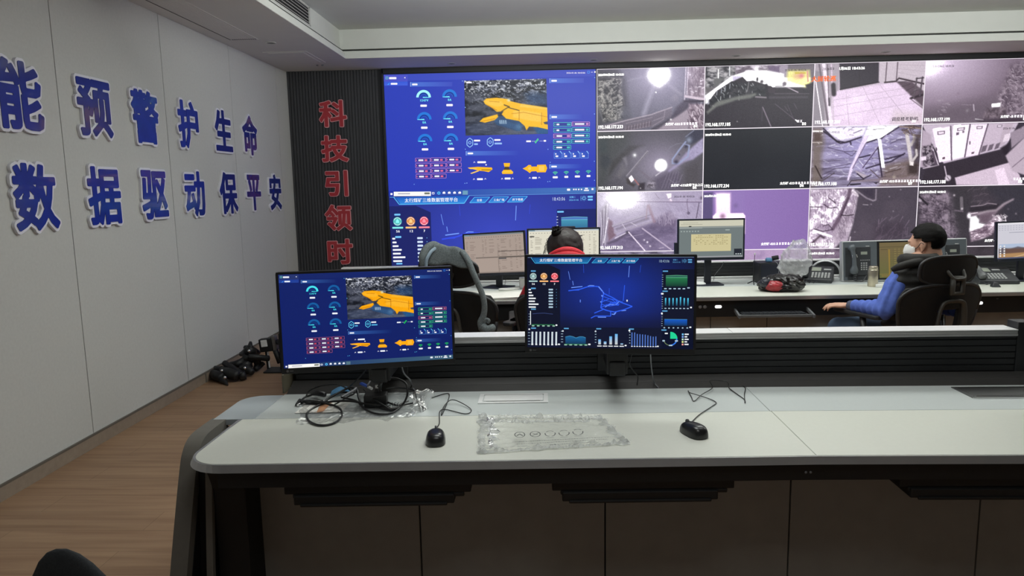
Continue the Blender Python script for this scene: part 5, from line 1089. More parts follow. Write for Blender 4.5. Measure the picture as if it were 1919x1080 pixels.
# white work surface: two boards that meet at the joint; left one has a rounded front corner
wl = [(.7990, .0), (.7990, .418), (-1.075, .418)] + arcpts(-.975, .105, .105, 180, 270, 10)
wl[3:3] = [(-1.080, .30)]
P = lambda pts, z: [D(x, v, z) for x, v in pts]
MB().prism(P(wl, .732), P(wl, .750)).build('worktop', M['top'], desk, bevel=.0015)
wr = [(.8010, 0), (XR, 0), (XR, .418), (.8010, .418)]
MB().prism(P(wr, .732), P(wr, .750)).build('worktop', M['top'], desk, bevel=.0015)
# dark edge round the work surface
tr = MB()
outer = [(XR, -.012)] + [(.8, -.012)] + [(-.965, -.014)] + arcpts(-.965, .125, .139, 270, 180, 10) + [(-1.112, .418)]
inner = [(XR, .0)] + [(.8, .0)] + [(-.975, .0)] + arcpts(-.975, .105, .105, 270, 180, 10) + [(-1.0755, .418)]
for (a, b, c, d) in zip(outer[:-1], outer[1:], inner[1:], inner[:-1]):
    tr.prism(P([a, b, c, d], .726), P([(a[0] * .4 + d[0] * .6, a[1] * .4 + d[1] * .6), (b[0] * .4 + c[0] * .6, b[1] * .4 + c[1] * .6), c, d], .7485))
tr.build('edge_trim', M['trim'], desk)
# rear ledge boards
for x0, x1 in ((-1.032, .795), (.797, XR)): deskbox(MB(), x0, x1, .4195, .720, .730, .7502).build('rear_ledge', M['ledge'], desk, bevel=.001)
el = [(-1.0345, .4195), (-1.0345, .712), (-1.10, .712)] + arcpts(-1.10, .63, .082, 90, 180, 8) + [(-1.182, .4195)]
MB().prism(P(el, .728), P(el, .7498)).build('end_ledge', mat('laminate_grey_end', (172, 180, 184), .35, noise=.015, nscale=90), desk, bevel=.002)
# black fascia and apron under the front
f = MB(); deskbox(f, -.98, XR, .004, .03, .672, .728); deskbox(f, -.98, XR, .03, .30, .70, .728); f.build('fascia', M['black'], desk)
f = MB(); deskbox(f, -1.02, XR, .20, .24, .648, .70); f.build('apron', M['black2'], desk)
for x, z in ((.772, .7), (.786, .7)): MB().ell(D(x, .003, z - .004), (.004, .003, .004)).build('socket', M['cable_grey'], desk)
# cabinet fronts
xs = [-1.067, -.428, .200, .822, 1.447, 2.07, 2.70, XR]
for a, b in zip(xs[:-1], xs[1:]): MB().prism(P([(a + .003, .262), (b - .002, .262), (b - .002, .28), (a + .003, .28)], .075), P([(a + .003, .262), (b - .002, .262), (b - .002, .28), (a + .003, .28)], .672)).build('cabinet_door', M['door'], desk, bevel=.0015)
f = MB(); deskbox(f, -1.07, XR, .282, .74, .08, .726); f.m(1); deskbox(f, -1.0, XR, .32, .70, .0, .08); f.build('carcass', [M['black2'], M['black']], desk)
# left end: bent outer frame, black recess, thin grey upright, black pedestal
fx0, fx1 = -1.19, -1.135


def legframe(x0, x1, front, th, zt, mb):
    """frame following top -> rounded corner -> sloping front; front = list of (y, z)"""
    P0 = [Vector((0, y, z)) for y, z in front]; inn = []
    for i in range(len(P0)):
        t = (P0[min(i + 1, len(P0) - 1)] - P0[max(i - 1, 0)]).normalized(); inn.append(P0[i] + Vector((0, t.z * -1, t.y)) * -th if False else P0[i] + Vector((0, -t.z, t.y)) * th)
    for i in range(len(P0) - 1):
        a, b, c, d = P0[i], P0[i + 1], inn[i + 1], inn[i]
        mb.prism([(x0, q.y, q.z) for q in (a, b, c, d)], [(x1, q.y, q.z) for q in (a, b, c, d)])
    return mb


prof = [(p_.y, p_.z) for p_ in spline([(0, 1.93, .0), (0, 1.99, .18), (0, 2.05, .36), (0, 2.118, .552), (0, 2.165, .672), (0, 2.188, .710), (0, 2.215, .733), (0, 2.25, .745), (0, 2.30, .749), (0, 2.41, .7495)], 5)]
mb = MB(); legframe(fx0, fx1, prof, -.035, .75, mb); mb.build('end_frame', M['frame'], desk)
rec = [(y + .045, min(z, .71)) for y, z in prof if z < .69] + [(2.44, .71)]
MB().prism([(fx0 + .004, y, z) for y, z in rec + [(2.44, 0)]], [(fx1 + .0, y, z) for y, z in rec + [(2.44, 0)]]).build('end_recess', M['black'], desk)
pts = [(2.075, .0), (2.11, .36), (2.15, .715), (2.45, .715), (2.45, 0)]
MB().prism([(-1.134, y + .03, z) for y, z in pts], [(-1.093, y + .03, z) for y, z in pts]).build('recess_panel', M['black'], desk)
pts = [(2.055, .0), (2.09, .36), (2.14, .715), (2.16, .715), (2.11, .36), (2.08, 0)]
MB().prism([(-1.092, y, z) for y, z in pts], [(-1.070, y, z) for y, z in pts]).build('end_upright', M['frame'], desk, bevel=.002)
pts = [(2.10, .0), (2.13, .36), (2.13, .60), (2.09, .69), (2.09, .726), (2.6, .726), (2.6, 0)]
MB().prism([(-1.069, y, z) for y, z in pts], [(-.965, y, z) for y, z in pts]).build('pedestal', M['black'], desk, bevel=.003)
# keyboard trays, pushed in
for i, (xa, xb) in enumerate(((-.79, -.225), (.02, .567), (1.056, 1.60), (2.1, 2.65))):
    k = MB(); deskbox(k, xa + .03, xb - .05, .012, .25, .610, .640); deskbox(k, xa, xb, .02, .25, .641, .671); deskbox(k, xa + .025, xb - .02, .02, .03, .628, .642)
    deskbox(k, xa + .05, xb - .07, .006, .014, .606, .616)
    k.build('keyboard_tray', M['black'], desk, bevel=.004)
# back: moulding, slatted panel, silver cap
yb = .722
f = MB()
for x0, x1 in ((-1.03, .797), (.797, XR)):
    f.prism([D(x0, yb, .735), D(x0, yb + .10, .735), D(x0, yb + .10, .778), D(x0, yb + .092, .780), D(x0, yb + .055, .762), D(x0, yb + .048, .763), D(x0, yb + .0, .744)],
            [D(x1, yb, .735), D(x1, yb + .10, .735), D(x1, yb + .10, .778), D(x1, yb + .092, .780), D(x1, yb + .055, .762), D(x1, yb + .048, .763), D(x1, yb + .0, .744)])
f.build('back_moulding', M['mould'], desk, bevel=.0015)
f = MB(); deskbox(f, -1.02, XR, yb + .105, yb + .13, .40, .945)
for k in range(6): deskbox(f, -1.02, XR, yb + .099, yb + .106, .7815 + k * .0262, .8045 + k * .0262)
f.build('slat_panel', M['black2'], desk, bevel=.0015)
f = MB(); deskbox(f, -1.02, 1.885, yb + .085, yb + .17, .934, .948); deskbox(f, -1.02, 1.885, yb + .082, yb + .09, .926, .936); f.build('cap_edge', M['trim'], desk, bevel=.002)
for x0, x1 in ((-1.02, .763), (.765, 1.885)): deskbox(MB(), x0, x1, yb + .083, yb + .178, .9485, .9525).build('cap', M['cap'], desk, bevel=.001)
MB().prism([(-1.045, 2.71, .7505), (-1.045, 2.835, .7505), (-1.045, 2.835, .862), (-1.045, 2.71, .826)], [(-1.0365, 2.71, .7505), (-1.0365, 2.835, .7505), (-1.0365, 2.835, .862), (-1.0365, 2.71, .826)]).build('end_plate', M['olive'], desk, bevel=.002)
MB().prism([(-1.046, 2.836, .40), (-1.0, 2.836, .40), (-1.0, 2.99, .40), (-1.046, 2.99, .40)], [(-1.046, 2.836, .95), (-1.0, 2.836, .95), (-1.0, 2.99, .95), (-1.046, 2.99, .95)]).build('back_end_post', M['mould'], desk, bevel=.002)
MB().box(1.89, 1.95, 2.86, 2.93, .76, .98).build('back_end_post', M['black2'], desk, bevel=.003)

# flip-up socket boxes let into the ledge
for nm, x0, x1, v0, v1, lb, dark in (('a', -.249, .014, .553, .672, 'silver flip-up cable box in the desk ledge between the two blue-screen monitors', 0), ('b', 1.572, 1.90, .55, .690, 'dark steel flip-up cable box in the desk ledge at the right edge', 1)):
    t = thing('cable_box', lb, 'cable box', tuple(D((x0 + x1) / 2, v0, .7502)))
    ms = M['silver'] if not dark else M['silver_d']
    k = MB(); deskbox(k, x0, x1, v0, v0 + .016, .7503, .7535); deskbox(k, x0, x1, v1 - .012, v1, .7503, .7535); deskbox(k, x0, x0 + .016, v0 + .016, v1 - .012, .7503, .7535); deskbox(k, x1 - .016, x1, v0 + .016, v1 - .012, .7503, .7535); k.build('frame', M['silver'] if not dark else M['silver_d'], t, bevel=.001)
    k = MB(); deskbox(k, x0 + .019, x1 - .019, v0 + .03, v1 - .014, .7504, .7528); k.build('lid', ms, t, bevel=.001)
    k = MB(); deskbox(k, x0 + .03, x1 - .03, v0 + .0195, v0 + .0275, .7503, .7512); k.build('slot', M['vent'], t)
    if dark:
        k = MB(); deskbox(k, x0 + .0, x1, v0 - .006, v0 + .0, .7503, .756); k.build('front_lip', M['chrome'], t, bevel=.001)

# ================================================================== desk monitors
R3 = lambda e: Euler(e, 'XYZ').to_matrix().to_4x4()


def RZX(yaw, pitch, roll): return Matrix.Rotation(yaw, 4, 'Z') @ Matrix.Rotation(pitch, 4, 'X') @ Matrix.Rotation(roll, 4, 'Y')


def monitor(name, label, pos, yaw, pitch, roll, w, h, ui, base_z, bz=(.008, .008, .008, .020), stand_dy=.09, bezel='bezel', base_w=.22, arm_y=None, arm_x=0.0, group=None):
    """flat screen on a foot; pos = centre of the front face"""
    e = RZX(yaw, pitch, roll).to_euler('XYZ'); t = thing(name, label, 'monitor', pos, tuple(e), group)
    l, r, tp, b = bz; W, H = w - l - r, h - tp - b; cz = (b - tp) / 2
    k = MB(); k.rbox(-w / 2, w / 2, .004, .026, -h / 2, h / 2, .006, axis='y'); k.rbox(-w * .36, w * .36, .026, .052, -h * .38, h * .30, .03, axis='y')
    k.build('casing', M[bezel], t, local=True, bevel=.002)
    k = MB(); k.box(-w / 2, w / 2, 0, .005, h / 2 - tp, h / 2).box(-w / 2, w / 2, 0, .005, -h / 2, -h / 2 + b).box(-w / 2, -w / 2 + l, 0, .005, -h / 2 + b, h / 2 - tp).box(w / 2 - r, w / 2, 0, .005, -h / 2 + b, h / 2 - tp)
    k.build('bezel', M[bezel], t, local=True, bevel=.0012)
    k = MB(); k.ell((-w / 2 + .020, -.0006, -h / 2 + b * .5), (.0045, .0008, .0045)); k.box(-w / 2 + .028, -w / 2 + .040, -.0008, .0, -h / 2 + b * .5 - .0015, -h / 2 + b * .5 + .0015); k.build('badge', M['logo'], t, local=True)
    s = Screen(1000, 562, W, H, .00006); ui(s); s.build('screen', t, M['screen'], Matrix.Translation(((l - r) / 2, .0030, cz)))
    if arm_y is not None:      # arm hooked into the slatted panel behind
        mw = WM[t.name]; a = mw @ Vector((arm_x, .05, -.03)); px_ = a.x + .0; yw = fy(px_) + .722 + .098
        MB().box(px_ - .03, px_ + .03, a.y - .012, yw - .012, .845, .90).build('arm', M[bezel], t, bevel=.006)
        MB().box(px_ - .055, px_ + .055, yw - .016, yw - .001, .80, .93).build('mount_plate', M[bezel], t, bevel=.003)
        MB().box(px_ - .04, px_ + .04, a.y - .002, a.y + .022, .85, a.z + .05).build('bracket', M[bezel], t, bevel=.004)
        return t
    # foot: neck drops to the desk behind the screen
    mw = WM[t.name]; top = mw @ Vector((0, .055, -.04)); fd = (mw.to_3x3() @ Vector((0, 1, 0))); fd.z = 0; fd.normalize()
    bx = top + fd * stand_dy * .5; bx.z = base_z; A = Matrix.Translation(bx) @ Matrix.Rotation(atan2(-fd.x, fd.y), 4, 'Z')
    hgt = top.z - base_z; MB().box(-.027, .027, -.012, .012, .006, hgt - .02, A).box(-.04, .04, -.05, .012, hgt - .06, hgt + .03, A).build('neck', M[bezel], t, bevel=.004)
    MB().rbox(-base_w / 2, base_w / 2, -.10, .085, .0006, .009, .02, A).build('base', M[bezel], t, bevel=.002)
    return t


m1 = monitor('monitor', 'left near monitor with yellow mining machine on a blue dashboard', (-.627, 2.476, 1.091), .204, -.029, -.002, .614, .362, lambda s: ui_machine(s, PAL_DESK), .7502, arm_y=1, arm_x=.03)
m2 = monitor('monitor', 'middle near monitor with blue mine network map and charts', (.240, 2.549, 1.123), -.067, -.045, .007, .614, .362, lambda s: ui_mine(s, PMD), .7502, arm_y=1, arm_x=.03)
m3 = monitor('monitor', 'near monitor cut off by the right edge of the picture', (2.063, 2.55, 1.115), -.10, -.03, 0, .614, .40, lambda s: ui_mine(s, PMD), .7502, arm_y=1)
# cables hanging behind the near monitors
def cable(name, pts, r, m_, label, cat='cable', n=8, group=None):
    o = MB().tube(spline(pts, n), r, 7).build(name, m_, smooth=True); return tag(o, label, cat, group)


cable('monitor_cable', [atY(719, 684, 2.60), atY(719, 700, 2.62), atZ(714, 728, .763), atZ(716, 738, .7545)], .0028, M['cable_grey'], 'grey cable hanging straight down from the left near monitor')
cable('monitor_cable', [atY(752, 684, 2.60), atY(757, 700, 2.62), atY(768, 712, 2.66), atZ(772, 722, .765), atZ(778, 733, .753), atZ(795, 741, .753)], .0028, M['cable_grey'], 'grey cable curving right below the left near monitor')
cable('monitor_cable', [atY(690, 688, 2.60), atY(678, 703, 2.64), atY(664, 717, 2.68), atZ(650, 730, .756)], .0026, M['pcb'], 'thin dark cable slanting left below the left near monitor')
cable('monitor_cable', [atY(1184, 663, 2.62), atY(1180, 683, 2.66), atY(1186, 694, 2.70), atY(1195, 706, 2.73), atZ(1194, 722, .7625)], .0022, M['pcb'], 'thin dark kinked cable below the middle near monitor')
cable('monitor_cable', [atY(1219, 663, 2.62), atY(1220, 680, 2.66), atY(1222, 698, 2.70), atZ(1226, 717, .764), atZ(1234, 727, .7535)], .0026, M['cable_grey'], 'grey cable hanging below the right half of the middle near monitor')

# ================================================================== mice
def mouse(name, label, x, y, yaw):
    t = thing(name, label, 'computer mouse', (x, y, .7502), (0, 0, yaw))
    def fn(u, v):
        a = u * 2 * pi; ph = v * pi / 2; cx = cos(a); sy = sin(a)
        w = .031 * (1 - .12 * sy); l = .056; zz = .036 * (sin(ph) ** .8) * (1 - .18 * sy * cos(ph))
        e = .75; X = w * abs(cx) ** e * (1 if cx > 0 else -1) * cos(ph) ** .55; Y = l * abs(sy) ** e * (1 if sy > 0 else -1) * cos(ph) ** .55
        return (X, Y, .002 + zz)
    b = MB().grid(fn, 28, 9); b.add([(0.029 * cos(2 * pi * i / 20), .054 * sin(2 * pi * i / 20), .0008) for i in range(20)], [tuple(range(19, -1, -1))])
    b.build('body', mat('mouse_black', (28, 29, 31), .28, noise=.05, spec=.55), t, local=True, smooth=True)
    MB().lathe([(.008, -.003), (.0085, 0), (.008, .003)], (0, 0, 0), 14, Matrix.Translation((0, .032, .033)) @ Matrix.Rotation(pi / 2, 4, 'Y')).build('scroll_wheel', M['phone'], t, local=True)
    MB().tube([(0, .012, .0375), (0, .03, .0345), (0, .052, .0195)], .0008, 5).build('button_seam', M['black'], t, local=True)
    return t


mo = mouse('computer_mouse', 'black wired mouse on the desk left of the clear plastic bag', -.348, 2.165, .12)
k = MB().tube(spline([(-.355, 2.216, .762), atZ(812, 806, .756), atZ(823, 795, .7535), atZ(824, 772, .7535), atZ(836, 768, .7535), atZ(872, 776, .7535), atZ(883, 768, .7535), atZ(862, 754, .760), atZ(845, 750, .763), atZ(832, 762, .757), atZ(827, 778, .7535), atZ(832, 770, .7535), atZ(842, 742, .7535), atZ(835, 738, .7535), atZ(808, 746, .7535)], 8), .0017, 6)
k.build('cord', M['pcb'], mo, smooth=True)
mo = mouse('computer_mouse', 'black wired mouse on the desk right of the clear plastic bag', .478, 2.222, .42)
k = MB().tube(spline([(.462, 2.272, .762), atZ(1292, 795, .7545), atZ(1310, 778, .7535), atZ(1334, 762, .7535), atZ(1342, 755, .7535), atZ(1330, 748, .754), atZ(1305, 740, .758), atZ(1292, 736, .757), atZ(1290, 733, .755), atZ(1296, 745, .7535), atZ(1301, 752, .7535), atZ(1315, 740, .758), atZ(1335, 727, .762), D(.66, .735, .775), atZ(1362, 716, .775), atZ(1366, 727, .757), atZ(1380, 738, .7535), atZ(1395, 749, .7535), atZ(1396, 755, .7535), atZ(1395, 740, .7535), atZ(1397, 728, .7535), atZ(1392, 724, .7535)], 8), .0017, 6)
k.build('cord', M['pcb'], mo, smooth=True)

# ================================================================== heap of cables with an adapter, on a flattened bag
def crumple(c0, c1, c2, c3, nu, nv, amp, seed, base=.7505, thick=.0):
    rs = np.random.RandomState(seed); gx = [rs.rand(6, 8) for _ in range(3)]
    def val(g, u, v):
        x, y = u * (g.shape[1] - 1.001), v * (g.shape[0] - 1.001); i, j = int(x), int(y); a, b = x - i, y - j
        return (g[j, i] * (1 - a) + g[j, i + 1] * a) * (1 - b) + (g[j + 1, i] * (1 - a) + g[j + 1, i + 1] * a) * b
    jit = rs.randn(400) * .5
    def fn(u, v):
        P_ = (Vector(c0) * (1 - u) + Vector(c1) * u) * (1 - v) + (Vector(c3) * (1 - u) + Vector(c2) * u) * v
        h = abs(val(gx[0], u, v) - .5) * 1.2 + abs(val(gx[1], (u * 2.7) % 1, (v * 2.1) % 1) - .5) * .7 + abs(val(gx[2], (u * 5.3 + v) % 1, (v * 4.1 + u * .7) % 1) - .5) * .5
        e = min(u, 1 - u, v, 1 - v); P_ = P_ + Vector((.006 * sin(v * 23 + seed), .006 * sin(u * 19 + seed), 0)) * (1 if e < .02 else 0)
        ed = 1 + 1.2 * max(0, 1 - e / .07); return (P_.x, P_.y, base + .0015 + amp * h * ed)
    return MB().grid(fn, nu, nv)


bag = thing('packing_bag', 'flattened clear plastic bag with printed paper lying under the heap of black cables', 'plastic bag', (-.67, 2.5, .7502))
crumple(atZ(556, 800, .75), atZ(770, 790, .75), atZ(806, 738, .75), atZ(575, 745, .75), 44, 22, .010, 3).build('film', M['film2'], bag)
MB().grid(lambda u, v: tuple((lambda p_: (p_.x, p_.y, .7524 + .006 * sin(u * 5) * v + .004 * u))((Vector(atZ(552, 776, .75)) * (1 - u) + Vector(atZ(640, 775, .75)) * u) * (1 - v) + (Vector(atZ(575, 757, .75)) * (1 - u) + Vector(atZ(660, 752, .75)) * u) * v)), 10, 6).build('paper', M['paper'], bag, solid=.0006)
MB().grid(lambda u, v: tuple((lambda p_: (p_.x, p_.y, .7535 + .006 * sin((.3 + u * .4) * 5) * v + .005 * u))((Vector(atZ(590, 776, .75)) * (1 - u) + Vector(atZ(606, 775, .75)) * u) * (1 - v) + (Vector(atZ(606, 758, .75)) * (1 - u) + Vector(atZ(622, 758, .75)) * u) * v)), 4, 4).build('orange_print', M['kraft'], bag)
MB().grid(lambda u, v: tuple((lambda p_: (p_.x, p_.y, .757 + .012 * sin(u * 3)))((Vector(atZ(618, 746, .75)) * (1 - u) + Vector(atZ(662, 740, .75)) * u) * (1 - v) + (Vector(atZ(622, 736, .75)) * (1 - u) + Vector(atZ(655, 730, .75)) * u) * v)), 8, 4).build('blue_print', M['bluebag'], bag)
# upright crumpled end of the bag at right
MB().grid(lambda u, v: tuple(Vector(atZ(768 + 38 * u, 774 - 6 * u, .7508)) + Vector((.010 * sin(v * 7 + u * 4), .09 * v + .012 * sin(u * 9), .066 * sin(v * 2.2) * (1 - .5 * abs(u - .5)) + .006 * sin(u * 15 + v * 6) * v))), 16, 12).build('upturned_end', M['film3'], bag)

ad = thing('power_adapter', 'black power brick standing in the heap of cables', 'power adapter', tuple(atZ(703, 768, .752)))
c = atZ(703, 764, .752); T = Matrix.Translation((c.x, c.y + .02, .7545)) @ Matrix.Rotation(.12, 4, 'Z')
MB().rbox(-.042, .042, -.03, .03, 0, .045, .006, T).build('brick', M['pcb'], ad, bevel=.004)
MB().tube([T @ Vector((.0, .02, .044)), T @ Vector((.002, .02, .06))], [.010, .007], 10).build('plug', M['bezel'], ad)
MB().lathe([(.0055, .0), (.006, .012), (.004, .014)], T @ Vector((.002, .02, .059)), 10).build('plug_collar', M['silver'], ad)
CB = [('cable_coil', 'large loop of black cable hanging over the front of the ledge', .0042, [(728, 762, .765), (690, 758, .772), (655, 752, .775), (610, 755, .765), (578, 772, .7548), (577, 787, .7548), (592, 796, .7548), (612, 797, .7548), (632, 790, .7548), (641, 777, .7548), (634, 764, .758), (610, 756, .768), (585, 752, .770), (568, 752, .764)]),
      ('cable_coil', 'black cable arching highest over the heap beside the power brick', .0040, [(640, 745, .785), (668, 752, .775), (684, 767, .760), (706, 776, .756), (732, 775, .756), (752, 762, .762), (763, 742, .800), (762, 722, .835), (750, 712, .85), (733, 709, .855), (718, 714, .85), (708, 726, .83)]),
      ('cable_coil', 'black cable lying in a wide right-hand curve over the clear bag', .0036, [(685, 736, .795), (705, 742, .785), (722, 752, .768), (745, 760, .757), (768, 757, .757), (785, 751, .757), (789, 745, .758), (780, 735, .765), (765, 729, .772), (740, 727, .775), (722, 729, .778)]),
      ('cable_coil', 'black cable bundle at the left end of the heap', .0045, [(562, 750, .7555), (570, 756, .757), (600, 757, .762), (618, 746, .775), (640, 734, .79), (655, 727, .8), (668, 730, .795), (672, 745, .775), (678, 760, .76)]),
      ('cable_coil', 'thin black cable bent sharply over the left of the heap', .0028, [(574, 742, .760), (580, 733, .775), (600, 724, .795), (630, 721, .80), (650, 728, .795), (664, 737, .785), (650, 745, .775), (630, 757, .762), (618, 760, .757), (612, 748, .765)]),
      ('cable_coil', 'thin black cable crossing in front of the power brick', .0028, [(682, 730, .795), (690, 740, .79), (700, 748, .788), (716, 758, .775), (736, 768, .757), (752, 757, .757), (766, 752, .757)]),
      ('cable_coil', 'black cable with a thick plug at the left of the heap', .0040, [(608, 740, .775), (594, 737, .772), (582, 741, .766), (570, 746, .758), (566, 752, .7565), (580, 756, .757), (606, 752, .763)])]
for i, (nm, lb, r, pts) in enumerate(CB):
    pts3 = [atZ(x, y, z) for x, y, z in pts]; t = thing(nm, lb, 'cable', tuple(pts3[0])); MB().tube(spline(pts3, 10), r, 8).build('cable', M['pcb'], t, smooth=True)
    if i == 3: MB().tube([pts3[0], atZ(556, 759, .7565)], [.006, .006], 8).build('plug', M['bezel'], t); MB().tube([atZ(562, 758, .7567), atZ(558, 760, .7565)], .0052, 8).build('metal_end', M['chrome'], t)
    if i == 6: MB().tube([pts3[0], pts3[1], atZ(584, 739, .768)], [.010, .011, .006], 10).build('plug', M['bezel'], t, smooth=True)
    if i == 1: MB().tube([pts3[0], atZ(664, 732, .795), atZ(668, 728, .80)], [.005, .006, .006], 8).build('plug', M['cable_grey'], t)
t = thing('video_connector', 'blue video plug with grey cable end on top of the heap', 'connector', tuple(atZ(682, 722, .79)))
A0, A1 = atZ(677, 719, .80), atZ(690, 725, .795)
MB().tube([A0, A1], .009, 6, flat=(1, .6)).build('shell', M['blue'], t); MB().tube([A1, atZ(697, 729, .79)], .006, 6).build('pins', M['silver'], t)
MB().tube(spline([atZ(688, 724, .80), atZ(692, 718, .81), atZ(696, 710, .82)], 6), .0035, 7).build('cable_end', M['cable_grey'], t, smooth=True)
t = thing('cable_plug', 'black plug with ribbed sleeve lying right of the power brick', 'connector', tuple(atZ(730, 768, .757)))
MB().tube([atZ(712, 765, .760), atZ(722, 766, .760), atZ(732, 768, .758), atZ(746, 766, .757)], [.005, .008, .009, .007], 8).build('body', M['pcb'], t, smooth=True)
for q in range(4): MB().tube([atZ(724 + q * 6, 760 - q * 0, .760), atZ(729 + q * 6, 755, .760)], .002, 6).build('rib', M['phone'], t)

# clear bag with printed warning marks, in the middle of the desk
cb = thing('clear_bag', 'crinkled clear plastic bag with printed symbols lying on the white desk', 'plastic bag', (0, 2.2, .7502))
b0, b1, b2, b3 = atZ(896, 852, .75), atZ(1181, 834, .75), atZ(1128, 783, .75), atZ(897, 781, .75)
crumple(b0, b1, b2, b3, 60, 30, .011, 8).build('film', M['film'], cb)
def edge_band(A, B, inward, seed, name):
    """puckered rim of the bag, its film whitened to stand in for highlights"""
    rs_ = np.random.RandomState(seed); n = 70; jz = np.abs(np.convolve(rs_.randn(n + 9), np.ones(3) / 3, 'same')); jx = np.convolve(rs_.randn(n + 9), np.ones(4) / 4, 'same'); inw = Vector(inward)
    def fn(u, v):
        i = min(n, int(u * n)); p_ = Vector(A).lerp(Vector(B), u); w_ = .030 * (.5 + .9 * abs(jx[i])); p_ = p_ + inw * (w_ * v - .006 * jx[i])
        return (p_.x, p_.y, .7515 + .011 * jz[i] * sin(v * pi) + .004 * (1 - v) * jz[(i * 3) % n])
    MB().grid(fn, n, 6).build(name, M['film3'], cb, smooth=False)


edge_band(b0, b1, (0, 1, 0), 2, 'highlight_edge'); edge_band(b3, b2, (0, -1, 0), 3, 'highlight_edge'); edge_band(b0, b3, (1, 0, 0), 5, 'highlight_edge'); edge_band(b1, b2, (-1, .2, 0), 6, 'highlight_edge')
edge_band(Vector(b3).lerp(b2, .02) + Vector((0, -.05, .004)), Vector(b3).lerp(b2, .9) + Vector((0, -.035, .004)), (0, -.8, 0), 11, 'fold'); edge_band(Vector(b0) + Vector((.03, .03, .004)), Vector(b3) + Vector((.03, -.03, .004)), (.8, .1, 0), 14, 'fold')
pr = MB(); zt = .7715


def on(x, y): p_ = atZ(x, y, zt); return (p_.x, p_.y, zt)


def strip(pts, w_):
    Q = [Vector(on(*p_)) for p_ in pts]
    for a, b in zip(Q[:-1], Q[1:]):
        d = (b - a); n = Vector((-d.y, d.x, 0)).normalized() * w_ / 2; pr.quad(a + n, b + n, b - n, a - n)


for cx_, cy_ in ((974, 815), (1003, 814), (1031, 813), (1057, 812), (1083, 810)):
    el_ = [(cx_ + 9.5 * cos(radians(a)), cy_ + 5.2 * sin(radians(a))) for a in range(0, 361, 30)]
    k_ = [974, 1003, 1031, 1057, 1083].index(cx_)
    if k_ < 2: strip(el_, .0026)
    if k_ == 0: strip([(968, 817), (974, 814), (980, 817)], .004); strip([(972, 812), (976, 812)], .002)
    if k_ == 1: strip([(996, 818), (1010, 811)], .002); strip([(998, 813), (1008, 815)], .003)
    if k_ >= 2:
        for a0 in (100, 220, 340): strip([(cx_ + 9.5 * cos(radians(a0 + q)), cy_ + 5.2 * sin(radians(a0 + q))) for q in range(0, 95, 15)], .0026)
        strip([(cx_ - 7, cy_ + 7.5), (cx_ + 7, cy_ + 7)], .0018)
rs2 = random.Random(9)
for ln, (xa, xb, ya, yb2) in enumerate(((960, 1145, 829, 819), (968, 1140, 833, 823), (1030, 1068, 834, 832))):
    x = xa
    while x < xb:
        l = rs2.uniform(1.5, 4.5); f_ = (x - xa) / (xb - xa); f2 = (min(x + l, xb) - xa) / (xb - xa); strip([(x, ya + (yb2 - ya) * f_), (min(x + l, xb), ya + (yb2 - ya) * f2)], .0026); x += l + 1.4
pr.build('print', M['ink'], cb, weld=False)

# loose monitor stands on the floor by the left wall
def arm_tube(k, pts, r): k.tube(pts, r, 8); return k


st = thing('monitor_stand', 'black monitor stand standing on the floor with grey clamp head and flat base plate', 'monitor stand', (-2.33, 5.95, 0))
MB().rbox(-2.42, -2.16, 5.86, 6.05, .001, .012, .01).build('base', M['black'], st, bevel=.003)
MB().box(-2.30, -2.27, 5.95, 5.98, .012, .33).build('post', M['black'], st, bevel=.004)
MB().tube([(-2.30, 5.96, .07), (-2.335, 5.98, .15), (-2.36, 6.0, .20)], .026, 8).build('arm', M['black'], st, smooth=True)
st = thing('monitor_stand', 'black and silver upright monitor arm with pale square plate leaning by the wall', 'monitor stand', (-2.46, 6.10, 0))
b_ = atZ(504, 693, 0); MB().tube([(b_.x, b_.y, .002), (b_.x - .02, b_.y + .02, .22)], .016, 8).build('post', M['black'], st)
MB().tube([(b_.x + .012, b_.y - .012, .02), (b_.x - .006, b_.y + .005, .21)], .007, 8).build('rail', M['silver'], st)
T = Matrix.Translation((b_.x - .012, b_.y, .215)) @ Matrix.Rotation(-.10, 4, 'Y')
MB().box(-.05, .065, -.03, .04, -.05, .065, T).build('head', M['black'], st, bevel=.008)
MB().box(-.026, .028, -.042, -.031, -.002, .058, T).build('plate', M['silver'], st, bevel=.003); MB().box(.067, .10, -.03, .04, -.05, .082, T).build('clamp', M['silver_d'], st, bevel=.006)
MB().tube([T @ Vector((.10, 0, .03)), T @ Vector((.145, 0, .0)), T @ Vector((.17, 0, -.09))], [.022, .026, .024], 8).build('arm', M['phone'], st, smooth=True)


def claw(label, cx_, cy_, cz_, pieces, bolts):
    t = thing('monitor_mount', label, 'monitor mount', (cx_, cy_, cz_), group='loose monitor mounts heaped by the left wall')
    for nm, pts, r in pieces: MB().tube(spline(pts, 5) if len(pts) > 2 else pts, r, 8).build(nm, M['black'], t, smooth=True)
    for b in bolts: MB().ell(b, (.012, .012, .012)).build('bolt', M['chrome'], t, smooth=True)
    return t


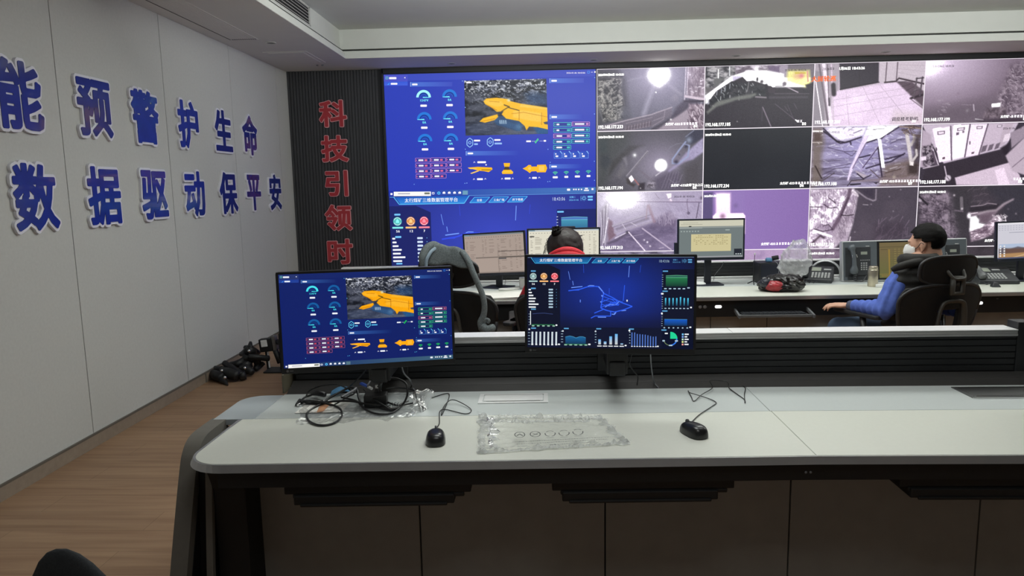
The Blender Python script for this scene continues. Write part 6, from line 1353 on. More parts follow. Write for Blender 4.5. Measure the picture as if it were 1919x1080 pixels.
q = lambda px, py, z: tuple(atZ(px, py, z))
claw('black jointed monitor mount with star-shaped head, topmost in the heap by the left wall', -2.6, 6.3, 0, [
    ('hub', [q(458, 662, .15), q(468, 658, .19), q(478, 660, .15)], [.030, .048, .032]), ('lug', [q(468, 656, .2), q(469.5, 642, .25)], [.030, .014]), ('lug', [q(476, 657, .18), q(485, 661, .14)], [.026, .018]), ('lug', [q(461, 659, .17), q(452, 664, .13)], [.028, .022]), ('lug', [q(463, 652, .18), q(458, 651, .19)], [.024, .016]),
    ('upper_link', [q(466, 669, .15), q(482, 670, .14), q(503, 672, .11)], .027), ('elbow', [q(464, 668, .15), q(462, 676, .10), q(470, 684, .06)], [.040, .046, .036]), ('lower_link', [q(480, 672, .12), q(483, 683, .06), q(478, 693, .025)], [.036, .032, .022]), ('lower_link', [q(479, 693, .025), q(487, 687, .04), q(494, 680, .07)], .020)], [q(467, 658, .245)])
claw('black monitor mount lying flat in the middle of the heap by the left wall', -2.6, 6.0, 0, [
    ('upper_link', [q(432, 684, .08), q(446, 682, .10), q(466, 672, .11)], [.026, .034, .042]), ('lower_link', [q(452, 694, .05), q(462, 692, .06), q(473, 699, .035)], [.045, .045, .025]), ('hub', [q(456, 684, .08), q(466, 688, .07)], .045), ('plate', [q(462, 698, .03), q(474, 694, .05)], .022)], [q(449, 697, .06), q(459, 690, .11)])
claw('black monitor mount with two bolts lying nearest in the heap by the left wall', -2.6, 5.65, 0, [
    ('hub', [q(398, 701, .04), q(408, 705, .05), q(416, 709, .04)], [.038, .044, .038]), ('lug', [q(401, 690, .07), q(409, 693, .07), q(417, 690, .09)], [.022, .03, .018]), ('spike', [q(412, 708, .04), q(420, 715, .02), q(427, 722, .008)], [.036, .026, .006]), ('upper_link', [q(420, 680, .13), q(436, 691, .09), q(453, 703, .05)], [.024, .030, .028]), ('lower_link', [q(418, 697, .06), q(432, 701, .06), q(446, 705, .05)], [.046, .050, .040]), ('joint', [q(449, 706, .035), q(460, 703, .045)], .038)], [q(416, 695, .10), q(422, 708, .07)])

# chair whose rounded back shows at the lower left corner
ch = thing('office_chair', 'dark fabric chair back at the bottom left corner, nearest the camera', 'chair', (-.98, 1.22, 0))
MB().ell((-.862, 1.25, .482), (.134, .045, .412), Matrix.Rotation(-.16, 3, 'Y') @ Matrix.Rotation(.06, 3, 'X'), 28, 20).build('backrest', M['fabric'], ch, smooth=True)
MB().rbox(-1.20, -.72, .78, 1.20, .42, .50, .08).build('seat', M['fabric'], ch, bevel=.02, seg=3)
MB().tube([(-.96, 1.26, .50), (-.96, 1.24, .42), (-.96, 1.0, .40)], .02, 8).build('back_support', M['plast'], ch)
MB().tube([(-.96, .99, .07), (-.96, .99, .42)], .025, 12).build('column', M['plast'], ch)
for i in range(5):
    a = 2 * pi * i / 5 + .3; spk = MB().tube([(-.96, .99, .09), (-.96 + .26 * cos(a), .99 + .26 * sin(a), .06)], [.028, .018], 8).build('base_spoke', M['plast'], ch)
    MB().lathe([(.026, -.02), (.026, .02)], (0, 0, 0), 12, Matrix.Translation((-.96 + .26 * cos(a), .99 + .26 * sin(a), .027)) @ Matrix.Rotation(a, 4, 'Z') @ Matrix.Rotation(pi / 2, 4, 'X')).build('caster', M['black'], spk)

# ================================================================== far console and what stands on it
def gy(x): return 5.02 + .03 * x
def E_(x, v, z=.75): return Vector((x, gy(x) + v, z))


def farbox(mb, x0, x1, v0, v1, z0, z1): return mb.prism([E_(x0, v0, z0), E_(x1, v0, z0), E_(x1, v1, z0), E_(x0, v1, z0)], [E_(x0, v0, z1), E_(x1, v0, z1), E_(x1, v1, z1), E_(x0, v1, z1)])


FX0, FX1 = -1.7, 5.6
fd = thing('control_console', 'far control desk in front of the video wall, with white top and black fascia', 'console desk', (2, 5.4, 0))
for a, b in ((FX0, .9), (.902, 3.05), (3.052, FX1)): farbox(MB(), a, b, 0, .50, .734, .750).build('worktop', M['top'], fd, bevel=.0015); farbox(MB(), a, b, .502, .845, .730, .7502).build('rear_ledge', M['ledge'], fd, bevel=.001)
farbox(MB(), FX0, FX1, -.012, -.0005, .722, .748).build('edge_trim', M['trim'], fd, bevel=.002)
f = MB(); farbox(f, FX0, FX1, .02, .05, .60, .722); farbox(f, FX0, FX1, .05, .80, .69, .728); f.build('fascia', M['black'], fd)
dx = [FX0, -.72, -.06, .60, 1.22, 1.63, 2.3, 2.92, 3.05, 3.75, 4.4, FX1]
for a, b in zip(dx[:-1], dx[1:]): farbox(MB(), a + .003, b - .003, .10, .118, .08, .598).build('cabinet_door', M['door'], fd, bevel=.0015)
f = MB(); farbox(f, FX0, FX1, .12, .80, .0, .69); f.build('carcass', M['black'], fd)
f = MB(); farbox(f, FX0, FX1, .846, .872, .742, .763); farbox(f, FX0, FX1, .895, .925, .742, .776); f.build('rear_rail', M['cap'], fd, bevel=.002)
f = MB(); farbox(f, FX0, FX1, .873, .894, .742, .764); f.build('rail_groove', M['mould'], fd)
f = MB(); farbox(f, FX0, FX1, .935, .965, .3, .89)
for k in range(4): farbox(f, FX0, FX1, .929, .936, .785 + k * .026, .808 + k * .026)
f.build('slat_panel', M['black2'], fd, bevel=.0015)
farbox(MB(), FX0, FX1, .925, 1.01, .892, .902).build('cap', M['cap'], fd, bevel=.001)
for px, py in ((1312, 575.5), (1321, 575.5)):
    p_ = atY(px, py, gy(1.2) + .02); MB().ell((p_.x, p_.y - .001, p_.z), (.014, .004, .012)).build('socket', M['cable_grey'], fd, smooth=True)
for px, py, yy in ((1346, 575, 1.25), (1835, 568, 3.1)):
    p_ = atY(px, py, gy(yy) + .02); MB().rbox(p_.x - .024, p_.x + .024, p_.y - .004, p_.y - .0005, p_.z - .011, p_.z + .011, .0105, axis='y', n=6).build('indicator', M['led'], fd)
for px, py in ((1305, 569), (1307, 569), (1868, 560), (1870, 560)):
    p_ = atY(px, py, gy(1.2 if px < 1500 else 3.2) + .02); MB().ell((p_.x, p_.y - .001, p_.z), (.004, .002, .004)).build('screw', M['phone2'], fd)
t = thing('keyboard_tray', 'grey pull-out keyboard tray with black keyboard under the far desk', 'keyboard tray', tuple(E_(1.75, -.05, .64)))
x0, x1 = atY(1383, 582, 5.02).x, atY(1518, 580, 5.02).x
MB().box(x0, x1, 4.97, 5.13, .612, .620).build('tray', M['phone2'], t, bevel=.003)
MB().box(x0, x1, 4.962, 4.972, .612, .632).build('front_lip', M['phone2'], t, bevel=.003)
for x in (x0 - .012, x1): MB().add([(x, 4.95, .608), (x + .014, 4.95, .608), (x + .014, 5.11, .642), (x, 5.11, .642), (x, 4.95, .630), (x + .014, 4.95, .630), (x + .014, 5.11, .664), (x, 5.11, .664)], [(0, 1, 2, 3), (4, 5, 6, 7), (0, 1, 5, 4), (1, 2, 6, 5), (2, 3, 7, 6), (3, 0, 4, 7)]).build('side_rail', M['phone2'], t)
kb = MB().box(x0 + .03, x1 - .03, 4.985, 5.10, .6205, .632)
for j in range(4):
    for i in range(15): kx = x0 + .036 + i * (x1 - x0 - .07) / 15; kb.box(kx, kx + .024, 4.99 + j * .027, 5.012 + j * .027, .632, .637)
k_o = kb.build('keyboard', M['phone'], None); tag(k_o, 'dark keyboard lying on the pull-out tray under the far desk', 'keyboard')


# ---- contents of the office screens
def ui_sheet(bg, hd, ink, split=0, dark=None):
    def f(s):
        rs = random.Random(5 + split); s.rect(0, 0, 1000, 562, bg, 0); s.rect(0, 0, 1000, 20, hd, 1); s.rect(0, 0, 90, 16, (120, 150, 165), 2)
        for k in range(24): s.bar(20 + k * 40, 46, 36 + k * 40, 12, tuple(int(c * .75) for c in bg), 2)
        for r in range(20):
            y = 84 + r * 23
            for x0, w_ in ((25, 40), (90, 100), (300, 40), (350, 40), (420, 90), (560, 40), (620, 110), (760, 40), (860, 30), (920, 50)):
                if rs.random() < .72: s.bar(x0, y, x0 + w_ * rs.uniform(.5, 1), 8, ink, 2)
            s.rect(10, y + 11, 990, y + 12, tuple(int(c * .93) for c in bg), 1)
        if split:
            s.rect(180, 330, 560, 346, tuple(int(c * .7) for c in bg), 3); s.rect(180, 346, 560, 540, bg, 3); s.rect(570, 250, 1000, 262, tuple(int(c * .65) for c in bg), 3); s.rect(570, 330, 1000, 350, tuple(int(c * .6) for c in bg), 3); s.rect(572, 352, 700, 366, (70, 72, 76), 4); s.rect(562, 240, 568, 562, tuple(int(c * .7) for c in bg), 3)
        if dark:
            for x in (14, 700): s.rect(x, 84, x + 66, 102, dark, 3)
        s.rect(0, 546, 1000, 562, tuple(int(c * .8) for c in bg), 2)
    return f


def ui_editor(s):
    s.rect(0, 0, 1000, 562, (112, 122, 122), 0); s.rect(0, 0, 1000, 92, (204, 202, 182), 1); s.rect(150, 82, 190, 98, (50, 52, 50), 2); s.rect(0, 100, 1000, 112, (156, 162, 158), 1); s.rect(0, 112, 360, 118, (176, 184, 180), 2)
    for k in range(14): s.bar(30 + k * 24, 60, 48 + k * 24, 8, (150, 148, 130), 2); s.bar(60 + k * 17, 36, 74 + k * 17, 7, (160, 158, 140), 2)
    for k in range(7): s.bar(22 + k * 44, 164, 46 + k * 44, 18, (160, 172, 168), 2)
    s.bar(720, 150, 790, 16, (160, 172, 168), 2); s.rect(188, 208, 812, 468, (206, 196, 150), 2); rs = random.Random(2)
    for r in range(6):
        for c in range(16):
            if rs.random() < .6: s.rect(230 + c * 34, 226 + r * 26, 250 + c * 34, 236 + r * 26, (160, 148, 106), 3)
    for c in range(16): s.rect(226 + c * 34, 220, 228 + c * 34, 380, (186, 172, 124), 3)
    s.rect(862, 436, 986, 530, (30, 34, 44), 3)
    for k in range(3): s.bar(884 + k * 34, 514, 908 + k * 34, 14, (200, 206, 210), 4)
    s.rect(0, 540, 1000, 562, (150, 152, 156), 2)


def ui_desktop(s):
    s.rect(0, 0, 1000, 562, (206, 204, 214), 0); s.rect(0, 0, 1000, 24, (232, 230, 236), 1); rs = random.Random(8)
    for r in range(3):
        for k in range(22): s.bar(20 + k * 44, 50 + r * 30, 40 + k * 44, 10, (170, 168, 182), 1)
    s.rect(180, 150, 620, 156, (130, 130, 150), 1); s.rect(560, 160, 980, 430, (220, 218, 226), 1); p = Pic(60, 34, None, (120, 108, 100), 4); p.mix(np.clip((14 - p.Y) / 6, 0, 1), (176, 190, 214)); p.poly([(0, 12), (10, 8), (22, 13), (40, 7), (60, 12), (60, 22), (0, 24)], (96, 88, 98), .9, 1.5); p.poly([(14, 12), (60, 12), (60, 26), (14, 26)], (104, 76, 66), .9, 2); p.poly([(0, 24), (60, 22), (60, 34), (0, 34)], (176, 136, 92), 1, 1.5); p.line([(30, 34), (60, 26)], 2, (210, 180, 140))
    s.picture(p.a, [(20, 330), (460, 330), (460, 540), (20, 540)], 2)
    for r in range(5):
        for k in range(2): s.rect(36 + k * 60, 350 + r * 38, 60 + k * 60, 374 + r * 38, (230, 226, 226), 3)
    s.rect(460, 440, 1000, 562, (60, 70, 110), 1); s.rect(0, 540, 1000, 562, (80, 84, 110), 1)


SM = .93
mk = lambda lb, pos, yaw, pitch, roll, w, h, ui, **k: monitor('monitor', lb, pos, yaw, pitch, roll, w, h, ui, .7505, bz=(.012, .012, .012, .022), stand_dy=.06, bezel='bezel2', **k)
F1 = mk('dull beige spreadsheet monitor beside the chair with the grey jacket', (-.383, 5.599, 1.029), -.368, -.043, -.063, .54, .345, ui_sheet((168, 152, 142), (120, 130, 136), (136, 120, 112), 1))
F2 = mk('bright spreadsheet monitor behind the head of the woman in red', (.167, 5.52, 1.060), .126, .003, .002, .573, .34, ui_sheet((222, 218, 200), (190, 200, 206), (160, 154, 140), 0, (90, 88, 84)))
MB().rbox(-.09, .09, -.002, .03, .166, .182, .006, axis='y').build('webcam', M['bezel2'], F2, local=True, bevel=.004)
F3 = mk('monitor with a beige page on a grey window, left of the speaker box', (1.319, 5.61, 1.116), .042, -.021, 0, .524, .325, ui_editor)
MB().box(-.285, -.262, .0, .03, -.15, -.02).build('side_speaker', M['bezel2'], F3, local=True, bevel=.004)
c4 = atY(1930, 451, 5.62); F4 = mk('monitor with desktop photo and spreadsheet at the right edge', (c4.x, 5.62, c4.z), .02, -.05, -.03, .51, .31, ui_desktop)

# dispatch terminal: two handset panels either side of a screen
dt = thing('dispatch_terminal', 'wide silver-framed dispatch terminal with a telephone panel on both sides of its screen', 'dispatch terminal', (2.872, 5.72, .757), tuple(RZX(0, -.11, -.012).to_euler('XYZ')))
DW, DH = .972, .325
MB().rbox(-DW / 2, DW / 2, 0, .05, .0, DH, .012, axis='y').build('casing', M['console_metal'], dt, local=True, bevel=.004)
MB().box(-.30, .30, .05, .16, .021, .06).build('foot', M['phone'], dt, local=True, bevel=.005)
for sx in (-1, 1):
    x0, x1 = (-DW / 2 + .010, -.215) if sx < 0 else (.215, DW / 2 - .010)
    MB().box(x0, x1, -.006, .001, .012, DH - .008).build('phone_panel', M['console_panel'], dt, local=True, bevel=.002)
    MB().box(x0 + .012, x1 - .05, -.008, -.004, .04, DH - .05).build('cradle', M['phone'], dt, local=True, bevel=.003)
    hx = x0 + .062
    MB().tube(spline([(hx - .012, -.03, .285), (hx - .008, -.046, .25), (hx + .0, -.050, .19), (hx + .004, -.046, .12), (hx + .006, -.03, .07)], 6), [.026, .030, .017, .016, .016, .017, .030, .028], 10).build('handset', M['console_panel'], dt, local=True, smooth=True)
    for dxx in (-.014, .020): MB().ell((hx + dxx, -.055, .205), (.004, .006, .013), Matrix.Rotation(-.3 if dxx > 0 else .1, 3, 'Y')).build('glint_bead', M['chrome'], dt, local=True, smooth=True)  # chrome beads standing in for glints on the handset
    dfr = MB().box(x1 - .135, x1 - .06, -.009, -.004, .205, .25).build('display_frame', M['phone'], dt, local=True); MB().box(x1 - .128, x1 - .078, -.0105, -.008, .215, .238).build('display', M['lcd'], dfr, local=True)
    MB().box(x1 - .088, x1 - .06, -.0085, -.004, .278, .284).build('nameplate', M['key'], dt, local=True)
    kk = MB()
    for r in range(4):
        for c in range(3): kk.box(x1 - .128 + c * .019, x1 - .117 + c * .019, -.0105, -.006, .092 + r * .0165, .102 + r * .0165)
    for c in range(5): kk.box(x1 - .132 + c * .016, x1 - .122 + c * .016, -.0105, -.006, .168, .173)
    kk.build('keypad', M['key'], dt, local=True)
    MB().box(x0 + .03, x1 - .01, -.008, -.004, .012, .055).build('lower_lip', M['phone'], dt, local=True, bevel=.003)
    MB().tube(spline([(hx + .01 + .012 * sin(q * 2.2), -.045 + .01 * cos(q * 2.2), .07 - q * .005) for q in range(12)] + [(hx + .06, -.06, .006), (hx + .10, -.04, .05)], 4), .004, 6).build('coiled_cord', M['phone'], dt, local=True, smooth=True)
MB().box(-.215, .215, -.004, .001, .012, DH - .008).build('screen_bezel', M['bezel'], dt, local=True, bevel=.002)


def ui_disp(s):
    p = Pic(40, 30, None, (112, 98, 66), 6); p.mix(np.clip((p.Y - 6) / 26, 0, 1), (96, 100, 56), 1); p.mix(np.clip((p.X - 20) / 30, 0, 1) * np.clip(1 - p.Y / 26, 0, 1), (112, 92, 74), .9); s.picture(p.a, [(0, 0), (800, 0), (800, 562), (0, 562)], 0)
    for r in range(12): s.rect(150, 90 + r * 36, 790, 92 + r * 36, (84, 78, 50), 1)
    for c in range(10): s.rect(220 + c * 62, 60, 222 + c * 62, 520, (86, 80, 52), 1)
    for r in range(11):
        for c in range(9): s.bar(232 + c * 62, 108 + r * 36, 268 + c * 62, 9, (134, 122, 74), 2)
    s.rect(0, 66, 790, 74, (84, 78, 52), 1); s.poly([(140, 110), (168, 110), (168, 562), (150, 562)], (142, 118, 56), 2); s.bar(20, 110, 130, 16, (96, 84, 56), 2); s.rect(0, 500, 800, 506, (148, 122, 60), 2); s.bar(30, 530, 760, 20, (126, 108, 58), 2)


s = Screen(800, 562, .392, .28, .00008); ui_disp(s); s.build('screen', dt, M['screen'], Matrix.Translation((.0, -.0045, .165)))


def desk_phone(label, loc, yaw, side, body, handset_mat, w=.24, d=.19):
    """wedge telephone with its handset along one side"""
    t = thing('desk_phone', label, 'telephone', loc, (0, 0, yaw)); z0, z1 = .03, .115
    MB().prism([(-w / 2, -d / 2, .0), (-w / 2, d / 2, .0), (-w / 2, d / 2, z1), (-w / 2, -d / 2, z0)], [(w / 2, -d / 2, .0), (w / 2, d / 2, .0), (w / 2, d / 2, z1), (w / 2, -d / 2, z0)]).build('body', M[body], t, local=True, bevel=.008, seg=3)
    sl = (z1 - z0) / d; up = lambda x, y, h: (x, y, z0 + (y + d / 2) * sl + h); hx = side * (w / 2 - .03)
    MB().tube(spline([up(hx, -d / 2 + .0, .022), up(hx, -d / 2 + .04, .030), up(hx, 0, .040), up(hx, d / 2 - .04, .030), up(hx, d / 2 + .005, .022)], 6), [.026, .030, .020, .019, .020, .030, .027], 10).build('handset', M[handset_mat], t, local=True, smooth=True)
    sx = -side
    def plate(nm, xa, xb, ya, yb, h, m_):
        MB().add([up(xa, ya, .0005), up(xb, ya, .0005), up(xb, yb, .0005), up(xa, yb, .0005), up(xa, ya, h), up(xb, ya, h), up(xb, yb, h), up(xa, yb, h)], [(0, 1, 2, 3), (4, 5, 6, 7), (0, 1, 5, 4), (1, 2, 6, 5), (2, 3, 7, 6), (3, 0, 4, 7)]).build(nm, m_, t, local=True)
    cx0 = -w / 2 + .062 if side < 0 else -w / 2 + .012
    plate('display', cx0 + .005, cx0 + .075, .022, .072, .003, M['lcd']); plate('label_strip', cx0 + .095, cx0 + .15, .040, .055, .003, M['key'])
    kk = MB()
    for r in range(4):
        for c in range(6):
            xa, ya = cx0 + .012 + c * .024, -.075 + r * .02; kk.add([up(xa, ya, 0), up(xa + .015, ya, 0), up(xa + .015, ya + .011, 0), up(xa, ya + .011, 0), up(xa, ya, .004), up(xa + .015, ya, .004), up(xa + .015, ya + .011, .004), up(xa, ya + .011, .004)], [(4, 5, 6, 7), (0, 1, 5, 4), (1, 2, 6, 5), (2, 3, 7, 6), (3, 0, 4, 7)])
    kk.build('keypad', M['key'], t, local=True)
    MB().tube(spline([(hx, -d / 2 - .015, .012)] + [(hx + side * .01 + q * .016 * -side * .6, -d / 2 - .03 + .006 * sin(q * 1.9), .010 + .004 * cos(q * 1.9)) for q in range(12)], 3), .005, 6).build('coiled_cord', M['phone'], t, local=True, smooth=True)
    return t


p1 = atZ(1552, 533, .7502); ph = desk_phone('black desk telephone left of the dispatch terminal', (p1.x - .02, p1.y + .17, .7506), -.45, -1, 'phone', 'phone', .23, .2)
MB().tube(spline([Vector((.05 + .11 * cos(a), .10, .06 + .10 * sin(a))) for a in [q * pi / 10 for q in range(-1, 12)]], 3), .010, 8, flat=(1, .6)).build('rear_arch', M['console_metal'], ph, local=True, smooth=True)
p2 = atZ(1874, 533, .7502); desk_phone('dark grey desk telephone right of the seated man', (p2.x, p2.y + .09, .7506), -.08, -1, 'phone', 'phone2', .29, .2)
t = thing('cradle_stand', 'small black cradle beside the grey telephone', 'stand', tuple(atZ(1862, 537, .7502))); c = atZ(1864, 538, .7505)
MB().prism([(c.x - .03, c.y - .02, .7506), (c.x + .04, c.y - .02, .7506), (c.x + .02, c.y + .03, .7506), (c.x - .02, c.y + .03, .7506)], [(c.x - .01, c.y - .005, .785), (c.x + .015, c.y - .005, .785), (c.x + .01, c.y + .02, .79), (c.x - .01, c.y + .02, .79)]).build('body', M['phone'], t, bevel=.004)

# speaker box with a gadget on top, microphone stand, bags, flask and small things
c = atZ(1449, 531, .7502); spx, spy = c.x, c.y
t = thing('speaker_box', 'matt black cube speaker on the far desk behind the black bag', 'speaker', (spx, spy + .09, .7504))
MB().box(spx - .112, spx + .108, spy, spy + .18, .7506, .915).build('cabinet', M['black2'], t, bevel=.005); MB().box(spx - .10, spx + .096, spy - .004, spy + .001, .765, .903).build('grille', M['bezel2'], t, bevel=.002)
t = thing('webcam', 'small webcam with pale blue clip lying on top of the black speaker box', 'webcam', (spx, spy + .05, .9155))
MB().tube([(spx + .0, spy + .05, .945), (spx + .045, spy + .03, .955)], .018, 10).build('barrel', M['bezel'], t); MB().box(spx - .05, spx + .0, spy + .03, spy + .07, .916, .95).build('clip', M['bluebag'], t, bevel=.01)
MB().tube(spline([(spx + .01, spy + .03, .93), (spx + .03, spy - .015, .90), (spx + .034, spy - .02, .84), (spx + .01, spy - .03, .77), (spx - .03, spy - .04, .755)], 6), .0025, 6).build('lead', M['cable_grey'], t, smooth=True)
c = atZ(1412, 533, .7502); t = thing('microphone_stand', 'thin black microphone stand with small tripod foot on the far desk', 'microphone stand', (c.x, c.y, .7504))
MB().tube([(c.x, c.y, .77), (c.x + .003, c.y, .985)], .0022, 6).build('rod', M['pcb'], t); MB().tube([(c.x + .003, c.y, .985), (c.x + .005, c.y, 1.0)], .006, 8).build('tip', M['silver'], t)
for a in (0.3, 2.4, 4.5): MB().tube([(c.x, c.y, .778), (c.x + .05 * cos(a), c.y + .05 * sin(a), .7535)], .004, 6).build('leg', M['pcb'], t)


def lump(c, r, seed, amp, nu=40, nv=26, squash=lambda d: 1.0):
    rs = np.random.RandomState(seed); W_ = rs.randn(14, 3); ph = rs.rand(14) * 6.28; fr = 2 + rs.rand(14) * 5
    def fn(u, v):
        a, th = 2 * pi * u, pi * v; d = np.array([sin(th) * cos(a), sin(th) * sin(a), cos(th)]); n = sum(abs(sin(fr[i] * (d @ W_[i]) + ph[i])) for i in range(14)) / 14 - .62
        q = (1 + amp * n) * squash(d); return (c[0] + r[0] * d[0] * q, c[1] + r[1] * d[1] * q, max(c[2] + r[2] * d[2] * q, .7508))
    return MB().grid(fn, nu, nv)


cb_ = atY(1489, 502, 5.62)
tag(lump((cb_.x, 5.60, .905), (.118, .085, .155), 5, .75, squash=lambda d: 1.0 + .25 * d[2] * (d[0] > -.2) - .12 * d[0] * (d[2] < 0)).build('white_bag', M['bagfilm'], smooth=False), 'crumpled white translucent plastic bag standing behind the black bag', 'plastic bag')
c = atZ(1471, 549, .7502)
t = thing('black_bag', 'shiny black plastic bag with red print lying on the far desk', 'plastic bag', (c.x, c.y + .08, .7504))
lump((c.x, c.y + .10, .80), (.165, .10, .075), 11, .6, 46, 24).build('bag', M['bagblack'], t)
lump((c.x - .055, c.y + .052, .797), (.078, .06, .045), 3, .35, 24, 14).build('red_print', M['bagred'], t)
lump((c.x + .06, c.y + .06, .815), (.10, .07, .065), 23, .8, 30, 16).build('folds', M['bagblack'], t)
lump((c.x - .125, c.y + .06, .815), (.04, .04, .035), 8, .3, 20, 12).build('knot', M['bezel2'], t)
c = atZ(1635, 537, .7502); t = thing('steel_flask', 'slim brushed steel flask standing in front of the dispatch terminal', 'flask', (c.x, c.y, .7504))
MB().lathe([(.0, .0005), (.034, .0005), (.036, .004), (.036, .125), (.034, .131)], (c.x, c.y, .7504), 28).build('body', M['thermos'], t, smooth=True); MB().lathe([(.033, .1305), (.033, .15), (.028, .156), (0, .157)], (c.x, c.y, .7504), 28).build('lid', M['thermos'], t, smooth=True)
c = atZ(1651, 539, .7502); tag(MB().rbox(c.x - .03, c.x + .10, c.y - .01, c.y + .12, .7506, .772, .02).build('notepad', M['white'], bevel=.004), 'white pad lying beside the steel flask', 'notepad')
c = atZ(1314, 535, .7502); t = thing('computer_mouse', 'white mouse on the far desk below the beige page monitor', 'computer mouse', (c.x, c.y, .7504))
MB().ell((c.x - .03, c.y + .03, .757), (.075, .045, .026), Matrix.Rotation(-.3, 3, 'Z')).build('body', M['white'], t, smooth=True)
t = thing('paper_stack', 'stack of white paper on the far desk beside the chair with the jacket', 'paper', tuple(E_(-.40, .1)))
ps = MB()
for i in range(5):
    o = .004 * i; ps.grid(lambda u, v, o=o, i=i: (-.56 + .52 * u + o, gy(-.3) + .012 + .28 * v - o * .5, .7515 + .0035 * i + .010 * (u ** 3) * (i / 4) + .003 * sin(u * 4 + i)), 12, 4)
ps.build('sheets', M['paper'], t, solid=.0025)
t = thing('desk_charger', 'white block charger with looped white cord on the far desk', 'charger', tuple(atZ(980, 541, .7502))); c = atZ(980, 541, .7502)
MB().rbox(c.x - .03, c.x + .05, c.y, c.y + .06, .7506, .835, .008).build('block', M['white'], t, bevel=.004); MB().tube(spline([(c.x - .03, c.y + .0, .762), (c.x - .10, c.y - .04, .757), (c.x - .17, c.y - .06, .757), (c.x - .18, c.y - .10, .757), (c.x - .12, c.y - .11, .757), (c.x - .02, c.y - .03, .757)], 6), .008, 7).build('cord', M['cable_white'], t, smooth=True)
for pts, lb in (([atY(1290 + 66, 491, 5.66), atY(1352, 500, 5.66), atY(1340, 515, 5.66), atZ(1337, 526, .7535)], 'thin grey cable hanging below the beige page monitor'), ([atY(952, 517, 5.72), atY(948, 524, 5.72), atZ(946, 534, .7535)], 'thin black cable below the dull beige monitor, right one of two'), ([atY(945, 519, 5.72), atY(940, 526, 5.72), atZ(938, 534, .7535)], 'thin black cable below the dull beige monitor, left one of two')):
    cable('monitor_cable', pts, .002, M['pcb'] if 'black' in lb else M['cable_grey'], lb)


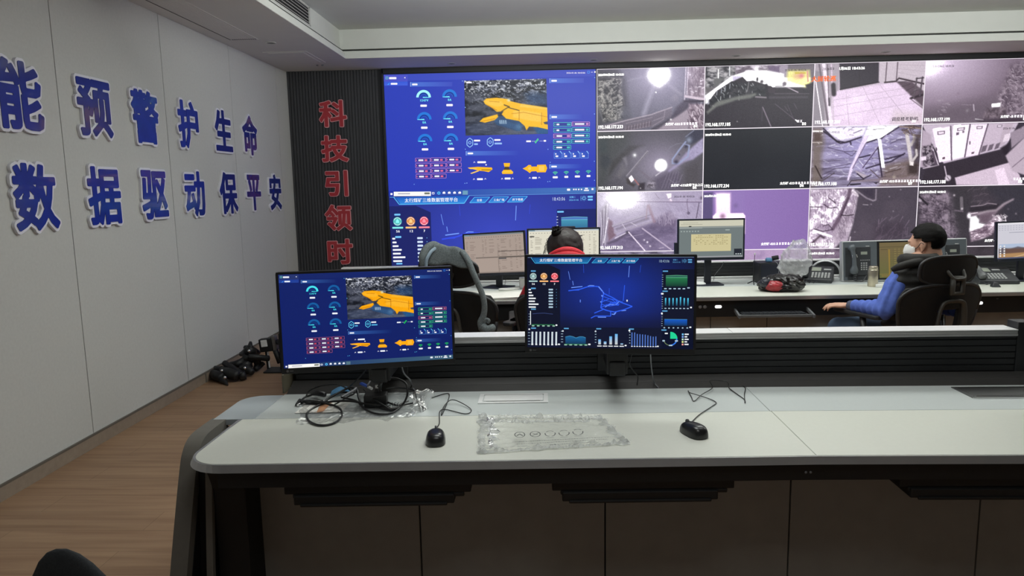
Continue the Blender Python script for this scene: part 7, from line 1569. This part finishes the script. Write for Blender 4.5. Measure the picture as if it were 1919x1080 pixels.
# ================================================================== chairs of the far row
def office_chair(label, loc, yaw, rise=0.0, group='mesh back office chairs at the far desk'):
    t = thing('office_chair', label, 'chair', loc, (0, 0, yaw), group)
    MB().rbox(-.25, .25, -.22, .25, .44, .50, .09, n=5).build('seat', M['fabric'], t, local=True, bevel=.018, seg=3)
    def pan(w, z0, z1, y, cv, lean=.12, n=(18, 14), tp=.0):
        def fn(u, v):
            a = (u - .5) * 2; b = (v - .5) * 2; k_ = (1 - abs(b) ** 4 * .16); x = a * w / 2 * k_ * (1 + tp * b); z = z0 + (z1 - z0) * (.5 + b / 2 * (1 - .10 * abs(a) ** 4))
            return (x, y + cv * a * a - (z - .55) * lean, z)
        return MB().grid(fn, *n)
    bp_ = pan(.60, .535, .895, -.235, .075, n=(38, 28), tp=.10); bp_.f = [q for q in bp_.f if not (abs(sum(bp_.v[i][0] for i in q) / 4) < .078 and sum(bp_.v[i][2] for i in q) / 4 < .745)]; bp_.mi = [0] * len(bp_.f)
    bp_.build('back_panel', M['mesh'], t, local=True, smooth=True, solid=.018)
    pan(.42, .905 + rise, 1.075 + rise, -.235, .05).build('upper_back_panel', M['mesh'], t, local=True, smooth=True, solid=.018)
    def rim(w, z0, z1, y, cv, lean=.12, tp=.0):
        P_ = []
        for q in range(49):
            a_ = 2 * pi * q / 48; ca, sa = cos(a_), sin(a_); a = abs(ca) ** .45 * (1 if ca > 0 else -1); b = abs(sa) ** .45 * (1 if sa > 0 else -1); k_ = (1 - abs(b) ** 4 * .16); z = z0 + (z1 - z0) * (.5 + b / 2 * (1 - .10 * abs(a) ** 4)); P_.append((a * w / 2 * k_ * (1 + tp * b), y + cv * a * a - (z - .55) * lean, z))
        return P_
    MB().tube(rim(.61, .53, .90, -.237, .075, tp=.10), .012, 7).build('back_rim', M['plast'], t, local=True, smooth=True); MB().tube(rim(.43, .90 + rise, 1.08 + rise, -.237, .05), .011, 7).build('upper_rim', M['plast'], t, local=True, smooth=True)
    MB().tube(spline([(-.115, -.275, .50), (-.10, -.285, .66), (-.085, -.292, .76), (-.05, -.297, .795), (.05, -.297, .795), (.085, -.292, .76), (.10, -.285, .66), (.115, -.275, .50)], 6), .019, 8, flat=(1, .6)).build('lumbar_frame', M['plast2'], t, local=True, smooth=True)
    MB().tube(spline([(-.055, -.285, .99 + rise), (-.035, -.318, .945 + rise), (.0, -.322, .94 + rise), (.05, -.318, .945 + rise), (.065, -.285, .99 + rise)], 5), .011, 7).build('headrest_bow', M['plast2'], t, local=True, smooth=True)
    MB().tube([(-.030, -.312, .945 + rise), (-.036, -.315, .85), (.040, -.315, .85), (.046, -.312, .945 + rise), (-.030, -.312, .945 + rise)], .017, 8).build('headrest_bracket', M['plast2'], t, local=True, smooth=True)
    MB().box(-.05, .05, -.27, .05, .405, .44).build('mechanism', M['plast'], t, local=True, bevel=.01); MB().tube([(0, -.235, .42), (0, -.285, .46), (0, -.287, .62)], .022, 8).build('back_support', M['plast'], t, local=True)
    for sx in (-1, 1):
        pst = MB().tube([(sx * .27, .02, .44), (sx * .315, .06, .47), (sx * .318, .10, .655)], .020, 8).build('arm_post', M['plast'], t, local=True, smooth=True)
        MB().rbox(sx * .315 - .042, sx * .315 + .042, -.06, .36, .657, .684, .035, n=4).build('arm_pad', M['plast'], pst, local=True, bevel=.008)
    MB().tube([(0, 0, .08), (0, 0, .41)], .028, 12).build('column', M['plast'], t, local=True)
    for i in range(5):
        a = 2 * pi * i / 5 + .3; spk = MB().tube([(0, 0, .10), (.29 * cos(a), .29 * sin(a), .066)], [.03, .018], 8).build('base_spoke', M['plast'], t, local=True)
        MB().lathe([(.027, -.02), (.027, .02)], (0, 0, 0), 12, Matrix.Translation((.29 * cos(a), .29 * sin(a), .0285)) @ Matrix.Rotation(a, 4, 'Z') @ Matrix.Rotation(pi / 2, 4, 'X')).build('caster', M['black'], spk, local=True)
    return t


office_chair('black mesh chair in which the man in the vest sits', (2.455, 4.74, 0), .30)
office_chair('black chair of the woman in red, mostly behind the middle near monitor', (.13, 4.62, 0), .05)
office_chair('black chair with a grey jacket hung over its back', (-.50, 4.69, 0), -.42, .035)

# grey jacket hung over the left chair
jk = thing('grey_jacket', 'grey fleece jacket hung over the top and right side of the left chair', 'jacket', (-.6, 4.4, 1.0))
JP = lambda px, py, Y: atY(px, py, Y)
def jfn(u, v):      # over the top of the chair back: v 0 rear hem .. 1 front hem
    tl, tr = JP(789, 498, 4.33), JP(882, 505, 4.30); t2l, t2r = JP(796, 463, 4.37), JP(868, 470, 4.36)
    if v < .5: q = v / .5; a, b = tl.lerp(t2l, q), tr.lerp(t2r, q); off = Vector((0, 0, .012 * sin(q * pi)))
    else: q = (v - .5) / .5; a = t2l.lerp(t2l + Vector((.02, .13, -.20)), q); b = t2r.lerp(t2r + Vector((.02, .13, -.20)), q); off = Vector((0, .0, .02 * sin(q * pi)))
    p_ = a.lerp(b, u) + off; z_ = .016 * sin(u * pi) + .005 * sin(u * 14 + v * 5)
    return (p_.x, p_.y - (.01 * sin(u * 9) * (1 - v)), p_.z + z_)
MB().grid(jfn, 26, 22).build('back_panel', M['fleece'], jk, smooth=True, solid=.018)
MB().tube(spline([JP(793, 500, 4.28), JP(792, 482, 4.30), JP(800, 466, 4.34), JP(812, 459, 4.38), JP(824, 462, 4.40)], 6), [.020, .024, .026, .026, .02], 8, flat=(1, .8)).build('collar_edge', M['fleece'], jk, smooth=True)
MB().tube(spline([JP(798, 502, 4.26), JP(800, 486, 4.27), JP(808, 472, 4.31), JP(816, 466, 4.35)], 6), .012, 7, flat=(1, .6)).build('hanging_loop', M['strap'], jk, smooth=True)
MB().tube(spline([JP(866, 472, 4.34), JP(877, 488, 4.30), JP(887, 512, 4.28), JP(897, 535, 4.28), JP(905, 556, 4.28), JP(908, 575, 4.28), JP(906, 592, 4.28), JP(902, 604, 4.28), JP(905, 616, 4.28)], 7), [.022, .022, .020, .020, .020, .020, .022, .028, .032], 10, flat=(1, .75)).build('sleeve', M['fleece'], jk, smooth=True)
MB().tube(spline([JP(903, 612, 4.27), JP(912, 619, 4.26), JP(921, 616, 4.26), JP(920, 611, 4.27)], 6), [.030, .030, .028, .022], 10).build('cuff', M['fleece'], jk, smooth=True)
MB().tube(spline([JP(908, 606, 4.27), JP(911, 599, 4.27), JP(916, 601, 4.27), JP(914, 606, 4.27)], 6), .011, 8).build('rolled_hem', M['fleece'], jk, smooth=True)


# ================================================================== people
def fuse(mb, voxel, smooth=4, name='tmp', fac=.5):
    """joins overlapping closed shapes into one continuous surface"""
    me = bpy.data.meshes.new(name); me.from_pydata(mb.v, [], mb.f); bm = bmesh.new(); bm.from_mesh(me); bmesh.ops.recalc_face_normals(bm, faces=bm.faces); bm.to_mesh(me); bm.free()
    o = bpy.data.objects.new(name, me); COL.objects.link(o); r = o.modifiers.new('r', 'REMESH'); r.mode = 'VOXEL'; r.voxel_size = voxel
    if smooth: sm = o.modifiers.new('s', 'SMOOTH'); sm.factor = fac; sm.iterations = smooth
    dg = bpy.context.evaluated_depsgraph_get(); out = bpy.data.meshes.new_from_object(o.evaluated_get(dg)); bpy.data.objects.remove(o); bpy.data.meshes.remove(me); return out


def put(me, name, m_, parent, disp=None):
    me.materials.clear(); me.materials.append(m_)
    if disp is not None:
        n = len(me.vertices); co = np.zeros(n * 3); no = np.zeros(n * 3); me.vertices.foreach_get('co', co); me.vertices.foreach_get('normal', no)
        co = co.reshape(-1, 3); co = co + no.reshape(-1, 3) * disp(co)[:, None]; me.vertices.foreach_set('co', co.ravel())
    me.transform(WM[parent.name].inverted()); me.name = name; me.polygons.foreach_set('use_smooth', [True] * len(me.polygons)); me.update()
    return link(name, me, parent)


def limb(mb, pts, rad, n=14):
    """capsule chain with ball joints"""
    P_ = [Vector(p) for p in pts]; mb.tube(spline(P_, 6) if len(P_) > 2 else P_, rad, n)
    for p, r in ((P_[0], rad[0]), (P_[-1], rad[-1])): mb.ell(p, (r, r, r))
    return mb


def hand(mb, wrist, d, nrm, L=.18, side=1):
    """open relaxed hand: palm, four unequal bent fingers, thumb from the side of the palm. d fingers' direction, nrm back of the hand"""
    d = Vector(d).normalized(); nrm = Vector(nrm); nrm = (nrm - d * nrm.dot(d)).normalized(); s_ = d.cross(nrm) * side; w = Vector(wrist)
    R_ = Matrix((s_, d, nrm)).transposed(); mb.ell(w + d * .05, (.040, .056, .016), R_); mb.ell(w + d * .012, (.028, .03, .019), R_)
    for i, (o, l) in enumerate(((.030, .070), (.010, .080), (-.010, .074), (-.029, .058))):
        b0 = w + d * (.088 - abs(o) * .25) + s_ * o; bend = .25 + .09 * i
        b1 = b0 + (d * cos(bend * .5) - nrm * sin(bend * .5)) * l * .45; b2 = b1 + (d * cos(bend * 1.6) - nrm * sin(bend * 1.6)) * l * .32; b3 = b2 + (d * cos(bend * 2.6) - nrm * sin(bend * 2.6)) * l * .25
        mb.tube([b0 - d * .03, b0, b1, b2, b3], [.0095, .0095, .0088, .008, .0068], 9); mb.ell(b3, (.0068,) * 3, n=8, k=6); mb.ell(b1, (.0092,) * 3, n=8, k=6)
    t0 = w + d * .028 + s_ * .030; t1 = t0 + (d * .5 + s_ * .7 - nrm * .25).normalized() * .036; t2 = t1 + (d * .85 + s_ * .3 - nrm * .3).normalized() * .030; t3 = t2 + (d * .95 + s_ * .05 - nrm * .35).normalized() * .020
    mb.tube([t0 - d * .01 - s_ * .012, t0, t1, t2, t3], [.013, .013, .0105, .0095, .0075], 9); mb.ell(t3, (.0075,) * 3, n=8, k=6); return mb


def frame_of(yaw, tilt=0.0):
    """forward, right, up of a head turned by yaw to the left and nodding by tilt"""
    f = Vector((-sin(yaw) * cos(tilt), cos(yaw) * cos(tilt), -sin(tilt))); r = Vector((cos(yaw), sin(yaw), 0)); return f, r, r.cross(f)


def head_shapes(mb, C, f, r, u, neck_to, k=1.0):
    R_ = Matrix((r, f, u)).transposed(); at = lambda a, b, c: C + r * a * k + f * b * k + u * c * k; e = lambda a, b, c, s: mb.ell(at(a, b, c), tuple(q * k for q in s), R_)
    e(0, -.012, .030, (.076, .094, .086)); e(0, .030, .000, (.068, .066, .080)); e(0, .045, -.050, (.056, .056, .060)); e(0, .070, -.088, (.026, .024, .020)); e(0, .082, .026, (.050, .018, .014))
    e(0, .103, -.020, (.011, .017, .026)); e(0, .109, -.038, (.016, .013, .010)); e(0, .094, -.064, (.024, .012, .006)); e(0, .092, -.073, (.021, .012, .007))
    for s in (-1, 1):
        e(s * .036, .074, -.028, (.022, .020, .020)); e(s * .076, -.002, -.012, (.008, .020, .032)); e(s * .081, -.008, -.006, (.006, .020, .026)); e(s * .078, .004, -.038, (.007, .011, .012))
    limb(mb, [at(0, -.025, -.03), at(0, -.03, -.09), neck_to], [.056 * k, .054 * k, .064 * k]); return at, R_


def cap_shell(C, R_, radii, keep, nu=64, nv=44, bump=.004, seed=2):
    """hair: part of an ellipsoid, kept where keep(local unit direction, local point) holds"""
    rs = np.random.RandomState(seed); k_ = rs.randn(10, 3) * 9; ph = rs.rand(10) * 6.3; mb = MB(); idx = {}
    pts = []
    for j in range(nv + 1):
        for i in range(nu):
            th, a = pi * j / nv, 2 * pi * i / nu; d = np.array([sin(th) * cos(a), sin(th) * sin(a), cos(th)]); n = sum(sin(k_[q] @ d * 1.6 + ph[q]) for q in range(10)) / 10; l = np.array(radii) * d * (1 + bump / radii[0] * n); pts.append((Vector(l), d))
    for j in range(nv):
        for i in range(nu):
            q = [j * nu + i, j * nu + (i + 1) % nu, (j + 1) * nu + (i + 1) % nu, (j + 1) * nu + i]
            c = sum((pts[w_][0] for w_ in q), Vector()) / 4
            if keep(c): mb.add([C + R_ @ pts[w_][0] for w_ in q], [(0, 1, 2, 3)])
    return mb


# ---- man in a dark vest, seen from behind, face turned to the left
man = thing('person', 'man in dark vest and blue sleeves with white face mask, sitting at the far desk', 'person', (2.43, 4.74, 0))
f, r, u = frame_of(radians(47), radians(8)); HC = atY(1735, 455, 4.70) + Vector((0, 0, -.006))
hip = Vector((2.42, 4.74, .56)); neck = Vector((2.425, 4.675, 1.02)); ty = .33; tf = Vector((-sin(ty), cos(ty), 0)); tr_ = Vector((cos(ty), sin(ty), 0)); TR = Matrix((tr_, tf, Vector((0, 0, 1)))).transposed()
LS = atY(1694, 513, 4.66); LE = atY(1661, 580, 4.62) ; LW = atY(1592, 573, 4.86); RS = Vector((2.62, 4.66, .955)); RE = Vector((2.70, 4.72, .72)); RW = Vector((2.58, 4.98, .70))
LE = Vector((LE.x - .01, LE.y, LE.z + .0))
kL, kR = Vector((2.07, 4.98, .53)), Vector((2.40, 4.99, .53)); aL, aR = Vector((2.05, 4.96, .08)), Vector((2.42, 4.96, .08))
b = MB(); at, HR = head_shapes(b, HC, f, r, u, neck)
b.ell(neck.lerp(hip, .22), (.155, .095, .15), TR).ell(neck.lerp(hip, .55), (.14, .10, .18), TR).ell(hip + Vector((0, 0, .0)), (.155, .12, .11), TR); limb(b, [neck, neck.lerp(hip, .5), hip], [.07, .09, .09])
for S_, E2, W_, pu in ((LS, LE, LW, 1), (RS, RE, RW, 1)): limb(b, [neck + Vector((0, 0, -.05)), S_], [.06, .055]); limb(b, [S_, E2], [.048, .040]); limb(b, [E2, W_], [.040, .024])
fh = (atY(1548, 571, 4.93) - LW); hand(b, LW + fh.normalized() * .012, fh, (0.15, -.25, 1), side=1); hand(b, RW, (-.3, .9, -.1), (0, 0, 1), side=-1)
for h_, k_, a_ in ((hip + tr_ * -.09, kL, aL), (hip + tr_ * .09, kR, aR)):
    limb(b, [h_, k_], [.080, .055]); limb(b, [k_, a_], [.052, .036]); limb(b, [a_ + Vector((0, -.03, -.03)), a_ + Vector((-.03, .15, -.045))], [.038, .030])
put(fuse(b, .0062, 3), 'body', M['skin'], man)
for s in (-1, 1): MB().ell(at(s * .032, .088, -.002), (.012, .008, .006), HR, 10, 8).build('eye', M['ink'], man, smooth=True)
# hair: short, longer on top, cut close above the ears and at the nape
cap_shell(at(0, -.014, .034), HR, (.0845, .1035, .0945), lambda p: (p.z > .030 or p.y < .012 + max(0, p.z) * .9 or (p.y < .058 and p.z > .004)) and p.z > (-.066 if p.y < -.035 else -.022 if p.y < .0 else -.012) and not (p.y > .062 and p.z < .046), bump=.0035).build('hair', M['hair'], man, smooth=True, solid=.010)
cap_shell(at(0, .036, -.044), HR, (.0745, .0980, .082), lambda p: p.y > .012 and p.z > -.070 and p.z < .050 - .45 * max(0, .06 - p.y), bump=.001).build('face_mask', M['mask'], man, smooth=True, solid=.003)
for s in (-1, 1): MB().tube(spline([at(s * .062, .062, -.030), at(s * .074, .030, -.018), at(s * .083, .004, .010), at(s * .086, -.012, .0)], 5), .0022, 6).build('mask_strap', M['ink'], man)
# padded vest with stand collar
v = MB(); v.ell(neck.lerp(hip, .27) - tf * .02, (.190, .112, .175), TR).ell(neck.lerp(hip, .62), (.185, .125, .20), TR).ell(neck.lerp(hip, .92), (.20, .155, .13), TR)
limb(v, [neck + Vector((0, 0, -.03)), LS.lerp(neck, .30) + Vector((0, 0, .022))], [.085, .062]); limb(v, [neck + Vector((0, 0, -.03)), RS.lerp(neck, .24) + Vector((0, 0, .016))], [.085, .062])
put(fuse(v, .010, 5), 'vest', M['vest'], man, lambda co: .006 * np.sin(co[:, 2] * 105) * (co[:, 2] < .97))
cl = []
for q in range(25):
    a = 2 * pi * q / 24; p_ = neck + Vector((0, 0, .028)) + tr_ * .098 * cos(a) + tf * .092 * sin(a) + Vector((0, 0, -.025 * max(0, sin(a)))); cl.append(p_)
MB().tube(cl, .036, 10, flat=(.75, 1.0)).build('collar', M['vest'], man, smooth=True)
MB().tube(spline([atY(1738, 488, 4.58), atY(1708, 494, 4.57), atY(1686, 500, 4.57), atY(1672, 506, 4.60)], 6), [.028, .027, .024, .016], 10, flat=(.8, 1)).build('collar_flap', M['vest'], man, smooth=True)
# blue sleeves with ribbed cuffs
for S_, E2, W_, nm in ((LS, LE, LW, 'l'), (RS, RE, RW, 'r')):
    sv = MB(); limb(sv, [S_ + Vector((.02, 0, .004)), S_.lerp(E2, .35), S_.lerp(E2, .7), E2], [.070, .078, .074, .066]); limb(sv, [E2, E2.lerp(W_, .4), E2.lerp(W_, .72), E2.lerp(W_, .86)], [.066, .054, .044, .040])
    ax = (W_ - E2).normalized(); put(fuse(sv, .008, 3), 'sleeve', M['sleeve'], man, lambda co, E2=E2, ax=ax: .004 * np.sin(((co - np.array(E2)) @ np.array(ax)) * 130 + 14 * co[:, 2]) + .002 * np.sin(co[:, 0] * 40 + co[:, 2] * 50))
    MB().tube([E2.lerp(W_, .82), E2.lerp(W_, .88), E2.lerp(W_, 1.0)], [.041, .039, .035], 14).build('cuff', M['cuff'], man, smooth=True)
tz = MB(); tz.ell(hip + Vector((0, 0, -.01)), (.185, .15, .115), TR)
for h_, k_, a_ in ((hip + tr_ * -.09, kL, aL), (hip + tr_ * .09, kR, aR)): limb(tz, [h_, k_], [.105, .078]); limb(tz, [k_, a_ + Vector((0, 0, .03))], [.076, .058])
put(fuse(tz, .011, 4), 'trousers', M['trouser'], man)
for a_ in (aL, aR): s_ = MB(); limb(s_, [a_ + Vector((0, -.03, -.035)), a_ + Vector((-.03, .17, -.045))], [.042, .034]); s_.build('shoe', M['black'], man, smooth=True)

# ---- woman in red, only hair and collar above the near monitor
wo = thing('person', 'person in red jacket with tied-up dark hair, bent over the far desk', 'person', (.13, 4.68, 0))
f, r, u = frame_of(radians(-4), radians(28)); HC = atY(1059, 468, 4.86)
neck = Vector((HC.x - .005, 4.72, 1.02)); hip = Vector((.13, 4.60, .56)); TR = Matrix.Identity(3)
b = MB(); at, HR = head_shapes(b, HC, f, r, u, neck, .95); b.ell(neck.lerp(hip, .25), (.14, .085, .14)).ell(neck.lerp(hip, .6), (.125, .09, .17)).ell(hip, (.15, .115, .10)); limb(b, [neck, neck.lerp(hip, .5), hip], [.06, .08, .09])
arms = []
for s in (-1, 1):
    S_ = neck + Vector((s * .175, -.01, -.07)); E2 = Vector((.13 + s * .25, 4.80, .775)); W_ = Vector((.13 + s * .12, 5.04, .795)); arms.append((S_, E2, W_)); limb(b, [neck + Vector((0, 0, -.05)), S_], [.05, .048]); limb(b, [S_, E2], [.042, .036]); limb(b, [E2, W_], [.036, .022]); hand(b, W_, (-s * .25, 1, -.02), (0, 0, 1), side=-s)
for s in (-1, 1): h_ = hip + Vector((s * .085, 0, 0)); k_ = Vector((.13 + s * .1, 5.02, .54)); a_ = Vector((.13 + s * .1, 5.00, .08)); limb(b, [h_, k_], [.075, .052]); limb(b, [k_, a_], [.05, .034]); limb(b, [a_ + Vector((0, -.03, -.035)), a_ + Vector((0, .12, -.045))], [.034, .026])
put(fuse(b, .0065, 3), 'body', M['skin'], wo)
cap_shell(HC - f * .012 + Vector((0, 0, .012)), Matrix.Identity(3), (.118, .112, .128), lambda p: p.y < .045 or p.z > .055, bump=.007, seed=6).build('hair', M['hair2'], wo, smooth=True, solid=.012)
bn = MB(); cbn = atY(1043, 437, 4.80); rr = random.Random(3); bn.ell(cbn, (.036, .034, .030))
for q in range(30):
    a = rr.uniform(0, 2 * pi); e_ = rr.uniform(.1, 1.4); d = Vector((cos(a) * cos(e_), sin(a) * cos(e_), sin(e_))); bn.tube([cbn + d * .02, cbn + d * .040 + Vector((0, 0, .006)), cbn + d * rr.uniform(.048, .058)], [.007, .004, .001], 5)
put(fuse(bn, .0035, 0), 'hair_bun', M['hair'], wo)
cu = MB()
for q in range(12):
    p0 = atY(1030 - q * .6, 446 + q * 2.4, 4.84); cu.tube(spline([p0, p0 + Vector((-.012 - rr.random() * .012, 0, -.01)), p0 + Vector((-.016, 0, -.024)), p0 + Vector((-.004, 0, -.03))], 4), .0016, 5)
cu.build('loose_curls', M['hair'], wo)
j = MB(); j.ell(neck.lerp(hip, .24), (.195, .135, .17)).ell(neck.lerp(hip, .6), (.175, .135, .20)).ell(neck.lerp(hip, .92), (.185, .15, .12)); limb(j, [neck + Vector((0, 0, -.04)), arms[0][0]], [.08, .068]); limb(j, [neck + Vector((0, 0, -.04)), arms[1][0]], [.08, .068])
for S_, E2, W_ in arms: limb(j, [S_, E2], [.066, .056]); limb(j, [E2, E2.lerp(W_, .88)], [.054, .036])
put(fuse(j, .010, 4), 'jacket', M['red'], wo)
for q_, (rx, ry, rz, dz, th) in enumerate(((.120, .098, .0, .085, .030), (.105, .085, .0, .118, .022))):
    cl = [neck + Vector((.012, .02, dz - .02 * 0)) + Vector((rx * cos(a), ry * sin(a), -.045 * cos(a) ** 2 - .02 * max(0, sin(a)))) for a in [2 * pi * q / 28 for q in range(29)]]
    MB().tube(cl, th, 9, flat=(.8, 1)).build('hood_collar', M['red'], wo, smooth=True)
tz = MB(); tz.ell(hip, (.17, .14, .11))
for s in (-1, 1): h_ = hip + Vector((s * .085, 0, 0)); k_ = Vector((.13 + s * .1, 5.02, .54)); a_ = Vector((.13 + s * .1, 5.00, .10)); limb(tz, [h_, k_], [.098, .072]); limb(tz, [k_, a_], [.07, .052])
put(fuse(tz, .012, 4), 'trousers', M['trouser'], wo)
